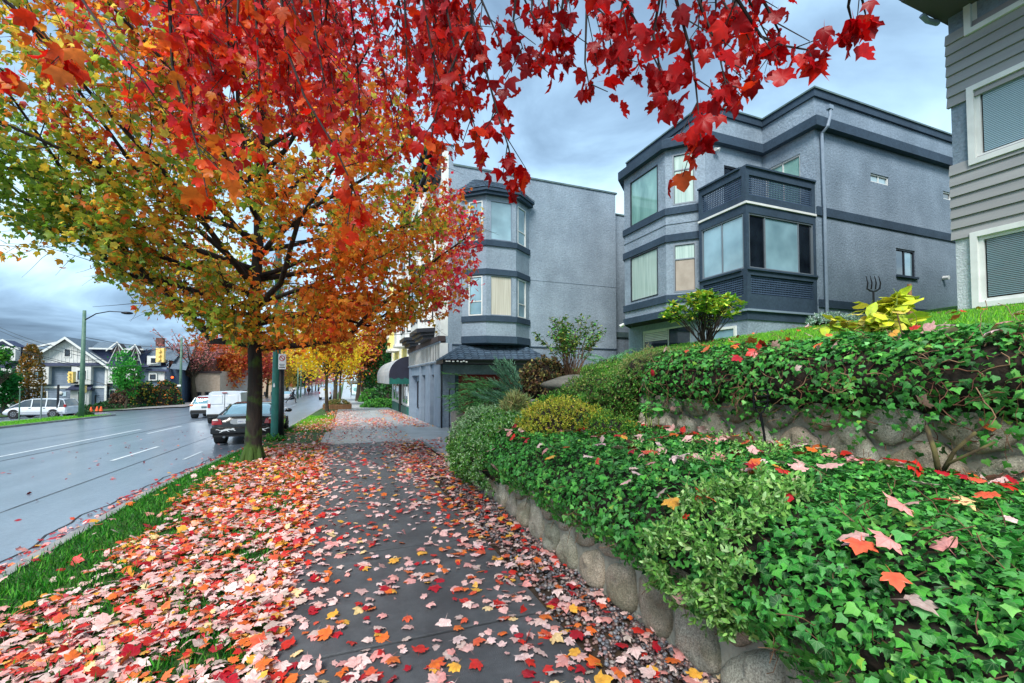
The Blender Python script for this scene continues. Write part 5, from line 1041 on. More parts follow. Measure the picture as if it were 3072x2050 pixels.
# extra verge layer, gutter, road strays and drifts beyond the driveway
n2 = 9000; y2 = .6+rng.random(n2)**1.35*12.8; x2 = rng.uniform(-2.2, -.35, n2); k2 = rng.random(n2) < cover(x2, y2)*.95; X = np.concatenate([X, x2[k2]]); Y = np.concatenate([Y, y2[k2]])
y3 = 3.4+rng.random(700)*9.5; x3 = -2.62+rng.normal(0, .10, 700); y4 = rng.uniform(2.5, 24, 150); x4 = rng.uniform(-8, -2.7, 150)
y5 = rng.uniform(17.6, 34, 2600); x5 = np.where(rng.random(2600) < .5, rng.normal(-.1, .55, 2600), rng.normal(2.9, .35, 2600)); k5 = (x5 > -2.2) & (x5 < 3.45)
y6 = 7.5+rng.random(900)*6; x6 = 1.0+rng.random(900)*2.4; k6 = (y6 > 9.2) | (x6 < 1.75); k6 &= (y6 < 13.5)
X = np.concatenate([X, x3, x4, x5[k5], x6[k6]]); Y = np.concatenate([Y, y3, y4, y5[k5], y6[k6]]); X = VX(X, Y); K = len(X); print('fallen', K); XK = np.interp(Y, (-12, 9, 19, 41), (-2.75, -2.7, -2.12, -1.7))
Zg = np.array([T(a, b_) for a, b_ in zip(X, Y)])+np.where((X < -.42) & (X > XK), .045, np.where((X > 1.42) & (X < 2.05) & (Y < 9.2), .018, .006))+rng.uniform(0, .022, K)+np.where((X < XK) & (X > XK-.16), .13, 0)
onv = (X < -.42); u = rng.random(K); warm = np.clip((Y-3)/5, 0, 1)*.42
pid = np.select([u < .27, u < .46, u < .55, u < .66, u < .73, u < .81, u < .86, u < .91, u < .96, u < .97], [0, 1, 2, 3, 4, 5, 6, 7, 8, 9], 10)
pid = np.where((rng.random(K) < warm) & (onv | (X > 1.2)), rng.choice([5, 6, 8, 3], K), pid); pid = np.where((X > XK) | (rng.random(K) < .3), pid, rng.choice([3, 4, 9, 2], K))
FT = [leaf_tpl('maple', .28, .10, i, stem=.55) for i in range(5)]+[leaf_tpl('maple2', .36, .12, i, stem=.5) for i in range(4)]+[leaf_tpl('maples', .5, .14, 3, stem=.4)]
nr = rn(K, .20)*np.where(onv, 1.5, 1)[:, None]+np.array((0, 0, 1.)); nr = np.where((rng.random(K) < .04)[:, None], rn(K, .6)+np.array((0, 0, .7)), nr); X3 = np.stack([X, Y, Zg], 1); sz = rng.uniform(.042, .096, K)*rng.choice([.7, 1, 1.08], K, p=[.2, .6, .2])*np.where(X < XK, .8, 1)
SEEN = {}
def szword(v, lo, hi): return 'small' if v < lo else 'large' if v > hi else 'middling'
def tag_fallen(o, i, q):
    a, b_ = X[i], Y[i]; row = ('nearest the viewer', 'close by', 'one step out', 'two steps out', 'near the second joint', 'past second joint', 'further up')[min(6, int(max(0, b_-1.15)/.36))]
    where = 'on the wet street' if a < XK[i] else 'in grass by kerb' if a < -1.75 else 'in mid verge' if a < -1.1 else 'on verge by the walk' if a < -.42 else 'on pebble strip' if a > 1.42 and b_ < 9 else 'at walk left edge' if a < .15 else 'mid walk' if a < .85 else 'on walk by pebbles'
    tag(o, f'{szword(sz[i], .07, .09)} {NMS[q]} maple leaf {where}, {row}', 'fallen leaf', f'{NMS[q]} maple leaves {where}, {row}')
leaves(FT, X3, nr, sz, FP, pid, LG, None, 'fallen_leaves', 'fallen_leaf', 180, jit=.07, edge=FE, ind=tag_fallen)
o = bpy.data.objects['fallen_leaves']; tag(o, 'carpet of pink, red and orange maple leaves on verge and sidewalk')
# leaves caught on the hedges and the lawn
def strays(nind, P, Nn, sz, surf_name, seed):
    K = len(P); pid = rng.choice([0, 1, 2, 3, 4, 5, 6, 7, 8, 10], K, p=[.2, .17, .1, .14, .1, .11, .03, .04, .08, .03]); px, py, d = project(P); q_ = np.argsort(np.argsort(d))*6//max(1, K)
    def tg(o, i, q):
        row = ('nearest', 'close by', 'further', 'midway', 'far along', 'at far end')[int(q_[i])]; side_ = 'low on its face' if P[i, 0] < 2.0 else 'at its front edge' if P[i, 0] < 2.5 else 'on its top' if P[i, 0] < 3.5 else 'by the upper wall' if P[i, 0] < 4.1 else ''
        tag(o, f'{szword(sz[i], .08, .10)} {NMS[q]} maple leaf {surf_name} {side_}, {row}'.replace('  ', ' ').replace(' ,', ','), 'fallen leaf', f'{NMS[q]} maple leaves {surf_name} {side_}, {row}'.replace('  ', ' '))
    leaves([leaf_tpl('maple', .3, .10, i, stem=.6) for i in range(3)]+[leaf_tpl('maple2', .4, .12, i, stem=.6) for i in range(4)], P, Nn, sz, FP, pid, LG, None, 'caught_leaves', 'fallen_leaf', nind, edge=FE, ind=tg, seed=seed)
    st_ = [o for o in bpy.data.objects if o.name.startswith('caught_leaves') and 'label' not in o]
    for o in st_: tag(o, 'smaller maple leaves caught '+surf_name)
q, qn, _ = surf(PF, .9, 6.6, 1900, 55); front = q[:, 0] < 2.0; pr = np.where(front, .02, .08+.40*np.clip(noise2(q[:, 0]*2, q[:, 1]*1.5, 1.6, 5)+.2, 0, 1)+.12*(q[:, 0] > 3.4)); k = rng.random(len(q)) < pr; q, qn = q[k], qn[k]
strays(75, q+qn*.05+np.array((0, 0, .015)), qn+rn(len(q), .35), rng.uniform(.07, .13, len(q)), 'on lower ivy hedge', 1)
q, qn, _ = surf(PU, .7, 6.0, 190, 56, er if False else .05, upend) if False else surf(PU, .7, 6.0, 190, 56, .05, upend); k = (q[:, 2] > 1.95) | (rng.random(len(q)) < .1); q, qn = q[k][:75], qn[k][:75]
strays(25, q+qn*.06, qn+rn(len(q), .5), rng.uniform(.06, .11, len(q)), 'on upper ivy bank', 2)
x = rng.uniform(4.7, 11, 110); y = rng.uniform(.8, 8, 110); P = np.stack([x, y, np.array([lawnz(a, b_)+.035 for a, b_ in zip(x, y)])], 1); strays(15, P, rn(110, .35)+np.array((0, 0, 1.)), rng.uniform(.06, .10, 110), 'in the lawn grass', 3)
# ================================================================== GARDEN PLANTS AND TOOLS
def canes(name, label, base, n, hgt, spread, pal, leafn, lsize, seed, kind='oval', bare=.35, cat='shrub', whorl=False, stem=M['stem'], rad0=.008):
    o = empty(name, base, label, cat); r = random.Random(seed); b = MB(); LP_ = []; LT = []
    for k in range(n):
        a = r.uniform(0, 6.28); s = r.uniform(.1, 1)*spread; Q = [Vector(base)+Vector((math.cos(a)*.06*r.random()*3, math.sin(a)*.06*r.random()*3, -.03))]; top = Vector(base)+Vector((math.cos(a)*s, math.sin(a)*s, hgt*r.uniform(.7, 1.05)*(1-.25*(s/spread)**2)))
        for i in range(1, 6): f = i/5; Q.append(Q[0].lerp(top, f)+Vector((r.gauss(0, .02), r.gauss(0, .02), .06*math.sin(f*3.1))))
        b.tube(Q, [rad0*(1-.12*i) for i in range(6)], 5)
        ends = [Q[-1]]
        for j in range(2):
            p, d = pick(Q, r.uniform(.5, .9)); e = p+side_dir(d, r.uniform(.4, .9), r.uniform(0, 6.28))*hgt*.18; b.tube([p, e], [rad0*.5, rad0*.3], 4); ends.append(e)
        if whorl:
            for e in ends:
                for q_ in range(leafn): aa = q_*6.28/leafn+r.random(); LP_.append(e+Vector((0, 0, r.uniform(-.02, .02)))); LT.append((math.cos(aa), math.sin(aa), r.uniform(-.3, .5)))
        else:
            for q_ in range(leafn): p, d = pick(Q, bare+(1-bare)*r.random()**.7); aa = r.uniform(0, 6.28); LP_.append(p+Vector((r.gauss(0, .03), r.gauss(0, .03), 0))); LT.append((math.cos(aa), math.sin(aa), r.uniform(-.7, .3)))
    b.build('stems', stem, o); LP_ = np.array([tuple(q) for q in LP_]); LT = np.array(LT); K = len(LP_); nr = np.cross(LT, np.cross(LT, np.array((0, 0, -1.))))*-1+rn(K, .3)
    leaves([leaf_tpl(kind, .35, .12, i) for i in range(3)], LP_, -nr, rng.uniform(lsize*.7, lsize*1.2, K), pal, rng.integers(0, len(pal), K), LI, o, 'leaves', 'leaf', 120, tip=LT, jit=.15, minpx=6); return o
canes('rose_bush', 'leafy green rose bush with many bare upright canes', (4.05, 7.35, 1.80), 40, 1.12, .86, [S(60, 124, 50), S(86, 150, 60), S(120, 170, 80), S(46, 100, 44), S(150, 160, 60)], 44, .075, 3, 'broad', .38)
canes('rhododendron', 'rounded rhododendron with yellow green leaf whorls in front of the balcony', (7.6, 7.6, lawnz(7.6, 7.6)), 54, 1.12, .92, [S(140, 186, 50), S(110, 166, 50), S(180, 206, 70), S(220, 206, 70), S(80, 140, 46)], 12, .15, 4, 'oval', .5, whorl=True, stem=M['twig'], rad0=.012)
RH = bpy.data.objects['rhododendron']
MG = mat('green_stem', S(120, 140, 60), .7); yp1 = onX(2668, 1000, 5.6); yp2 = onX(2590, 1010, 5.1)
canes('yellow_perennial', 'yellow leaved plant by the wooden stake on the lawn', (5.6, yp1.y, lawnz(5.6, yp1.y)-.03), 6, .46, .2, [S(220, 224, 60), S(194, 210, 60), S(236, 226, 96)], 12, .20, 5, 'broad', .35, cat='plant', stem=MG)
canes('yellow_perennial', 'lower spreading clump of yellow leaves at edge of the lawn', (5.1, yp2.y, lawnz(5.1, yp2.y)-.04), 11, .24, .46, [S(216, 220, 60), S(184, 204, 60), S(236, 216, 96), S(206, 180, 84)], 12, .17, 6, 'broad', .3, cat='plant', stem=MG)
canes('broadleaf_seedling', 'small fresh green broad leaved plant before the upper boulders', (3.75, 4.65, .98), 5, .42, .16, [S(96, 180, 80), S(130, 204, 110), S(66, 150, 66)], 7, .13, 7, 'broad', .5, cat='plant', stem=M['green_stem'])
def spray(name, label, base, n, Ln, pal, seed, dirs, up=.5, droop=.5, leafl=.05, per=60, cat='shrub', kind='blade'):
    o = empty(name, base, label, cat); r = random.Random(seed); b = MB(); LP_ = []; LT = []
    for k in range(n):
        a = rad(r.uniform(*dirs)); d = Vector((math.cos(a), math.sin(a), up*r.uniform(.3, 1.4))).normalized(); q = Vector(base)+Vector((r.gauss(0, .1), r.gauss(0, .1), r.uniform(-.1, .25))); Q = [q]; L2 = Ln*r.uniform(.6, 1.1)
        for i in range(7): d = (d+Vector((r.gauss(0, .06), r.gauss(0, .06), -droop*.12))).normalized(); q = q+d*L2/7; Q.append(q)
        b.tube(Q, [.012*(1-.12*i) for i in range(8)], 4)
        for j in range(per):
            p, e = pick(Q, .15+.85*r.random()); s = side_dir(e, r.uniform(.5, .9), r.choice((0, math.pi))+r.gauss(0, .3)); m_ = r.uniform(0, 1)
            for t in range(3): LP_.append(p+s*leafl*t*.8); LT.append(tuple(s*.7+e*.8+Vector((r.gauss(0, .3), r.gauss(0, .3), r.gauss(0, .3)))))
    b.build('boughs', M['twig'], o); LP_ = np.array([tuple(q) for q in LP_]); LT = np.array(LT); K = len(LP_)
    leaves([leaf_tpl(kind, .2, .05, 1)], LP_, np.cross(LT, rn(K)), rng.uniform(leafl*.7, leafl*1.5, K), pal, rng.integers(0, len(pal), K), LI, o, 'leaves', 'leaf', 0, tip=LT, jit=.15); return o
JP = [S(52, 132, 60), S(76, 156, 80), S(40, 104, 52), S(104, 176, 96)]
spray('juniper', 'feathery green juniper reaching over the driveway edge', (3.1, 8.6, 1.25), 42, 1.15, JP, 1, (120, 260), .55, .8, .06, 70)
spray('juniper', 'low green juniper boughs beside the grey wall end', (2.6, 8.5, 1.15), 24, .6, JP, 4, (80, 300), .5, .8, .055, 55)
spray('young_pine', 'blue green young pine with an upright leaning stem', (3.15, 7.6, 1.15), 16, .85, [S(70, 130, 100), S(96, 150, 120), S(56, 110, 84)], 2, (90, 200), 1.3, .1, .07, 80, cat='conifer')
spray('fern_like_conifer', 'soft pale green conifer sprays right of the rose bush', (5.6, 8.4, 1.95), 18, .8, [S(84, 160, 100), S(120, 190, 130), S(60, 130, 80)], 3, (-60, 120), .5, .5, .06, 60)
bush('dry_hydrangea', 'brown and russet withered shrub left of the rose bush', (3.75, 7.9, 1.5), .55, .5, .62, 460, [S(96, 60, 44), S(130, 100, 60), S(66, 42, 36), S(150, 140, 80), S(70, 84, 50)], 51, per=9, L_=(.04, .08), kind='broad', up=.5)
bush('grass_clump', 'straw coloured arching grass tuft before the grey planter', (2.75, 6.95, 1.02), .22, .2, .34, 240, [S(190, 176, 120), S(160, 160, 90), S(120, 140, 80)], 52, per=7, L_=(.12, .22), kind='blade', up=1.2, core=.4, cat='grass tuft')
bush('silver_bedding_plant', 'silvery dusty foliage at foot of the condo wall', (12.0, 7.6, lawnz(12, 7.6)), .9, .25, .22, 260, [S(170, 190, 180), S(140, 170, 150)], 53, per=9, L_=(.05, .09), up=.7)
bush('bank_greenery', 'tangle of green groundcover sloping down behind the golden heather', (4.0, 6.3, 1.35), .75, .6, .42, 900, GPg+[S(150, 160, 80), S(120, 120, 70)], 54, per=12, L_=(.025, .045), up=.4)
bk = MB(); r_ = random.Random(2)
V = []; 
rock = MB().ball((0, 0, 0), 1, 14, 9); rv = [(x*(.50+.06*math.sin(y*5)), y*.42, z*.15*(1+.35*math.sin(x*3+y*2))) for x, y, z in rock.v]; bk.poly([(x+3.75, y+6.9, z+1.60) for x, y, z in rv], rock.f); o = bk.build('boulder', mat('rock_grey', S(120, 118, 108), .8, S(92, 92, 84), 4, 7, bump=.6, bscale=18), smooth=True); tag(o, 'flat grey boulder at foot of the rose canes', 'rock')
MATS_W = mat('weathered_wood', S(120, 84, 56), .85, S(150, 110, 76), 4, 6, bump=.5, bscale=20, stretch=(4, 4, .4))
p = onX(2731, 910, 5.9); p.z = lawnz(5.9, p.y); b = MB(); b.tube([(p.x, p.y, p.z-.1), (p.x+.005, p.y+.01, p.z+.25), (p.x-.01, p.y, p.z+.48)], [.026, .024, .020], 7); o = b.build('wooden_stake', MATS_W); tag(o, 'brown wooden stake standing among yellow leaves on the lawn', 'stake')
def fork(name, label, base, hgt, wd, rz, lean=(0, 0), tine=.28, nt=4, basket=False):
    o = empty(name, base, label, 'garden tool', rz=rz); lx, ly = lean; z1 = hgt-tine
    MB().tube([(0, 0, -.15), (lx*z1*.5, ly*z1*.5, z1*.5), (lx*z1, ly*z1, z1)], [.013, .012, .012], 8).build('shaft', M['metal_dark'], o, local=True)
    x0, y0 = lx*z1, ly*z1; b = MB(); b.tube([(x0-wd/2, y0, z1+.03), (x0-wd*.25, y0, z1), (x0, y0, z1-.01), (x0+wd*.25, y0, z1), (x0+wd/2, y0, z1+.03)], .011, 6); b.build('crossbar', M['metal_dark'], o, local=True)
    for k in range(nt): xx = x0-wd/2+wd*k/(nt-1); MB().tube([(xx, y0, z1+.02), (xx+.004, y0-.01, z1+tine*.5), (xx, y0+.01, hgt)], [.010, .009, .004], 6).build('tine', M['metal_dark'], o, local=True)
    return o
p = onX(2622, 940, 6.6); fork('garden_fork', 'upturned black garden fork stuck in the lawn near the stake', (6.6, p.y, lawnz(6.6, p.y)), .70, .17, rad(-21), nt=4, tine=.2)
p = onX(2292, 1335, 3.9); o = empty('cage_fork', (3.9, p.y, .98), 'black long handled rake head with curved bars leaning on the boulders', 'garden tool', rz=rad(-25))
MB().tube([(.03, 0, -.1), (0, .0, .2), (-.03, 0, .38)], [.012, .012, .014], 8).build('shaft', M['metal_dark'], o, local=True)
MB().tube([(-.085, 0, .46), (-.06, 0, .40), (-.03, 0, .37), (.0, 0, .40), (.03, 0, .46)], .009, 6).build('yoke', M['metal_dark'], o, local=True)
for k in range(4): z = .44+.055*k; MB().tube([(-.10+.004*k, -.03, z+.012), (-.06, .0, z), (.0, .0, z), (.05, -.03, z+.015)], .007, 6).build('bar', M['metal_dark'], o, local=True)
MB().tube([(-.09, -.0, .44), (-.095, 0, .62)], .008, 6).build('side_rod', M['metal_dark'], o, local=True); MB().tube([(.04, -.0, .44), (.045, 0, .62)], .008, 6).build('side_rod', M['metal_dark'], o, local=True)
p = Vector((4.0, 1.85, 1.0)); b = MB(); b.tube([p, p+Vector((-.05, .0, .18)), p+Vector((-.02, .06, .36))], [.02, .017, .014], 8); b.tube([p, p+Vector((.02, -.08, .2)), p+Vector((0, -.2, .34))], [.016, .013, .011], 8); b.tube([p, p+Vector((-.1, -.1, .12)), p+Vector((-.12, -.34, .30))], [.012, .01, .008], 7); o = b.build('pruned_stump', mat('old_stem', S(60, 50, 34), .9, S(110, 104, 60), 9, 5), smooth=True); tag(o, 'pruned woody stump with cut stems below the upper ivy', 'stump')
# ================================================================== ACROSS THE STREET
mat('navy', S(40, 50, 82), .7, S(54, 64, 96), 3, 5); mat('lap_grey', S(104, 120, 138), .65, S(118, 134, 150), 2, 5); mat('cream', S(214, 214, 208), .65, S(198, 200, 198), 2, 4); mat('roof_slate', S(82, 98, 112), .85, S(104, 120, 132), 5, 7, bump=.5, bscale=20)
mat('roof_dark', S(38, 46, 72), .8, S(52, 60, 84), 5, 5); mat('brick_dark', S(92, 60, 54), .85, S(110, 76, 66), 6, 5); mat('tan_wall', S(168, 148, 128), .8, S(186, 168, 148), 3, 5); mat('grey_blue_wall', S(62, 84, 110), .8, S(76, 98, 122), 3, 5)
YR = 76.
def hx(zx): return onY(zx*.236, 1090, YR).x
def hz(zx, zy): return onY(zx*.236, 950+zy*.236, YR).z
def hbox(b, x0, x1, yt, yb, f=0., t=.25):
    xm = (x0+x1)/2; X0_, X1_ = hx(x0), hx(x1); b.box(X0_, X1_, YR-f-t, YR-f, hz(xm, yb), hz(xm, yt)); return b
def hwin(parent, x0, x1, yt, yb, f, name='window', fm='frame_dark', vb=(.5,), gm='glass_dark', trim=True, fw=.10):
    xm = (x0+x1)/2; O = (hx(x0), YR-f, 0); a = hx(x1)-hx(x0); z0, z1 = hz(xm, yb), hz(xm, yt)
    w_ = window(parent, O, Ux, Ny_, 0, a, z0, z1, M[fm], M[gm], fw=fw, dep=.0, vb=vb, name=name)
    if trim:
        b = MB(); t = .14
        for (a0, a1, c0, c1) in ((-t, a+t, z0-t, z0), (-t, a+t, z1, z1+t), (-t, 0, z0, z1), (a, a+t, z0, z1)): b.ob(O, Ux, Ny_, a0, a1, -.01, .05, c0, c1)
        b.build('frame_trim', M['white_paint'], w_)
    return w_
GZ = -3.4
def laps(parent, x0, x1, yt, yb, f, m, name='siding'):
    xm = (x0+x1)/2; z0, z1 = hz(xm, yb), hz(xm, yt); b = MB(); z = z0; n = max(2, int((z1-z0)/.24)); h = (z1-z0)/n; X0_, X1_ = hx(x0), hx(x1)
    for k in range(n): za, zb_ = z0+k*h, z0+(k+1)*h; b.poly([(X0_, YR-f-.05, za), (X1_, YR-f-.05, za), (X1_, YR-f-.005, zb_), (X0_, YR-f-.005, zb_)], [(0, 1, 2, 3)])
    o = b.build(name, m, parent); o['kind'] = 'stuff'
h1 = empty('townhouse', (hx(860), YR+4, GZ), 'grey and white townhouse with a broad front gable across the street', 'house')
b = MB(); b.box(hx(300), hx(1355), YR+.0, YR+10, GZ, hz(800, 600)); b.build('body', M['lap_grey'], h1)
laps(h1, 300, 1340, 640, 890, .0, M['lap_grey']); laps(h1, 300, 1340, 912, 1150, .0, M['lap_grey'])
for (x0, x1, yt, yb, f, t) in ((1345, 1372, 640, 1150, .02, .15), (300, 1345, 886, 912, .06, .08), (290, 1385, 622, 642, .3, .15)): MB().box(hx(x0), hx(x1), YR-f-t, YR-f, hz((x0+x1)/2, yb), hz((x0+x1)/2, yt)).build('white_trim', M['white_paint'], h1)
b = MB(); ap = (hx(860), hz(860, 290)); el_ = (hx(300), hz(300, 600)); er_ = (hx(1385), hz(1385, 640)); ze = hz(800, 590)
b.extr([(el_[0], YR-.1, ze), (er_[0], YR-.1, ze), (ap[0], YR-.1, ap[1])], (0, .2, 0)); b.build('gable_wall', M['cream'], h1)
for k in range(22):
    x = el_[0]+(er_[0]-el_[0])*(k+.5)/22; top = ap[1]-(abs(x-ap[0])/((er_[0]-ap[0]) if x > ap[0] else (ap[0]-el_[0])))*(ap[1]-ze)-.1
    if top > ze+.1: MB().box(x-.035, x+.035, YR-.14, YR-.1, ze, top).build('batten', M['white_paint'], h1)
b = MB(); b.poly([(hx(290), YR-.75, hz(290, 632)), (hx(1385), YR-.75, hz(1385, 628)), (hx(1330), YR-.12, hz(1330, 588)), (hx(430), YR-.12, hz(430, 588))], [(0, 1, 2, 3)]); b.build('skirt_roof', M['roof_dark'], h1)
def rake(parent, pts, w_, f, m, name='barge_board', t=.12):
    for i in range(len(pts)-1):
        (xa, za), (xb, zb_) = pts[i], pts[i+1]; MB().extr([(xa, YR-f, za), (xb, YR-f, zb_), (xb, YR-f, zb_-w_), (xa, YR-f, za-w_)], (0, -t, 0)).build(name, m, parent)
A0 = (hx(860), hz(860, 262)); L0 = (hx(262), hz(262, 640)); R0 = (hx(1418), hz(1418, 642)); rake(h1, [L0, A0, R0], .34, .75, M['white_paint'])
b = MB(); 
for (p, q) in ((L0, A0), (A0, R0)): b.poly([(p[0], YR-.8, p[1]), (q[0], YR-.8, q[1]), (q[0], YR+9, q[1]), (p[0], YR+9, p[1])], [(0, 1, 2, 3)])
b.build('roof', M['roof_slate'], h1)
hwin(h1, 828, 895, 420, 508, .12, vb=())
for (x0, x1, yt, yb, wx0, wx1, wy0, wy1) in ((440, 665, 640, 862, 478, 602, 692, 806), (950, 1195, 640, 862, 1030, 1135, 690, 802), (945, 1180, 926, 1150, 1048, 1132, 956, 1072)):
    o = hbox(MB(), x0, x1, yt, yb, .0, .7).build('bay', M['cream'], h1); hwin(h1, wx0, wx1, wy0, wy1, .7, vb=(.5,), gm='glass_painted_sky')
b = MB(); zc = hz(1060, 925); b.poly([(hx(905), YR-1.1, zc), (hx(1215), YR-1.1, zc), (hx(1195), YR, zc+.55), (hx(925), YR, zc+.55)], [(0, 1, 2, 3)]); b.box(hx(905), hx(1215), YR-1.1, YR, zc-.12, zc-.01); b.build('porch_roof', M['roof_dark'], h1)
hwin(h1, 538, 608, 962, 1036, .03, vb=()); b = MB(); b.ball((hx(788), YR-.15, hz(788, 972)), .28, 10, 6, (1, .3, .8)); b.build('satellite_dish', M['white_paint'], h1); hbox(MB(), 815, 860, 958, 1012, .05, .05).build('notice_board', mat('pale_blue', S(176, 200, 214), .6), h1)
# left wing
h2 = empty('townhouse', (hx(60), YR+4, GZ), 'navy and white townhouse with a small gabled dormer left of the broad gable', 'house')
b = MB(); b.box(hx(-420), hx(299), YR+.6, YR+10, GZ, hz(100, 640)); b.build('body', M['lap_grey'], h2); b = MB(); b.box(hx(-420), hx(470), YR+1.4, YR+9, hz(100, 640), hz(200, 400)); b.build('upper_wall', M['navy'], h2)
b = MB(); b.poly([(hx(-420), YR-.3, hz(0, 655)), (hx(320), YR-.3, hz(320, 650)), (hx(320), YR+1.4, hz(320, 575)), (hx(-420), YR+1.4, hz(0, 570))], [(0, 1, 2, 3)]); b.build('skirt_roof', M['roof_dark'], h2)
b = MB(); b.poly([(hx(-420), YR+.7, hz(0, 410)), (hx(300), YR+.7, hz(300, 405)), (hx(820), YR+3.4, hz(820, 292)), (hx(-420), YR+5, hz(0, 250))], [(0, 1, 2, 3)]); b.poly([(hx(280), YR+.6, hz(280, 412)), (hx(850), YR+1.2, hz(850, 300)), (hx(860), YR+4, hz(860, 262)), (hx(300), YR+4, hz(300, 300))], [(0, 1, 2, 3)]); b.build('roof', M['roof_slate'], h2)
hwin(h2, 428, 505, 415, 480, -1.36, vb=(.5,), fw=.06); rake(h2, [(hx(275), hz(275, 405)), (hx(850), hz(850, 285))], .22, -.3, M['white_paint'])
hbox(MB(), -10, 232, 385, 562, -.4, 1.0).build('bay', M['cream'], h2); hwin(h2, 32, 182, 420, 520, .6, vb=(.5,))
rake(h2, [(hx(-40), hz(-40, 345)), (hx(75), hz(75, 292)), (hx(282), hz(282, 412))], .24, .7, M['white_paint']); b = MB(); b.extr([(hx(-60), YR-.5, hz(-60, 385)), (hx(240), YR-.5, hz(240, 385)), (hx(75), YR-.5, hz(75, 300))], (0, 2., 0)); b.build('dormer_gable', M['navy'], h2)
hbox(MB(), -300, 192, 660, 1150, .0, .7).build('bay', M['cream'], h2); hwin(h2, -10, 137, 695, 800, .7, vb=(.5,)); hwin(h2, -180, -60, 695, 800, .7); hwin(h2, 60, 130, 985, 1110, .7, vb=())
hbox(MB(), 250, 350, 660, 905, .1, .4).build('porch', M['cream'], h2); hwin(h2, 300, 335, 690, 800, .5, vb=())
# right wing with trussed dormers
h3 = empty('townhouse', (hx(1600), YR+4, GZ), 'townhouse with two crossed white truss dormers beneath a slate roof', 'house')
b = MB(); b.box(hx(1372), hx(2100), YR+.6, YR+9, GZ, hz(1600, 640)); b.build('body', M['lap_grey'], h3); b = MB(); b.box(hx(1060), hx(1800), YR+1.2, YR+9, hz(1500, 640), hz(1500, 415)); b.build('upper_wall', M['navy'], h3)
b = MB(); b.poly([(hx(1090), YR+.8, hz(1090, 412)), (hx(1800), YR+.8, hz(1800, 425)), (hx(1770), YR+4, hz(1770, 350)), (hx(1060), YR+4, hz(1060, 288))], [(0, 1, 2, 3)]); b.build('roof', M['roof_slate'], h3)
hbox(MB(), 1100, 1800, 400, 418, -.6, .2).build('eave_trim', M['white_paint'], h3)
b = MB(); b.poly([(hx(1395), YR-.3, hz(1395, 640)), (hx(1900), YR-.3, hz(1900, 640)), (hx(1860), YR+1.2, hz(1860, 590)), (hx(1395), YR+1.2, hz(1395, 585))], [(0, 1, 2, 3)]); b.build('skirt_roof', M['roof_dark'], h3)
for (ax_, ay_, lx_, ly_, rx_, ry_, la, ra) in ((1497, 318, 1360, 425, 1610, 458, 1385, 1570), (1727, 350, 1612, 458, 1800, 470, 1638, 1800)):
    rake(h3, [(hx(lx_), hz(lx_, ly_)), (hx(ax_), hz(ax_, ay_)), (hx(rx_), hz(rx_, ry_))], .22, .3, M['white_paint']); rake(h3, [(hx(la), hz(la, 585)), (hx(ax_), hz(ax_, ay_+25)), (hx(ra), hz(ra, 600))], .16, .05, M['white_paint'], 'truss_leg')
    b = MB(); b.extr([(hx(lx_+30), YR-.1, hz(lx_, 455)), (hx(rx_-20), YR-.1, hz(rx_, 455)), (hx(ax_), YR-.1, hz(ax_, ay_+20))], (0, 1.6, 0)); b.build('dormer_gable', M['brown_trim'], h3); hwin(h3, ax_-60, ax_-18, 470, 545, -1.1, vb=(.5,))
for (x0, x1) in ((1395, 1530), (1620, 1760)): hbox(MB(), x0, x1, 645, 850, .0, .5).build('bay', M['cream'], h3); hwin(h3, x0+60, x1-10, 690, 790, .5)
hwin(h3, 1390, 1440, 940, 1075, -.55, vb=())
h4 = empty('townhouse', (hx(1950), YR+6, GZ), 'last townhouse of the row with slate roof and white cornered dormer', 'house')
b = MB(); b.box(hx(1860), hx(2200), YR+2.5, YR+12, GZ, hz(2000, 640)); b.build('body', M['grey_blue_wall'], h4); b = MB(); b.poly([(hx(2120), YR+1.2, hz(2120, 660)), (hx(2330), YR+1.2, hz(2330, 680)), (hx(2300), YR+6, hz(2300, 345)), (hx(2120), YR+6, hz(2120, 345))], [(0, 1, 2, 3)]); b.build('side_roof', M['roof_slate'], h4)
b = MB(); b.poly([(hx(1700), YR+1.8, hz(1700, 470)), (hx(2150), YR+1.8, hz(2150, 560)), (hx(2180), YR+6, hz(2180, 350)), (hx(1765), YR+6, hz(1765, 340))], [(0, 1, 2, 3)]); b.build('roof', M['roof_slate'], h4)
hbox(MB(), 1860, 2010, 500, 620, -1.0, .8).build('dormer', M['cream'], h4); hwin(h4, 1915, 1985, 530, 590, -.1, vb=()); hbox(MB(), 1880, 2080, 690, 820, -1.2, .8).build('bay', M['cream'], h4); hwin(h4, 1900, 1975, 735, 800, -.3, vb=())
b = MB(); b.poly([(hx(1840), YR+.0, hz(1840, 690)), (hx(2150), YR+.0, hz(2150, 700)), (hx(2060), YR+1.8, hz(2060, 620)), (hx(1860), YR+1.8, hz(1860, 620))], [(0, 1, 2, 3)]); b.build('skirt_roof', M['roof_dark'], h4)
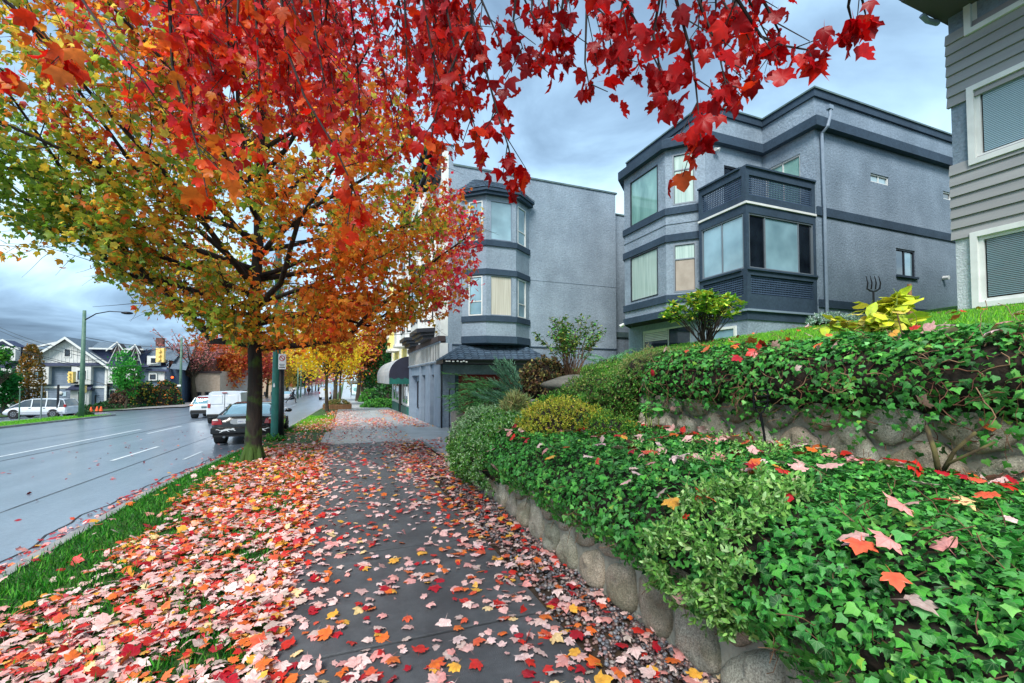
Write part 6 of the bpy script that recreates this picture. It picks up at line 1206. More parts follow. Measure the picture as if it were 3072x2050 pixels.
# buildings behind the far street trees
def block(name, label, p0, p1, y, zt, zb_, m, wins=0, cap=None, wm='glass_dark', floors=1):
    x0, x1 = onY(p0, 1150, y).x, onY(p1, 1150, y).x; o = empty(name, ((x0+x1)/2, y, zb_), label, 'building'); b = MB(); b.box(x0, x1, y, y+12, zb_, zt); b.build('wall', M[m], o)
    MB().box(x0-.2, x1+.2, y-.25, y, zt-.35, zt).build('cornice', M[cap or 'white_paint'], o)
    for f in range(floors):
        for k in range(wins): w_ = (x1-x0)/wins; window(o, (x0+w_*(k+.2), y, 0), Ux, Ny_, 0, w_*.6, zb_+1.0+3.0*f, zb_+2.7+3.0*f, M['frame_dark'], M[wm], fw=.1, dep=.02)
    return o
block('brick_house', 'dark brick house with a chimney behind the bare pink tree', 505, 640, 84, 5.2, -3, 'brick_dark', 3, 'roof_dark', floors=2)
block('storefront', 'tan storefront with dark posts behind the far street trees', 585, 660, 82, 3.0, -3, 'tan_wall', 3, 'brown_trim'); block('storefront', 'pale low building half hidden by orange street trees', 662, 745, 92, 4.0, -3, 'cream', 4, 'brown_trim')
block('low_building', 'brown building glimpsed behind the green lamp post', 745, 850, 118, 5.0, -4, 'tan_wall', 5, 'roof_dark'); b = MB(); q = onY(478, 1010, 86); b.box(q.x-.45, q.x+.45, 86, 87, 4, q.z-.2); o = b.build('chimney', M['brick_dark'], bpy.data.objects['brick_house'])
# ---------------- fences and hedges at far side
q0, q1 = onT(285, 1228)[0], onT(455, 1218)[0]; b = empty('iron_fence', q0, 'black iron fence with diagonal braces beside the townhouse', 'fence')
for k in range(9): t = k/8; p = q0.lerp(q1, t); p.z = T(p.x, p.y); MB().box(p.x-.05, p.x+.05, p.y-.05, p.y+.05, p.z, p.z+1.9).build('post', M['metal_dark'], b)
for k in range(8):
    a, c = q0.lerp(q1, k/8), q0.lerp(q1, (k+1)/8); a.z, c.z = T(a.x, a.y), T(c.x, c.y); u_ = Vector((0, 0, 1)); MB().tube([a+u_*1.8, c+u_*1.8], .03, 5).build('rail', M['metal_dark'], b); MB().tube([a+u_*.2, c+u_*1.7], .02, 5).build('brace', M['metal_dark'], b)
# ---------------- trees far off
FT_ = [leaf_tpl('quad', .3, .1, i) for i in range(2)]
def far_tree(name, label, base, h, cr, z0, pal, n, ls, seed, col=False, bare=.0, trunk=.2, group=None, sq=1., cat='tree', limbs=9, nind=0, tm='far_bark', kind=None):
    o = empty(name, base, label, cat, group); r = random.Random(seed); b = MB(); base = Vector(base); t_ = Tree(seed)
    th_ = z0+(.25*(h-z0)); P, _ = t_.branch(base-Vector((0, 0, .2)), Vector((r.gauss(0, .03), r.gauss(0, .03), 1)), (h*.8 if col else th_), trunk, 6, .05, .03, b, 7, .55); b.build('trunk', M[tm], o); b = MB(); ends = []
    for k in range(limbs):
        p, d = pick(P, r.uniform(.25 if col else .72, 1)); a = k*2.4; el = rad(r.uniform(25, 70)); dd = Vector((math.cos(a)*math.cos(el), math.sin(a)*math.cos(el), math.sin(el))); Lb = (h-th_)*r.uniform(.55, .95) if not col else cr*.9
        Q, _ = t_.branch(p, dd, Lb, trunk*.42, 5, .04, .12, b, 5, .15); ends.append(Q)
        for j in range(4 if not bare else 9): q, e = pick(Q, r.uniform(.25, .98)); Q2, _ = t_.branch(q, side_dir(e, r.uniform(.4, .9), r.uniform(0, 6.28)), Lb*r.uniform(.25, .5), trunk*.13, 4, .04, .15, b, 4, .2); ends.append(Q2)
    bo = b.build('boughs', M[tm], o); rg = np.random.default_rng(seed); hc = (h+z0)/2; hz_ = (h-z0)/2
    if col:
        u = rg.random(n); z = z0+(h-z0)*u; rr = cr*np.sqrt(np.clip(1-((u-.35)/.68)**2, .02, 1))*rg.uniform(.55, 1.05, n); a = rg.uniform(0, 6.28, n); C = np.stack([np.cos(a)*rr, np.sin(a)*rr, z], 1)
    else:
        K0 = max(14, n//55); v = rg.normal(0, 1, (K0, 3)); v /= np.linalg.norm(v, axis=1, keepdims=True); cc = v*np.array((cr, cr, hz_))*rg.uniform(.35, .93, (K0, 1)); cc[:, 2] += hc; w_ = rg.integers(0, K0, n); C = cc[w_]+rg.normal(0, 1, (n, 3))*cr*.17
        if bare: E2 = np.array([tuple(pick(random.Random(seed+i).choice(ends), rg.random())[0]-base) for i in range(n)]); C = E2+rg.normal(0, .12, (n, 3))
    pi_ = np.clip(((noise2(C[:, 0]*1.2, C[:, 1]+C[:, 2]*1.2, 1.2, seed)*.5+.5)*len(pal)+rg.normal(0, .7, n)).astype(int), 0, len(pal)-1)
    leaves(FT_, C+np.array(tuple(base)), rg.normal(0, 1, (n, 3))+np.array((0, 0, .5)), rg.uniform(ls*.6, ls*1.3, n), pal, pi_, LM, o, 'crown', 'leaf', nind, jit=.16, seed=seed); return o
PK = [S(*c) for c in ((214, 120, 124), (228, 150, 150), (196, 90, 98), (220, 124, 104))]; OR = [S(*c) for c in ((226, 134, 60), (236, 160, 74), (210, 104, 54), (220, 90, 64))]; RD = [S(*c) for c in ((222, 100, 82), (230, 126, 92), (200, 80, 76), (228, 150, 90))]
YL = [S(*c) for c in ((248, 214, 40), (252, 226, 60), (240, 190, 40), (246, 170, 50))]; OL = [S(*c) for c in ((206, 180, 70), (222, 196, 80), (184, 150, 66), (220, 146, 80))]; GN = [S(*c) for c in ((52, 120, 40), (76, 150, 50), (36, 92, 36), (96, 160, 56))]; DG = [S(*c) for c in ((30, 84, 40), (46, 108, 50), (22, 62, 34))]
gg = 'trees lining the far side of the street'
def tb_(px, py): return onT(px, py)[0]
far_tree('maple_tree', 'nearly bare far tree with sparse pink leaves and visible limbs', tb_(585, 1209), 13.5, 5.6, 2.6, [S(*c) for c in ((216, 134, 130), (226, 156, 150), (190, 110, 104), (206, 130, 100))], 2400, .22, 61, bare=1, trunk=.40, group=gg, limbs=20)
rowt = [((642, 1203), OR, 'orange leaved tree right of the bare pink one', 10.5), ((690, 1200), OR, 'orange tree behind the white cargo van', 10.5), ((738, 1197), RD, 'red orange tree left of the near maple trunk', 10.5), ((768, 1194), RD, 'rusty tree hidden partly by the near maple trunk', 10.5), ((800, 1191), OL, 'brownish tree seen just left of the green lamp post', 10.5), ((838, 1189), OL, 'dull yellow tree beyond the green lamp post', 11), ((862, 1186), OL, 'tall yellow tree over the distant pale car', 12.5), ((892, 1182), DG, 'dark green tree further up the far side', 9)]
for i, ((px, py), pal, lab, hh) in enumerate(rowt): far_tree('maple_tree', lab, tb_(px, py), hh+1.2, 5.2, 2.6, pal, 3000, .42, 70+i, trunk=.30, group=gg)
for i, (px, py) in enumerate(((915, 1179), (926, 1177), (937, 1175), (946, 1173), (955, 1171), (963, 1169), (1003, 1170))): far_tree('pink_tree', ('nearest', 'second', 'third', 'fourth', 'fifth', 'sixth', 'farthest')[i]+' pink tree in the distant row along the street', tb_(px, py), 9.5, 4.4, 2.4, PK, 620, .5, 90+i, trunk=.26, group='distant pink trees', limbs=6)
# near side, beyond the driveway
t1 = tb_(981, 1238); t2 = tb_(1002, 1216)
far_tree('golden_maple', 'young golden yellow maple beyond the driveway', t1, 7.6, 3.1, 2.1, YL, 5200, .15, 101, trunk=.14, group='street trees on the near verge', sq=1, cat='tree')
far_tree('golden_maple', 'second golden tree behind the nearer one by the planter box', t2, 8.6, 3.6, 2.6, YL, 3600, .22, 102, trunk=.24, group='street trees on the near verge')
far_tree('golden_maple', 'slim third tree up the near verge with thin grey trunk', tb_(1018, 1204), 9.5, 3.6, 3.2, OR+YL[:2], 2200, .3, 103, trunk=.16, group='street trees on the near verge')
far_tree('red_maple', 'orange pink maple beyond the golden trees near bus shelter', (1.6, 62, T(1.6, 62)), 12, 4.6, 3.6, [S(226, 116, 84), S(232, 140, 90), S(214, 90, 70), S(236, 160, 70)], 3000, .32, 104, trunk=.3)
far_tree('olive_tree', 'yellow olive tree behind the bus shelter', (3.0, 82, T(3, 82)), 8.5, 3.8, 1.6, [S(180, 150, 50), S(200, 170, 60), S(140, 120, 44)], 2200, .34, 105, trunk=.35)
far_tree('cypress', 'dense dark green conical hedge tree beside the walk', (4.4, 62, T(4, 62)), 8.0, 2.1, .2, DG, 4200, .26, 106, col=True, trunk=.2, cat='conifer', nind=0); far_tree('cypress', 'second green conical evergreen behind the ivy mass', (6.4, 58, T(4, 58)), 8.8, 2.2, .2, DG+GN[:1], 3200, .26, 107, col=True, trunk=.2, cat='conifer')
far_tree('green_tree', 'tall dark green tree rising beside the yellow building', (8.0, 66, T(4, 66)), 13, 4.2, 2.5, DG+GN[:1], 2600, .36, 108, trunk=.3); far_tree('red_maple', 'orange red tree in front of the dark evergreen', (6.0, 72, T(4, 72)), 10.5, 3.8, 3.5, OR+RD, 2000, .34, 109, trunk=.3)
bush('ivy_mass', 'tall rounded mass of ivy spilling toward the sidewalk', (5.0, 43.5, T(4, 43)-.2), 2.6, 3.4, 3.0, 1500, DG+GN[:1], 110, per=8, L_=(.14, .26), kind='broad', core=.9); bush('low_hedge', 'low light green groundcover in front of the ivy mass', (3.1, 40.5, T(3, 40)-.1), 1.7, 2.6, .75, 700, GN, 111, per=8, L_=(.12, .2), kind='broad', core=.85)
bush('clipped_shrub', 'rounded green shrub at foot of the conical hedge', (3.3, 58, T(3, 58)), 1.6, 1.3, 1.7, 600, GN, 112, per=7, L_=(.14, .22), kind='broad', core=.9)
# trees by the townhouses
def hb_(zx, zy): p, _ = onT(zx*.236, 950+zy*.236); return p
far_tree('small_tree', 'bright green young tree in front of the truss dormers', (onY(378, 1150, 67.5).x, 67.5, T(-28, 67)), 7.4, 1.75, 1.2, [S(70, 168, 60), S(96, 190, 80), S(50, 140, 56)], 2600, .22, 121, trunk=.14); far_tree('columnar_tree', 'narrow orange brown columnar tree left of the broad gable', (onY(92, 1150, 71).x, 71, T(-38, 71)), 8.6, 1.25, .3, [S(140, 110, 40), S(110, 100, 44), S(170, 120, 40), S(84, 80, 40)], 2600, .24, 122, col=True, trunk=.12)
far_tree('small_tree', 'round dark green tree at left edge of the view', (onY(12, 1150, 68).x, 68, T(-42, 68)), 6.0, 1.6, .8, [S(44, 130, 60), S(60, 150, 70), S(30, 100, 50)], 2800, .26, 123, trunk=.16); far_tree('small_tree', 'light green tree top beyond the round dark tree', (onY(-18, 1150, 66).x, 66, T(-44, 66)), 9.0, 1.8, 3.8, GN, 1500, .28, 124, trunk=.16)
far_tree('bare_tree', 'leafless winter tree above the townhouse roofs', (onY(470, 1100, 98).x, 98, -4), 13.5, 5, 6, PK, 40, .1, 125, bare=1, trunk=.3, limbs=12)
for i, (px, w_, pal, lab) in enumerate(((428, 1.9, DG+OL[:1], 'dark mixed shrub beside the iron fence'), (497, 1.9, DG+OR[:1], 'olive and green shrub next to the far signal pole'), (380, 1.8, [S(96, 60, 56), S(70, 60, 50), S(120, 80, 60)], 'reddish brown bush behind the iron fence'), (330, 1.5, DG, 'low dark hedge end beside the townhouse corner'))):
    q = onY(px, 1200, 71); bush('far_bush', lab, (q.x, 71, T(q.x, 71)), w_, 1.4, (3.6, 3.6, 2.8, 1.0)[i], 420, pal, 130+i, per=7, L_=(.2, .34), kind='broad', core=.88)
q = onY(330, 1200, 69.5); bush('clipped_hedge', 'long clipped dark green hedge along the townhouse frontage', (q.x, 69.5, T(q.x, 69.5)-.1), 6.0, .5, .75, 600, DG, 135, per=7, L_=(.14, .22), kind='broad', core=.9, cat='hedge')
# distant wooded slope at the end of the street
n = 9000; a = rng.uniform(-.95, .9, n); dd_ = rng.uniform(330, 470, n); X_ = dd_*np.sin(a); Y_ = dd_*np.cos(a); k = np.abs(X_+8) > 22; X_, Y_ = X_[k], Y_[k]; n = len(X_); Z_ = -4+rng.random(n)*(13+5*noise2(X_*.03, Y_*.03, 1)); pal = PK+OL+DG+GN+OR[:2]
o = leaves(FT_, np.stack([X_, Y_, Z_], 1), rn(n), rng.uniform(3, 6, n), pal, np.clip(((noise2(X_*.05, Y_*.05, 1)*.5+.5)*len(pal)+rng.normal(0, 2, n)).astype(int), 0, len(pal)-1), LM, None, 'distant_trees', 'leaf', 0); tag(o, 'distant autumn woods closing the end of the street', kind='stuff')
# ================================================================== POLES, SIGNALS, WIRES, SIGNS
mat('pole_green', S(20, 92, 84), .45, S(30, 112, 100), 4, 5, spec=.5); mat('pole_old', S(70, 104, 88), .6, S(92, 122, 104), 4, 5); mat('signal_yellow', S(232, 196, 110), .5, S(238, 206, 130), 3, 3); mat('sign_white', S(226, 230, 232), .4); mat('sign_red', S(190, 24, 30), .5); mat('sign_blue', S(40, 60, 150), .5); mat('lens_dark', S(30, 30, 30), .2)
mat('amber_glow', S(255, 90, 30), .5, emit=(S(255, 70, 20), 3.))
p = onT(826, 1323)[0]; gp = empty('lamp_post', p, 'dark green steel lamp post by the driveway with parking sign', 'lamp post'); b = MB(); b.tube([p+Vector(q) for q in ((0, 0, -.05), (0, 0, .05), (0, 0, 1.6), (0, 0, 1.62), (0, 0, 4.5), (0, 0, 8.6))], [.15, .135, .125, .118, .10, .07], 20); b.build('pole', M['pole_green'], gp, smooth=True)
b = MB(); b.tube([p+Vector((.13, -.02, 0)), p+Vector((.13, -.02, 2.16))], [.10, .085], 12); b.tube([p+Vector((0, 0, -.05)), p+Vector((0, 0, .10))], [.19, .17], 14); b.build('conduit', mat('conduit_dark', S(16, 20, 28), .5), gp, smooth=True)
rdir = Vector(RV); fdir = Vector((FV[0], FV[1], 0)).normalized(); so = p+rdir*.12-fdir*.13
b = MB(); b.ob(so+Vector((0, 0, 2.16)), rdir, -fdir, 0, .23, -.004, .004, 0, .46); sg = b.build('parking_sign', M['sign_white'], gp); b = MB(); c = so+rdir*.115+Vector((0, 0, 2.49))-fdir*.008
for k in range(20): a0, a1 = k*math.pi/10, (k+1)*math.pi/10; b.extr([c+(rdir*math.cos(t)+Vector((0, 0, 1))*math.sin(t))*r for t, r in ((a0, .085), (a1, .085), (a1, .065), (a0, .065))], -fdir*.004)
b.extr([c+rdir*x+Vector((0, 0, z)) for x, z in ((-.06, .045), (-.045, .06), (.06, -.045), (.045, -.06))], -fdir*.004); b.build('prohibition_ring', M['sign_red'], sg)
b = MB(); b.ob(so+Vector((0, 0, 2.2)), rdir, -fdir, .03, .2, .004, .007, .0, .02); b.ob(so+Vector((0, 0, 2.25)), rdir, -fdir, .05, .18, .004, .007, 0, .02); b.ob(so+Vector((0, 0, 2.3)), rdir, -fdir, .03, .2, .004, .007, 0, .015); b.build('small_print', M['black_paint'], sg)
b = MB(); b.ob(p+Vector((0, 0, 1.62))-fdir*.125, rdir, -fdir, -.03, .03, 0, .004, 0, .05); b.extr([p+Vector((0, 0, 1.67))-fdir*.125+rdir*x+Vector((0, 0, z)) for x, z in ((-.03, 0), (.03, 0), (0, .09))], -fdir*.004); b.build('sticker', M['sign_white'], gp)
bush('pole_weeds', 'tuft of weeds round foot of the green lamp post', (p.x, p.y-.05, p.z), .3, .3, .13, 120, GN, 141, per=8, L_=(.04, .08), up=.9, core=.3, cat='weeds')
def street_lamp(base, h, label, arm=2.9, m='pole_old', r0=.17, adir=1):
    o = empty('street_lamp', base, label, 'lamp post'); MB().tube([base, base+Vector((0, 0, h))], [r0, r0*.62], 12).build('pole', M[m], o, smooth=True); t = base+Vector((0, 0, h-.75))
    MB().tube([t, t+rdir*arm*.3*adir+Vector((0, 0, .5)), t+rdir*arm*.65*adir+Vector((0, 0, .68)), t+rdir*arm*adir+Vector((0, 0, .62))], [.045, .04, .035, .03], 7).build('arm', M['metal_dark'], o, smooth=True)
    MB().ball(t+rdir*(arm+.3)*adir+Vector((0, 0, .55)), .38, 12, 6, (1, .55, .28)).build('lamp_head', M['metal_dark'], o, smooth=True); return o
lp = onT(243, 1256)[0]; sl = street_lamp(lp, 8.05, 'tall green street lamp at tip of the grass island')
for (dz, w_, hh, nm) in ((3.05, .42, .95, 'amber signal box'),): pass
def signal(name, label, c, w_, h_, m='signal_yellow', parent=None, back=.0):
    o = empty(name, c, label, 'traffic signal'); MB().ob(c, rdir, -fdir, -w_/2, w_/2, -.12, .12, -h_/2, h_/2).build('housing', M[m], o)
    for k in range(3): q = Vector(c)-fdir*(.12)+Vector((0, 0, h_*(.29-.29*k))); MB().tube([q, q-fdir*.16], [w_*.2, w_*.22], 10).build('visor', M['signal_yellow'], o); MB().tube([q-fdir*.0, q-fdir*.03], [w_*.16, w_*.16], 10).build('lens', M['lens_dark'], o)
    return o
d_ = 46.; c = at(482, 1066, d_); signal('traffic_signal', 'yellow backed traffic signal hanging on a span wire over the street', c, .85, 1.5)
c2 = at(216, 1132, 33.3); signal('traffic_signal', 'amber sided signal mounted left of the tall green street lamp', c2, .36, .85); c3 = at(251, 1168, 33.3); signal('traffic_signal', 'small orange framed signal right of the green street lamp', c3, .26, .52)
b = MB(); b.ob(at(213, 1149, 33.3), rdir, -fdir, -.02, .55, -.02, .02, -.08, .08); o = b.build('signal_bracket', M['metal_dark'], sl)
pp2 = onT(540, 1214)[0]; o = empty('utility_pole', pp2, 'slim green and grey utility pole beside the bare pink tree', 'pole'); top = at(556, 1012, onT(540, 1214)[1]); MB().tube([pp2, Vector((pp2.x, pp2.y, (pp2.z+top.z)/2)), Vector((pp2.x, pp2.y, top.z))], [.2, .17, .13], 10).build('pole', M['pole_old'], o, smooth=True)
b = MB(); b.ob(pp2+Vector((0, 0, 2.6)), rdir, -fdir, -.6, .2, .18, .24, 0, .25); b.build('street_name_sign', M['sign_white'], o); MB().ball(pp2+Vector((-1.0, 0, 3.9)), .15, 10, 6).build('red_signal_glow', M['amber_glow'], o)
for i, (px, pyb, pyt, m) in enumerate(((57, 1262, 1166, 'pole_old'), (122, 1264, 1158, 'frame_grey'), (172, 1250, 1155, 'conduit_dark'))):
    q, dq = onT(px, pyb); b = MB(); b.tube([q, Vector((q.x, q.y, at(px, pyt, dq).z))], .09 if i == 2 else .045, 8); o = b.build('sign_post', M[m]); tag(o, ('thin green post furthest left on the grass island', 'pale grey sign post in front of the minivan', 'thick dark post before the minivan rear wheel')[i], 'post')
for i, (px, pyb, h_) in enumerate(((902, 1192, 9.5), (914, 1181, 10.), (893, 1196, 6.5))): q, dq = onT(px, pyb); street_lamp(q, h_, ('slender street lamp beside the distant pale car', 'far street lamp in the pink tree row', 'short grey far pole near the running person')[i], arm=1.8, r0=.14)
wires = empty('overhead_wires', (0, 0, 6), 'black overhead utility wires crossing the sky at left', 'wires')
def wire(p, q, sag=.5, r=.022, n=14):
    Q = [p.lerp(q, i/n)-Vector((0, 0, sag*math.sin(math.pi*i/n))) for i in range(n+1)]; MB().tube(Q, r, 4, cap=False).build('wire', M['metal_dark'], wires)
ltop = lambda dz: lp+Vector((0, 0, dz))
wire(at(-40, 965, 42), ltop(4.85), .3); wire(at(-40, 975, 40), ltop(4.6), .3); wire(at(-40, 1010, 34), ltop(3.9), .2); wire(at(-40, 1014, 34), ltop(3.75), .2, .03); wire(ltop(6.05), at(560, 1035, 60), .5); wire(ltop(4.0), at(560, 1068, 60), .6); wire(at(482, 1045, 46), at(1000, 1075, 70), .3); wire(ltop(4.3), at(482, 1045, 46), .3)
wire(at(-30, 565, 30), at(360, 800, 34), .3, .018); wire(at(-30, 735, 26), at(230, 738, 30), .1, .018); wire(at(110, 660, 24), at(380, 830, 30), .2, .018)
# bus shelter and far street furniture
q = Vector((2.1, 72, T(2, 72))); o = empty('bus_shelter', q, 'glass bus shelter with a lit white poster panel', 'bus shelter')
q = onT(1053, 1193)[0]; o.location = q; b = MB(); b.box(q.x-.1, q.x+3.0, q.y, q.y+1.6, q.z+2.5, q.z+2.65); b.build('roof', M['frame_grey'], o)
for (dx, dy) in ((0, 0), (2.9, 0), (0, 1.5), (2.9, 1.5)): MB().box(q.x+dx-.04, q.x+dx+.04, q.y+dy, q.y+dy+.08, q.z, q.z+2.5).build('post', M['frame_grey'], o)
b = MB(); b.box(q.x+.04, q.x+1.35, q.y-.05, q.y+.1, q.z+.35, q.z+2.3); b.build('poster_frame', M['frame_dark'], o); b = MB(); b.box(q.x+.14, q.x+1.25, q.y-.07, q.y-.052, q.z+.5, q.z+2.2); ps = b.build('poster', mat('poster', S(206, 224, 226), .4, S(150, 196, 196), 1.6, 2, emit=(S(200, 220, 222), .25), ramp=(.5, .56)), o)
b = MB(); c = Vector((q.x+.7, q.y-.08, q.z+1.3)); b.poly([c+Vector((.33*math.cos(a), 0, .33*math.sin(a))) for a in np.linspace(0, 6.28, 18)[:-1]], [tuple(range(17))]); b.build('poster_print', mat('poster_print', S(120, 170, 170), .5), o); b = MB(); b.box(q.x+1.5, q.x+2.7, q.y+1.0, q.y+1.4, q.z+.4, q.z+.48); b.build('bench', M['tan_wall'], o)
q = onT(1000, 1228)[0]; o = empty('planter_box', q, 'wooden planter box of dry plants round the second golden tree', 'planter'); b = MB()
for (x0, x1, y0, y1) in ((-.75, 1.35, -.8, -.72), (-.75, 1.35, .72, .8), (-.75, -.67, -.72, .72), (1.27, 1.35, -.72, .72)):
    for z in (.02, .22): MB().box(q.x+x0, q.x+x1, q.y+y0, q.y+y1, q.z+z, q.z+z+.18).build('board', MATS_W, o)
tufts('leaves', *[v for v in blob(o, (q.x+.3, q.y, q.z+.3), .95, .7, .45, 160, 5)], LGR, [S(150, 150, 80), S(110, 130, 60), S(170, 140, 90)], o, per=8, L_=(.08, .16))
q, dq = onT(510, 1213); o = empty('litter_bin', q, 'grey wheeled litter bin by the far utility pole', 'bin'); s_ = 1.0; MB().prism([(q.x-.34, q.y-.34), (q.x+.34, q.y-.34), (q.x+.34, q.y+.34), (q.x-.34, q.y+.34)], q.z, q.z+1.0).build('body', M['frame_grey'], o); MB().box(q.x-.45, q.x+.42, q.y-.42, q.y+.42, q.z+1.0, q.z+1.12).build('lid', M['frame_grey'], o)
q = onT(1017, 1206)[0]
mat('cone_orange', S(236, 90, 30), .5)
for i, (px, py) in enumerate(((213, 1246), (245, 1244), (273, 1238), (291, 1236), (303, 1236))):
    q = onT(px, py)[0]; o = empty('traffic_cone', q, ('orange cone by the minivan rear bumper', 'orange cone just right of the tall green street lamp', 'orange cone between the lamp and paired cones', 'left one of the paired orange cones', 'right one of the paired orange cones')[i], 'traffic cone', 'orange cones on the far verge'); MB().tube([q, q+Vector((0, 0, .62))], [.2, .05], 10).build('cone', M['cone_orange'], o); MB().box(q.x-.25, q.x+.25, q.y-.25, q.y+.25, q.z, q.z+.05).build('base', M['cone_orange'], o)
q = onT(254, 1250)[0]; bush('round_shrub', 'small round dark shrub at the kerb tip of island', (q.x, q.y, q.z), .55, .5, .55, 200, DG, 150, per=7, L_=(.07, .12), core=.85)
# ================================================================== VEHICLES
mat('tyre', S(22, 22, 24), .8); mat('rim', S(150, 154, 158), .3, metal=.8); mat('car_glass', S(20, 28, 34), .03, spec=1., coat=1, crough=.02); mat('car_glass_pale', S(104, 146, 158), .04, spec=1., coat=1, crough=.02); mat('tail_red', S(150, 8, 16), .2, coat=1); mat('lamp_clear', S(220, 210, 200), .15, coat=1); mat('black_trim', S(16, 18, 20), .6); mat('amber', S(226, 110, 30), .3, coat=1)
def paint(n, c, c2=None): return mat(n, c, .5, c2 or c, 2, 2, spec=.2, coat=.8, crough=.02)
paint('paint_black', S(6, 9, 14)); paint('paint_white', S(206, 212, 216), S(192, 200, 206)); paint('paint_dark', S(34, 40, 54)); paint('paint_silver', S(170, 176, 180))
def loft(stn, ring, m, name, parent, smooth=True, caps=True):
    b = MB(); n = None
    for s in stn: r = ring(*s); n = len(r); b.v += [tuple(q) for q in r]
    for i in range(len(stn)-1):
        for k in range(n): k2 = (k+1) % n; b.f.append((i*n+k, i*n+k2, (i+1)*n+k2, (i+1)*n+k))
    if caps: b.f.append(tuple(range(n-1, -1, -1))); b.f.append(tuple((len(stn)-1)*n+k for k in range(n)))
    o = b.build(name, m, parent, local=True, smooth=smooth)
    if smooth:
        e = o.modifiers.new('edge', 'EDGE_SPLIT'); e.split_angle = rad(38)
    return o
def wheel(parent, x, y, r=.32, w_=.21, side=1):
    o = MB().tube([(x-w_/2, y, r), (x-w_/2+.02, y, r), (x+w_/2-.02, y, r), (x+w_/2, y, r)], [r*.9, r, r, r*.9], 22).build('wheel', M['tyre'], parent, local=True, smooth=False)
    xo = x+side*(w_/2+.004); b = MB(); b.tube([(xo-side*.03, y, r), (xo, y, r)], [r*.66, r*.62], 18); b.build('rim', M['rim'], o, local=True)
    b = MB()
    for k in range(7): a = k*.9; b.tube([(xo+side*.004, y+math.cos(a)*r*.2, r+math.sin(a)*r*.2), (xo+side*.004, y+math.cos(a)*r*.55, r+math.sin(a)*r*.55)], r*.075, 4)
    b.build('spokes', M['black_trim'], o, local=True)
def ringL(y, w_, zb, zs, zt, cr=.03):
    P = [(0, zb), (w_*.86, zb), (w_*.97, zb+.10), (w_, zb+.28*(zs-zb)+.1), (w_*.985, zs-.06), (w_*.94, zs), (w_*.82, zt), (w_*.4, zt+cr), (0, zt+cr*1.2)]
    return [(x, y, z) for x, z in P]+[(-x, y, z) for x, z in reversed(P[1:-1])]
def ringG(y, wb, wt, zb, zt, cr=.025):
    P = [(0, zb-.06), (wb, zb-.06), (wb, zb), (wt+.04, max(zb, zt-.07)), (wt-.08, zt), (0, zt+cr)]
    return [(x, y, z) for x, z in P]+[(-x, y, z) for x, z in reversed(P[1:-1])]
def vehicle(name, label, cat, loc, rz, low, green, pm, gm, roof, wh, tail, plate=None, extras=None, pitch=0., group=None, r=.32):
    o = empty(name, loc, label, cat, group, rz=rz); o.rotation_euler[0] = pitch
    loft(low, ringL, pm, 'body', o)
    g = loft(green, ringG, gm, 'cabin_glass', o)
    if roof:
        b = MB(); rs = [s for s in green if roof[0] <= s[0] <= roof[1]]; V = []
        for s in rs: y, wb, wt, zb, zt = s; V += [(-wt-.05, y, zt-.05), (-wt+.06, y, zt+.006), (0, y, zt+.034), (wt-.06, y, zt+.006), (wt+.05, y, zt-.05)]
        b.poly(V, [(5*i+k, 5*i+k+1, 5*i+k+6, 5*i+k+5) for i in range(len(rs)-1) for k in range(4)]); b.build('roof', pm, o, local=True, smooth=True)
        for pi in range(len(green)-1):      # pillars follow the corners of the glasshouse
            for s in (-1, 1):
                y, wb, wt, zb, zt = green[pi]; y2, wb2, wt2, zb2, zt2 = green[pi+1]
                if abs(zt-zt2) > .12: MB().tube([(s*(wb if zt <= zb+.1 else wt+.02), y, zt-.02), (s*(wb2 if zt2 <= zb2+.1 else wt2+.02), y2, zt2-.02)], .035, 6).build('pillar', pm, o, local=True)
    W = low[len(low)//2][1]
    for (y, s) in [(q, s) for q in wh for s in (-1, 1)]:
        MB().tube([(s*(W-.28), y, r+.0), (s*(W+.006), y, r)], [r+.07, r+.07], 22).build('wheel_arch', M['black_trim'], o, local=True); wheel(o, s*(W-.10), y, r, .22, s)
    for (x0, x1, y0, y1, z0, z1, m) in tail: MB().box(x0, x1, y0, y1, z0, z1).build('tail_light', M[m], o, local=True, bevel=.012)
    if extras: extras(o)
    return o
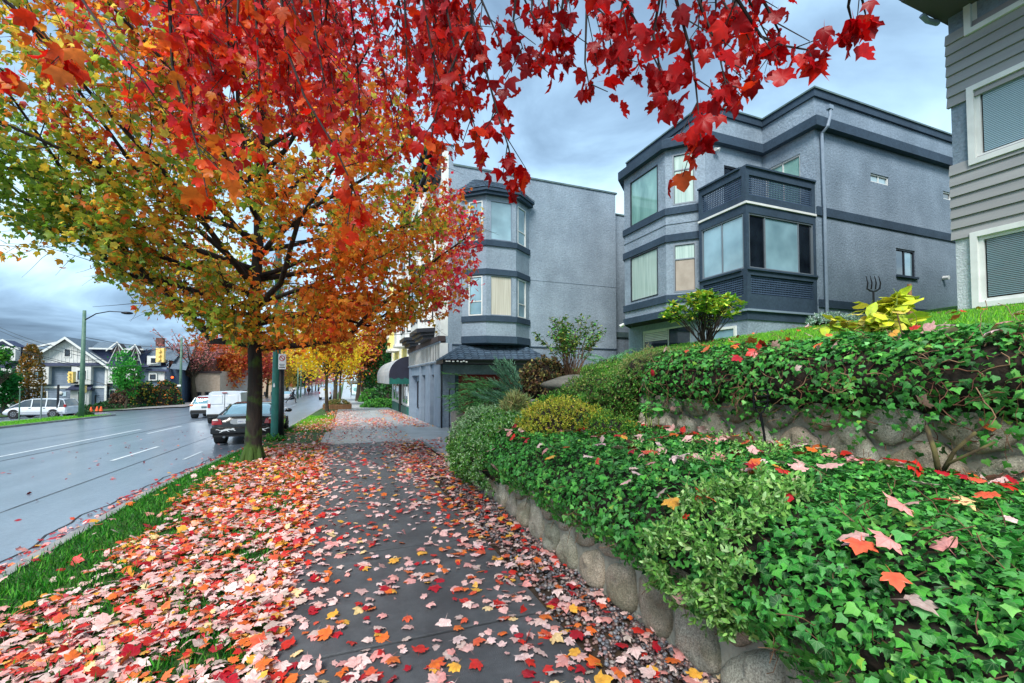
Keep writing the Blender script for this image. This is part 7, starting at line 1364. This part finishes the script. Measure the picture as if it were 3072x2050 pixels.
# black saloon parked beyond the driveway
sx, sy = -2.95, 18.0; sz_ = T(-3.3, 16.0)
low = [(-2.42, .70, .34, .60, .66), (-2.38, .80, .28, .66, .80), (-2.30, .86, .26, .70, .93), (-2.1, .88, .24, .74, .985), (-1.6, .89, .22, .78, 1.0), (-.6, .90, .20, .86, .96), (.4, .90, .20, .86, .94), (1.2, .89, .20, .82, .92), (1.9, .86, .22, .72, .80), (2.3, .78, .26, .62, .66), (2.4, .66, .32, .52, .54)]
gr = [(-1.92, .76, .62, .97, .99), (-1.45, .78, .62, .96, 1.20), (-.95, .80, .60, .94, 1.365), (-.3, .81, .61, .93, 1.41), (.35, .80, .60, .92, 1.37), (.9, .78, .6, .91, 1.14), (1.3, .74, .62, .90, .93)]
def saloon_extra(o):
    for s in (-1, 1):
        b = MB(); b.ball((s*1.0, .62, 1.0), .11, 10, 6, (1.1, .5, .75)); b.tube([(s*.86, .66, .95), (s*.98, .63, .99)], .03, 6); b.build('mirror', M['paint_black'], o, local=True, smooth=True)
        b = MB(); b.extr([(s*.56, -2.385, .70), (s*.84, -2.345, .68), (s*.84, -2.29, .86), (s*.70, -2.35, .90), (s*.60, -2.375, .86)], (0, -.035, 0)); tl = b.build('tail_light', M['tail_red'], o, local=True); MB().extr([(s*.66, -2.42, .84), (s*.82, -2.37, .83), (s*.83, -2.33, .87), (s*.70, -2.40, .905)], (0, -.012, 0)).build('reversing_lens', M['lamp_clear'], tl, local=True)
    b = MB(); b.extr([(x, -2.405, z) for x, z in ((-.34, .72), (-.36, .80), (-.30, .88), (.30, .88), (.36, .80), (.34, .72), (.26, .69), (-.26, .69))], (0, -.02, 0)); b.build('plate_recess', M['paint_silver'], o, local=True)
    MB().box(-.16, .16, -2.437, -2.426, .715, .855).build('number_plate', M['sign_white'], o, local=True)
    for nm, txt, x, z, s in (('plate_number', 'MK5 71L', -.14, .755, .075),):
        cu = bpy.data.curves.new(nm, 'FONT'); cu.body = txt; cu.size = s; cu.materials.append(M['sign_blue']); t0 = bpy.data.objects.new(nm, cu); COL.objects.link(t0); bpy.context.view_layer.update(); me = bpy.data.meshes.new_from_object(t0); bpy.data.objects.remove(t0); t = link(nm, me, o); t.location = (x, -2.4385, z); t.rotation_euler = (rad(90), 0, 0)
    b = MB(); b.box(-.86, .86, -2.47, -2.30, .36, .60); b.build('bumper', M['paint_black'], o, local=True, bevel=.05); b = MB(); b.box(-.80, .80, -2.42, -2.2, .26, .36); b.build('bumper_skirt', M['black_trim'], o, local=True)
    cat_ = [(-.30, .10), (-.27, .12), (-.22, .11), (-.18, .085), (-.12, .09), (-.04, .125), (.04, .13), (.10, .12), (.14, .145), (.18, .14), (.20, .115), (.18, .10), (.21, .075), (.23, .04), (.20, .045), (.16, .08), (.12, .07), (.08, .08), (.02, .075), (.04, .05), (.07, .02), (.03, .03), (-.01, .06), (-.06, .05), (-.10, .045), (-.14, .02), (-.19, .0), (-.20, .015), (-.15, .045), (-.15, .065), (-.20, .075), (-.25, .10)]
    for s, x0 in ((1, -.42), (-1, .42)): MB().extr([(x0+s*x, -2.472, .42+z) for x, z in cat_], (0, -.006, 0)).build('leaping_animal_emblem', M['sign_white'], o, local=True)
    MB().tube([(-.5, -2.3, .27), (-.5, -2.45, .26)], .035, 8).build('exhaust', M['rim'], o, local=True)
vehicle('parked_car', 'black saloon parked by the kerb with two white leaping animals on its bumper', 'car', (sx, sy, sz_), rad(1.5), low, gr, M['paint_black'], M['car_glass_pale'], (-.96, .36), (-1.42, 1.42), [], extras=saloon_extra, pitch=rad(-1.2)).scale = (1, 1, .87)
# white cargo van
vq = onT(672, 1271)[0]
low = [(-2.2, .80, .38, .95, 1.02), (-2.15, .85, .36, .98, 1.05), (-1, .87, .34, 1.0, 1.06), (.8, .87, .34, 1.0, 1.06), (1.3, .86, .34, .96, 1.04), (1.9, .82, .34, .80, .90), (2.2, .72, .38, .62, .66)]
gr = [(-2.19, .82, .70, 1.02, 1.86), (-2.0, .85, .72, 1.02, 1.90), (0, .86, .73, 1.02, 1.92), (.6, .86, .72, 1.02, 1.88), (1.1, .84, .70, 1.02, 1.5), (1.5, .80, .68, 1.0, 1.06)]
def van_extra(o):
    b = MB(); b.box(-.006, .006, -2.215, -2.19, .5, 1.82); b.build('door_seam', M['black_trim'], o, local=True)
    for s in (-1, 1):
        b = MB(); x0, x1 = (.10, .64) if s > 0 else (-.64, -.10); b.box(x0, x1, -2.212, -2.195, 1.15, 1.68); b.build('door_panel', M['paint_white'], o, local=True, bevel=.02); b = MB(); b.box(s*.72-.07, s*.72+.07, -2.225, -2.1, .92, 1.2); b.build('tail_light', M['tail_red'], o, local=True, bevel=.02)
        b = MB(); b.poly([(s*.862, .55, 1.1), (s*.862, 1.15, 1.1), (s*.80, .95, 1.5), (s*.765, .5, 1.66), (s*.765, .3, 1.66), (s*.862, .3, 1.1)], [(0, 1, 2, 3, 4, 5)]); b.build('side_window', M['car_glass'], o, local=True); b = MB(); b.box(s*.98-.06, s*.98+.06, .9, 1.0, 1.05, 1.28); b.build('mirror', M['black_trim'], o, local=True)
    b = MB(); b.box(-.12, .12, -2.24, -2.2, 1.80, 1.85); b.build('brake_lamp', M['tail_red'], o, local=True); b = MB(); b.box(-.80, .80, -2.26, -2.1, .38, .56); b.build('bumper', M['black_trim'], o, local=True, bevel=.03); b = MB(); b.box(.05, .38, -2.235, -2.2, .92, .97); b.build('door_handle', M['black_trim'], o, local=True)
    b = MB(); b.poly([(-.62, 1.16, 1.47), (.62, 1.16, 1.47), (.74, 1.5, 1.08), (-.74, 1.5, 1.08)], [(0, 1, 2, 3)]); b.build('windscreen', M['car_glass'], o, local=True)
vehicle('cargo_van', 'white windowless cargo van driving away behind the black saloon', 'van', (vq.x, vq.y+2.1, vq.z-.03), rad(0), low, gr, M['paint_white'], M['paint_white'], None, (-1.4, 1.35), [], extras=van_extra, pitch=rad(-1.2)).scale = (.96, .96, .88)
uq = onT(612, 1256)[0]
low = [(-2.2, .78, .36, .80, .90), (-2.12, .86, .30, .90, 1.0), (-1, .89, .28, .94, 1.02), (.8, .89, .28, .94, .98), (1.5, .87, .28, .88, .94), (2.1, .78, .32, .66, .70)]
gr = [(-2.1, .78, .58, .98, 1.02), (-1.85, .80, .60, .98, 1.50), (-1.2, .82, .62, .98, 1.60), (.0, .82, .62, .96, 1.62), (.5, .80, .62, .95, 1.52), (1.3, .76, .6, .94, .98)]
def suv_extra(o):
    for s in (-1, 1): b = MB(); b.box(s*.74-.10, s*.74+.10, -2.21, -2.0, .88, 1.0); b.build('tail_light', M['amber'], o, local=True, bevel=.02)
    b = MB(); b.box(-.8, .8, -2.26, -2.0, .32, .58); b.build('bumper', M['black_trim'], o, local=True, bevel=.04); b = MB(); b.box(-.17, .17, -2.225, -2.19, .72, .84); b.build('number_plate', mat('plate_teal', S(70, 100, 104), .5), o, local=True); b = MB(); b.box(-.5, .5, -1.98, -1.8, 1.46, 1.53); b.build('spoiler', M['tail_red'], o, local=True)
vehicle('hatchback', 'white compact crossover ahead of the cargo van', 'car', (uq.x, uq.y+2.1, uq.z), 0, low, gr, M['paint_white'], M['car_glass_pale'], (-1.86, .55), (-1.35, 1.3), [], extras=suv_extra, pitch=rad(-1.2), r=.34).scale = (.95, .95, .88)
# minivan and dark car on the side road
c = onT(126, 1252)[0]; rzv = rad(80); dirv = Vector((-math.sin(rzv), math.cos(rzv), 0))
low = [(-2.5, .80, .34, .84, .94), (-2.4, .92, .30, .94, 1.02), (-1, .96, .26, .98, 1.04), (1.0, .96, .26, .96, 1.02), (1.5, .95, .26, .90, .98), (2.2, .90, .28, .72, .80), (2.5, .74, .32, .56, .58)]
gr = [(-2.42, .84, .68, 1.02, 1.06), (-2.15, .86, .70, 1.02, 1.64), (-1.2, .88, .72, 1.02, 1.72), (.2, .88, .72, 1.0, 1.72), (.8, .86, .70, 1.0, 1.60), (1.9, .80, .66, .94, .98)]
def mini_extra(o):
    for s in (-1, 1):
        b = MB(); b.box(s*.86-.07, s*.86+.07, -2.47, -2.3, .95, 1.2); b.build('tail_light', M['tail_red'], o, local=True, bevel=.02)
        for y in (-1.95, -.95, .15): b = MB(); b.extr([(s*.90, y, 1.0), (s*.90, y+.09, 1.0), (s*.765, y+.09, 1.69), (s*.765, y, 1.69)], (s*.02, 0, 0)); b.build('pillar', M['paint_silver' if False else 'paint_white'], o, local=True)
        b = MB(); b.box(s*.955-.015, s*.965+.015, -2.2, 1.6, .50, .56); b.build('side_moulding', M['paint_silver'], o, local=True)
        for y in (-.9, .2): b = MB(); b.box(s*.972-.01, s*.972+.01, y, y+.16, .86, .90); b.build('door_handle', M['black_trim'], o, local=True)
mv = vehicle('minivan', 'long white minivan parked on the side road across the street', 'van', (c.x, c.y, T(c.x, c.y)), rzv, low, gr, M['paint_white'], M['car_glass'], (-2.16, .85), (-1.5, 1.5), [], extras=mini_extra, r=.36)
k_ = 1.0 if c.y > 50 else .95; mv.scale = (k_, k_, k_)
dn = dirv.normalized(); c4 = c+dn*6.4*k_; c4.z = T(c4.x, c4.y)-.1
low = [(-2.42, .70, .34, .60, .70), (-2.30, .86, .26, .70, .93), (-1.6, .89, .22, .78, 1.0), (.4, .90, .20, .86, .94), (1.2, .89, .20, .82, .92), (1.9, .86, .22, .72, .80), (2.4, .66, .32, .52, .54)]
gr = [(-1.9, .76, .62, .97, .99), (-.95, .80, .60, .94, 1.37), (.35, .80, .60, .92, 1.38), (1.3, .74, .62, .90, .93)]
dc = vehicle('parked_car', 'dark blue car at the left edge in front of the white minivan', 'car', c4, rzv, low, gr, M['paint_dark'], M['car_glass_pale'], (-.96, .36), (-1.4, 1.4), [(-.82, -.6, -2.40, -2.3, .72, .86, 'tail_red'), (.6, .82, -2.40, -2.3, .72, .86, 'tail_red')], r=.34); dc.scale = (k_, k_, k_)
for i, (px, py, pm, lab) in enumerate(((861, 1199, 'paint_silver', 'pale beige car parked far up the street beside running person'), (962, 1173, 'paint_dark', 'dark car far up the street in the right lane'), (972, 1170, 'paint_white', 'tiny white car beyond the dark distant one'))):
    q = onT(px, py)[0]; vehicle('distant_car', lab, 'car', q, 0, low, gr, M[pm], M['car_glass_pale'], (-.96, .36), (-1.4, 1.4), [(-.82, -.6, -2.44, -2.3, .72, .86, 'tail_red'), (.6, .82, -2.44, -2.3, .72, .86, 'tail_red')])
q = onT(1012, 1196)[0]; q.x = KX(q.y)-1.2; dv_ = vehicle('parked_van', 'white van parked at the kerb seen between golden tree trunks', 'van', (q.x, q.y+2, T(q.x, q.y)), 0, [(-2.2, .80, .38, .95, 1.02), (-1, .87, .34, 1.0, 1.06), (1.3, .86, .34, .96, 1.04), (2.2, .72, .38, .62, .66)], [(-2.19, .82, .70, 1.02, 1.86), (.6, .86, .72, 1.02, 1.88), (1.5, .80, .68, 1.0, 1.06)], M['paint_white'], M['paint_white'], None, (-1.4, 1.35), [(-.82, -.68, -2.24, -2.1, .9, 1.2, 'tail_red'), (.68, .82, -2.24, -2.1, .9, 1.2, 'tail_red')])
# ================================================================== PEOPLE
mat('dark_cloth', S(26, 28, 36), .8); mat('skin', S(196, 150, 124), .6); mat('pale_cap', S(226, 220, 206), .6); mat('red_cloth', S(120, 50, 54), .8); mat('grey_cloth', S(130, 132, 140), .8); mat('shoe', S(20, 20, 22), .7)
def person(label, loc, rz, stride=.25, top='dark_cloth', hat=None, group=None, lean=.05, s=1.):
    o = empty('person', loc, label, 'person', group, rz=rz); v = []; e = []; r = []
    def chain(pts, rs, root=None):
        pr = root
        for p, q in zip(pts, rs):
            v.append(p); r.append(q); i = len(v)-1
            if pr is not None: e.append((pr, i))
            pr = i
        return pr
    chain([(0, 0, .95)], [.15]); chain([(0, lean, 1.15), (0, lean*1.6, 1.38), (0, lean*1.8, 1.50), (0, lean*2.1, 1.60), (0, lean*2.2, 1.70)], [.14, .16, .06, .085, .075], 0)
    for sgn in (-1, 1):
        st = stride*sgn; chain([(sgn*.10, 0, .90), (sgn*.11, st*.6, .50), (sgn*.11, st*.6-abs(stride)*.5*(sgn < 0)-.02, .10), (sgn*.11, st*.6-abs(stride)*.5*(sgn < 0)+.14, .04)], [.10, .065, .045, .035], 0)
        chain([(sgn*.20, lean*1.5, 1.40), (sgn*.26, -st*.5, 1.14), (sgn*.24, -st*.7+.12, .92), (sgn*.24, -st*.7+.17, .86)], [.06, .045, .032, .03], 2)
    me = bpy.data.meshes.new('body'); me.from_pydata(v, e, []); b = link('body', me, o); b.modifiers.new('skin', 'SKIN'); me.skin_vertices[0].data[0].use_root = True
    for i, q in enumerate(r): me.skin_vertices[0].data[i].radius = (q, q)
    b.modifiers.new('sub', 'SUBSURF').levels = 1; b.modifiers['sub'].render_levels = 1; me.materials.append(M[top])
    MB().ball((0, lean*2.25, 1.665), .098, 12, 8, (.85, 1, 1.15)).build('head', M['skin'], o, local=True, smooth=True)
    h_ = MB().ball((0, lean*2.2-.012, 1.70), .108, 12, 8, (.9, 1.05, .95)); h_.v = [(x, y, max(z, 1.675+(y-lean*2.2)*.3)) for x, y, z in h_.v]; h_.build('cap' if hat else 'hair', M[hat or 'dark_cloth'], o, local=True, smooth=True); o.scale = (s, s, s); return o
q = onT(876, 1210)[0]; person('runner in dark clothes and white cap crossing the far street', q, rad(-60), .62, 'dark_cloth', 'pale_cap', lean=.10, s=1.08)
for i, (px, cl) in enumerate(((922, 'red_cloth'), (928, 'dark_cloth'), (935, 'grey_cloth'))): q = onT(px, 1184)[0]; person(('pedestrian in reddish top on the far sidewalk', 'pedestrian in black beside the reddish one', 'pedestrian in grey top at right of the far group')[i], q, rad(-40+20*i), .2, cl, group='pedestrians on the far sidewalk')
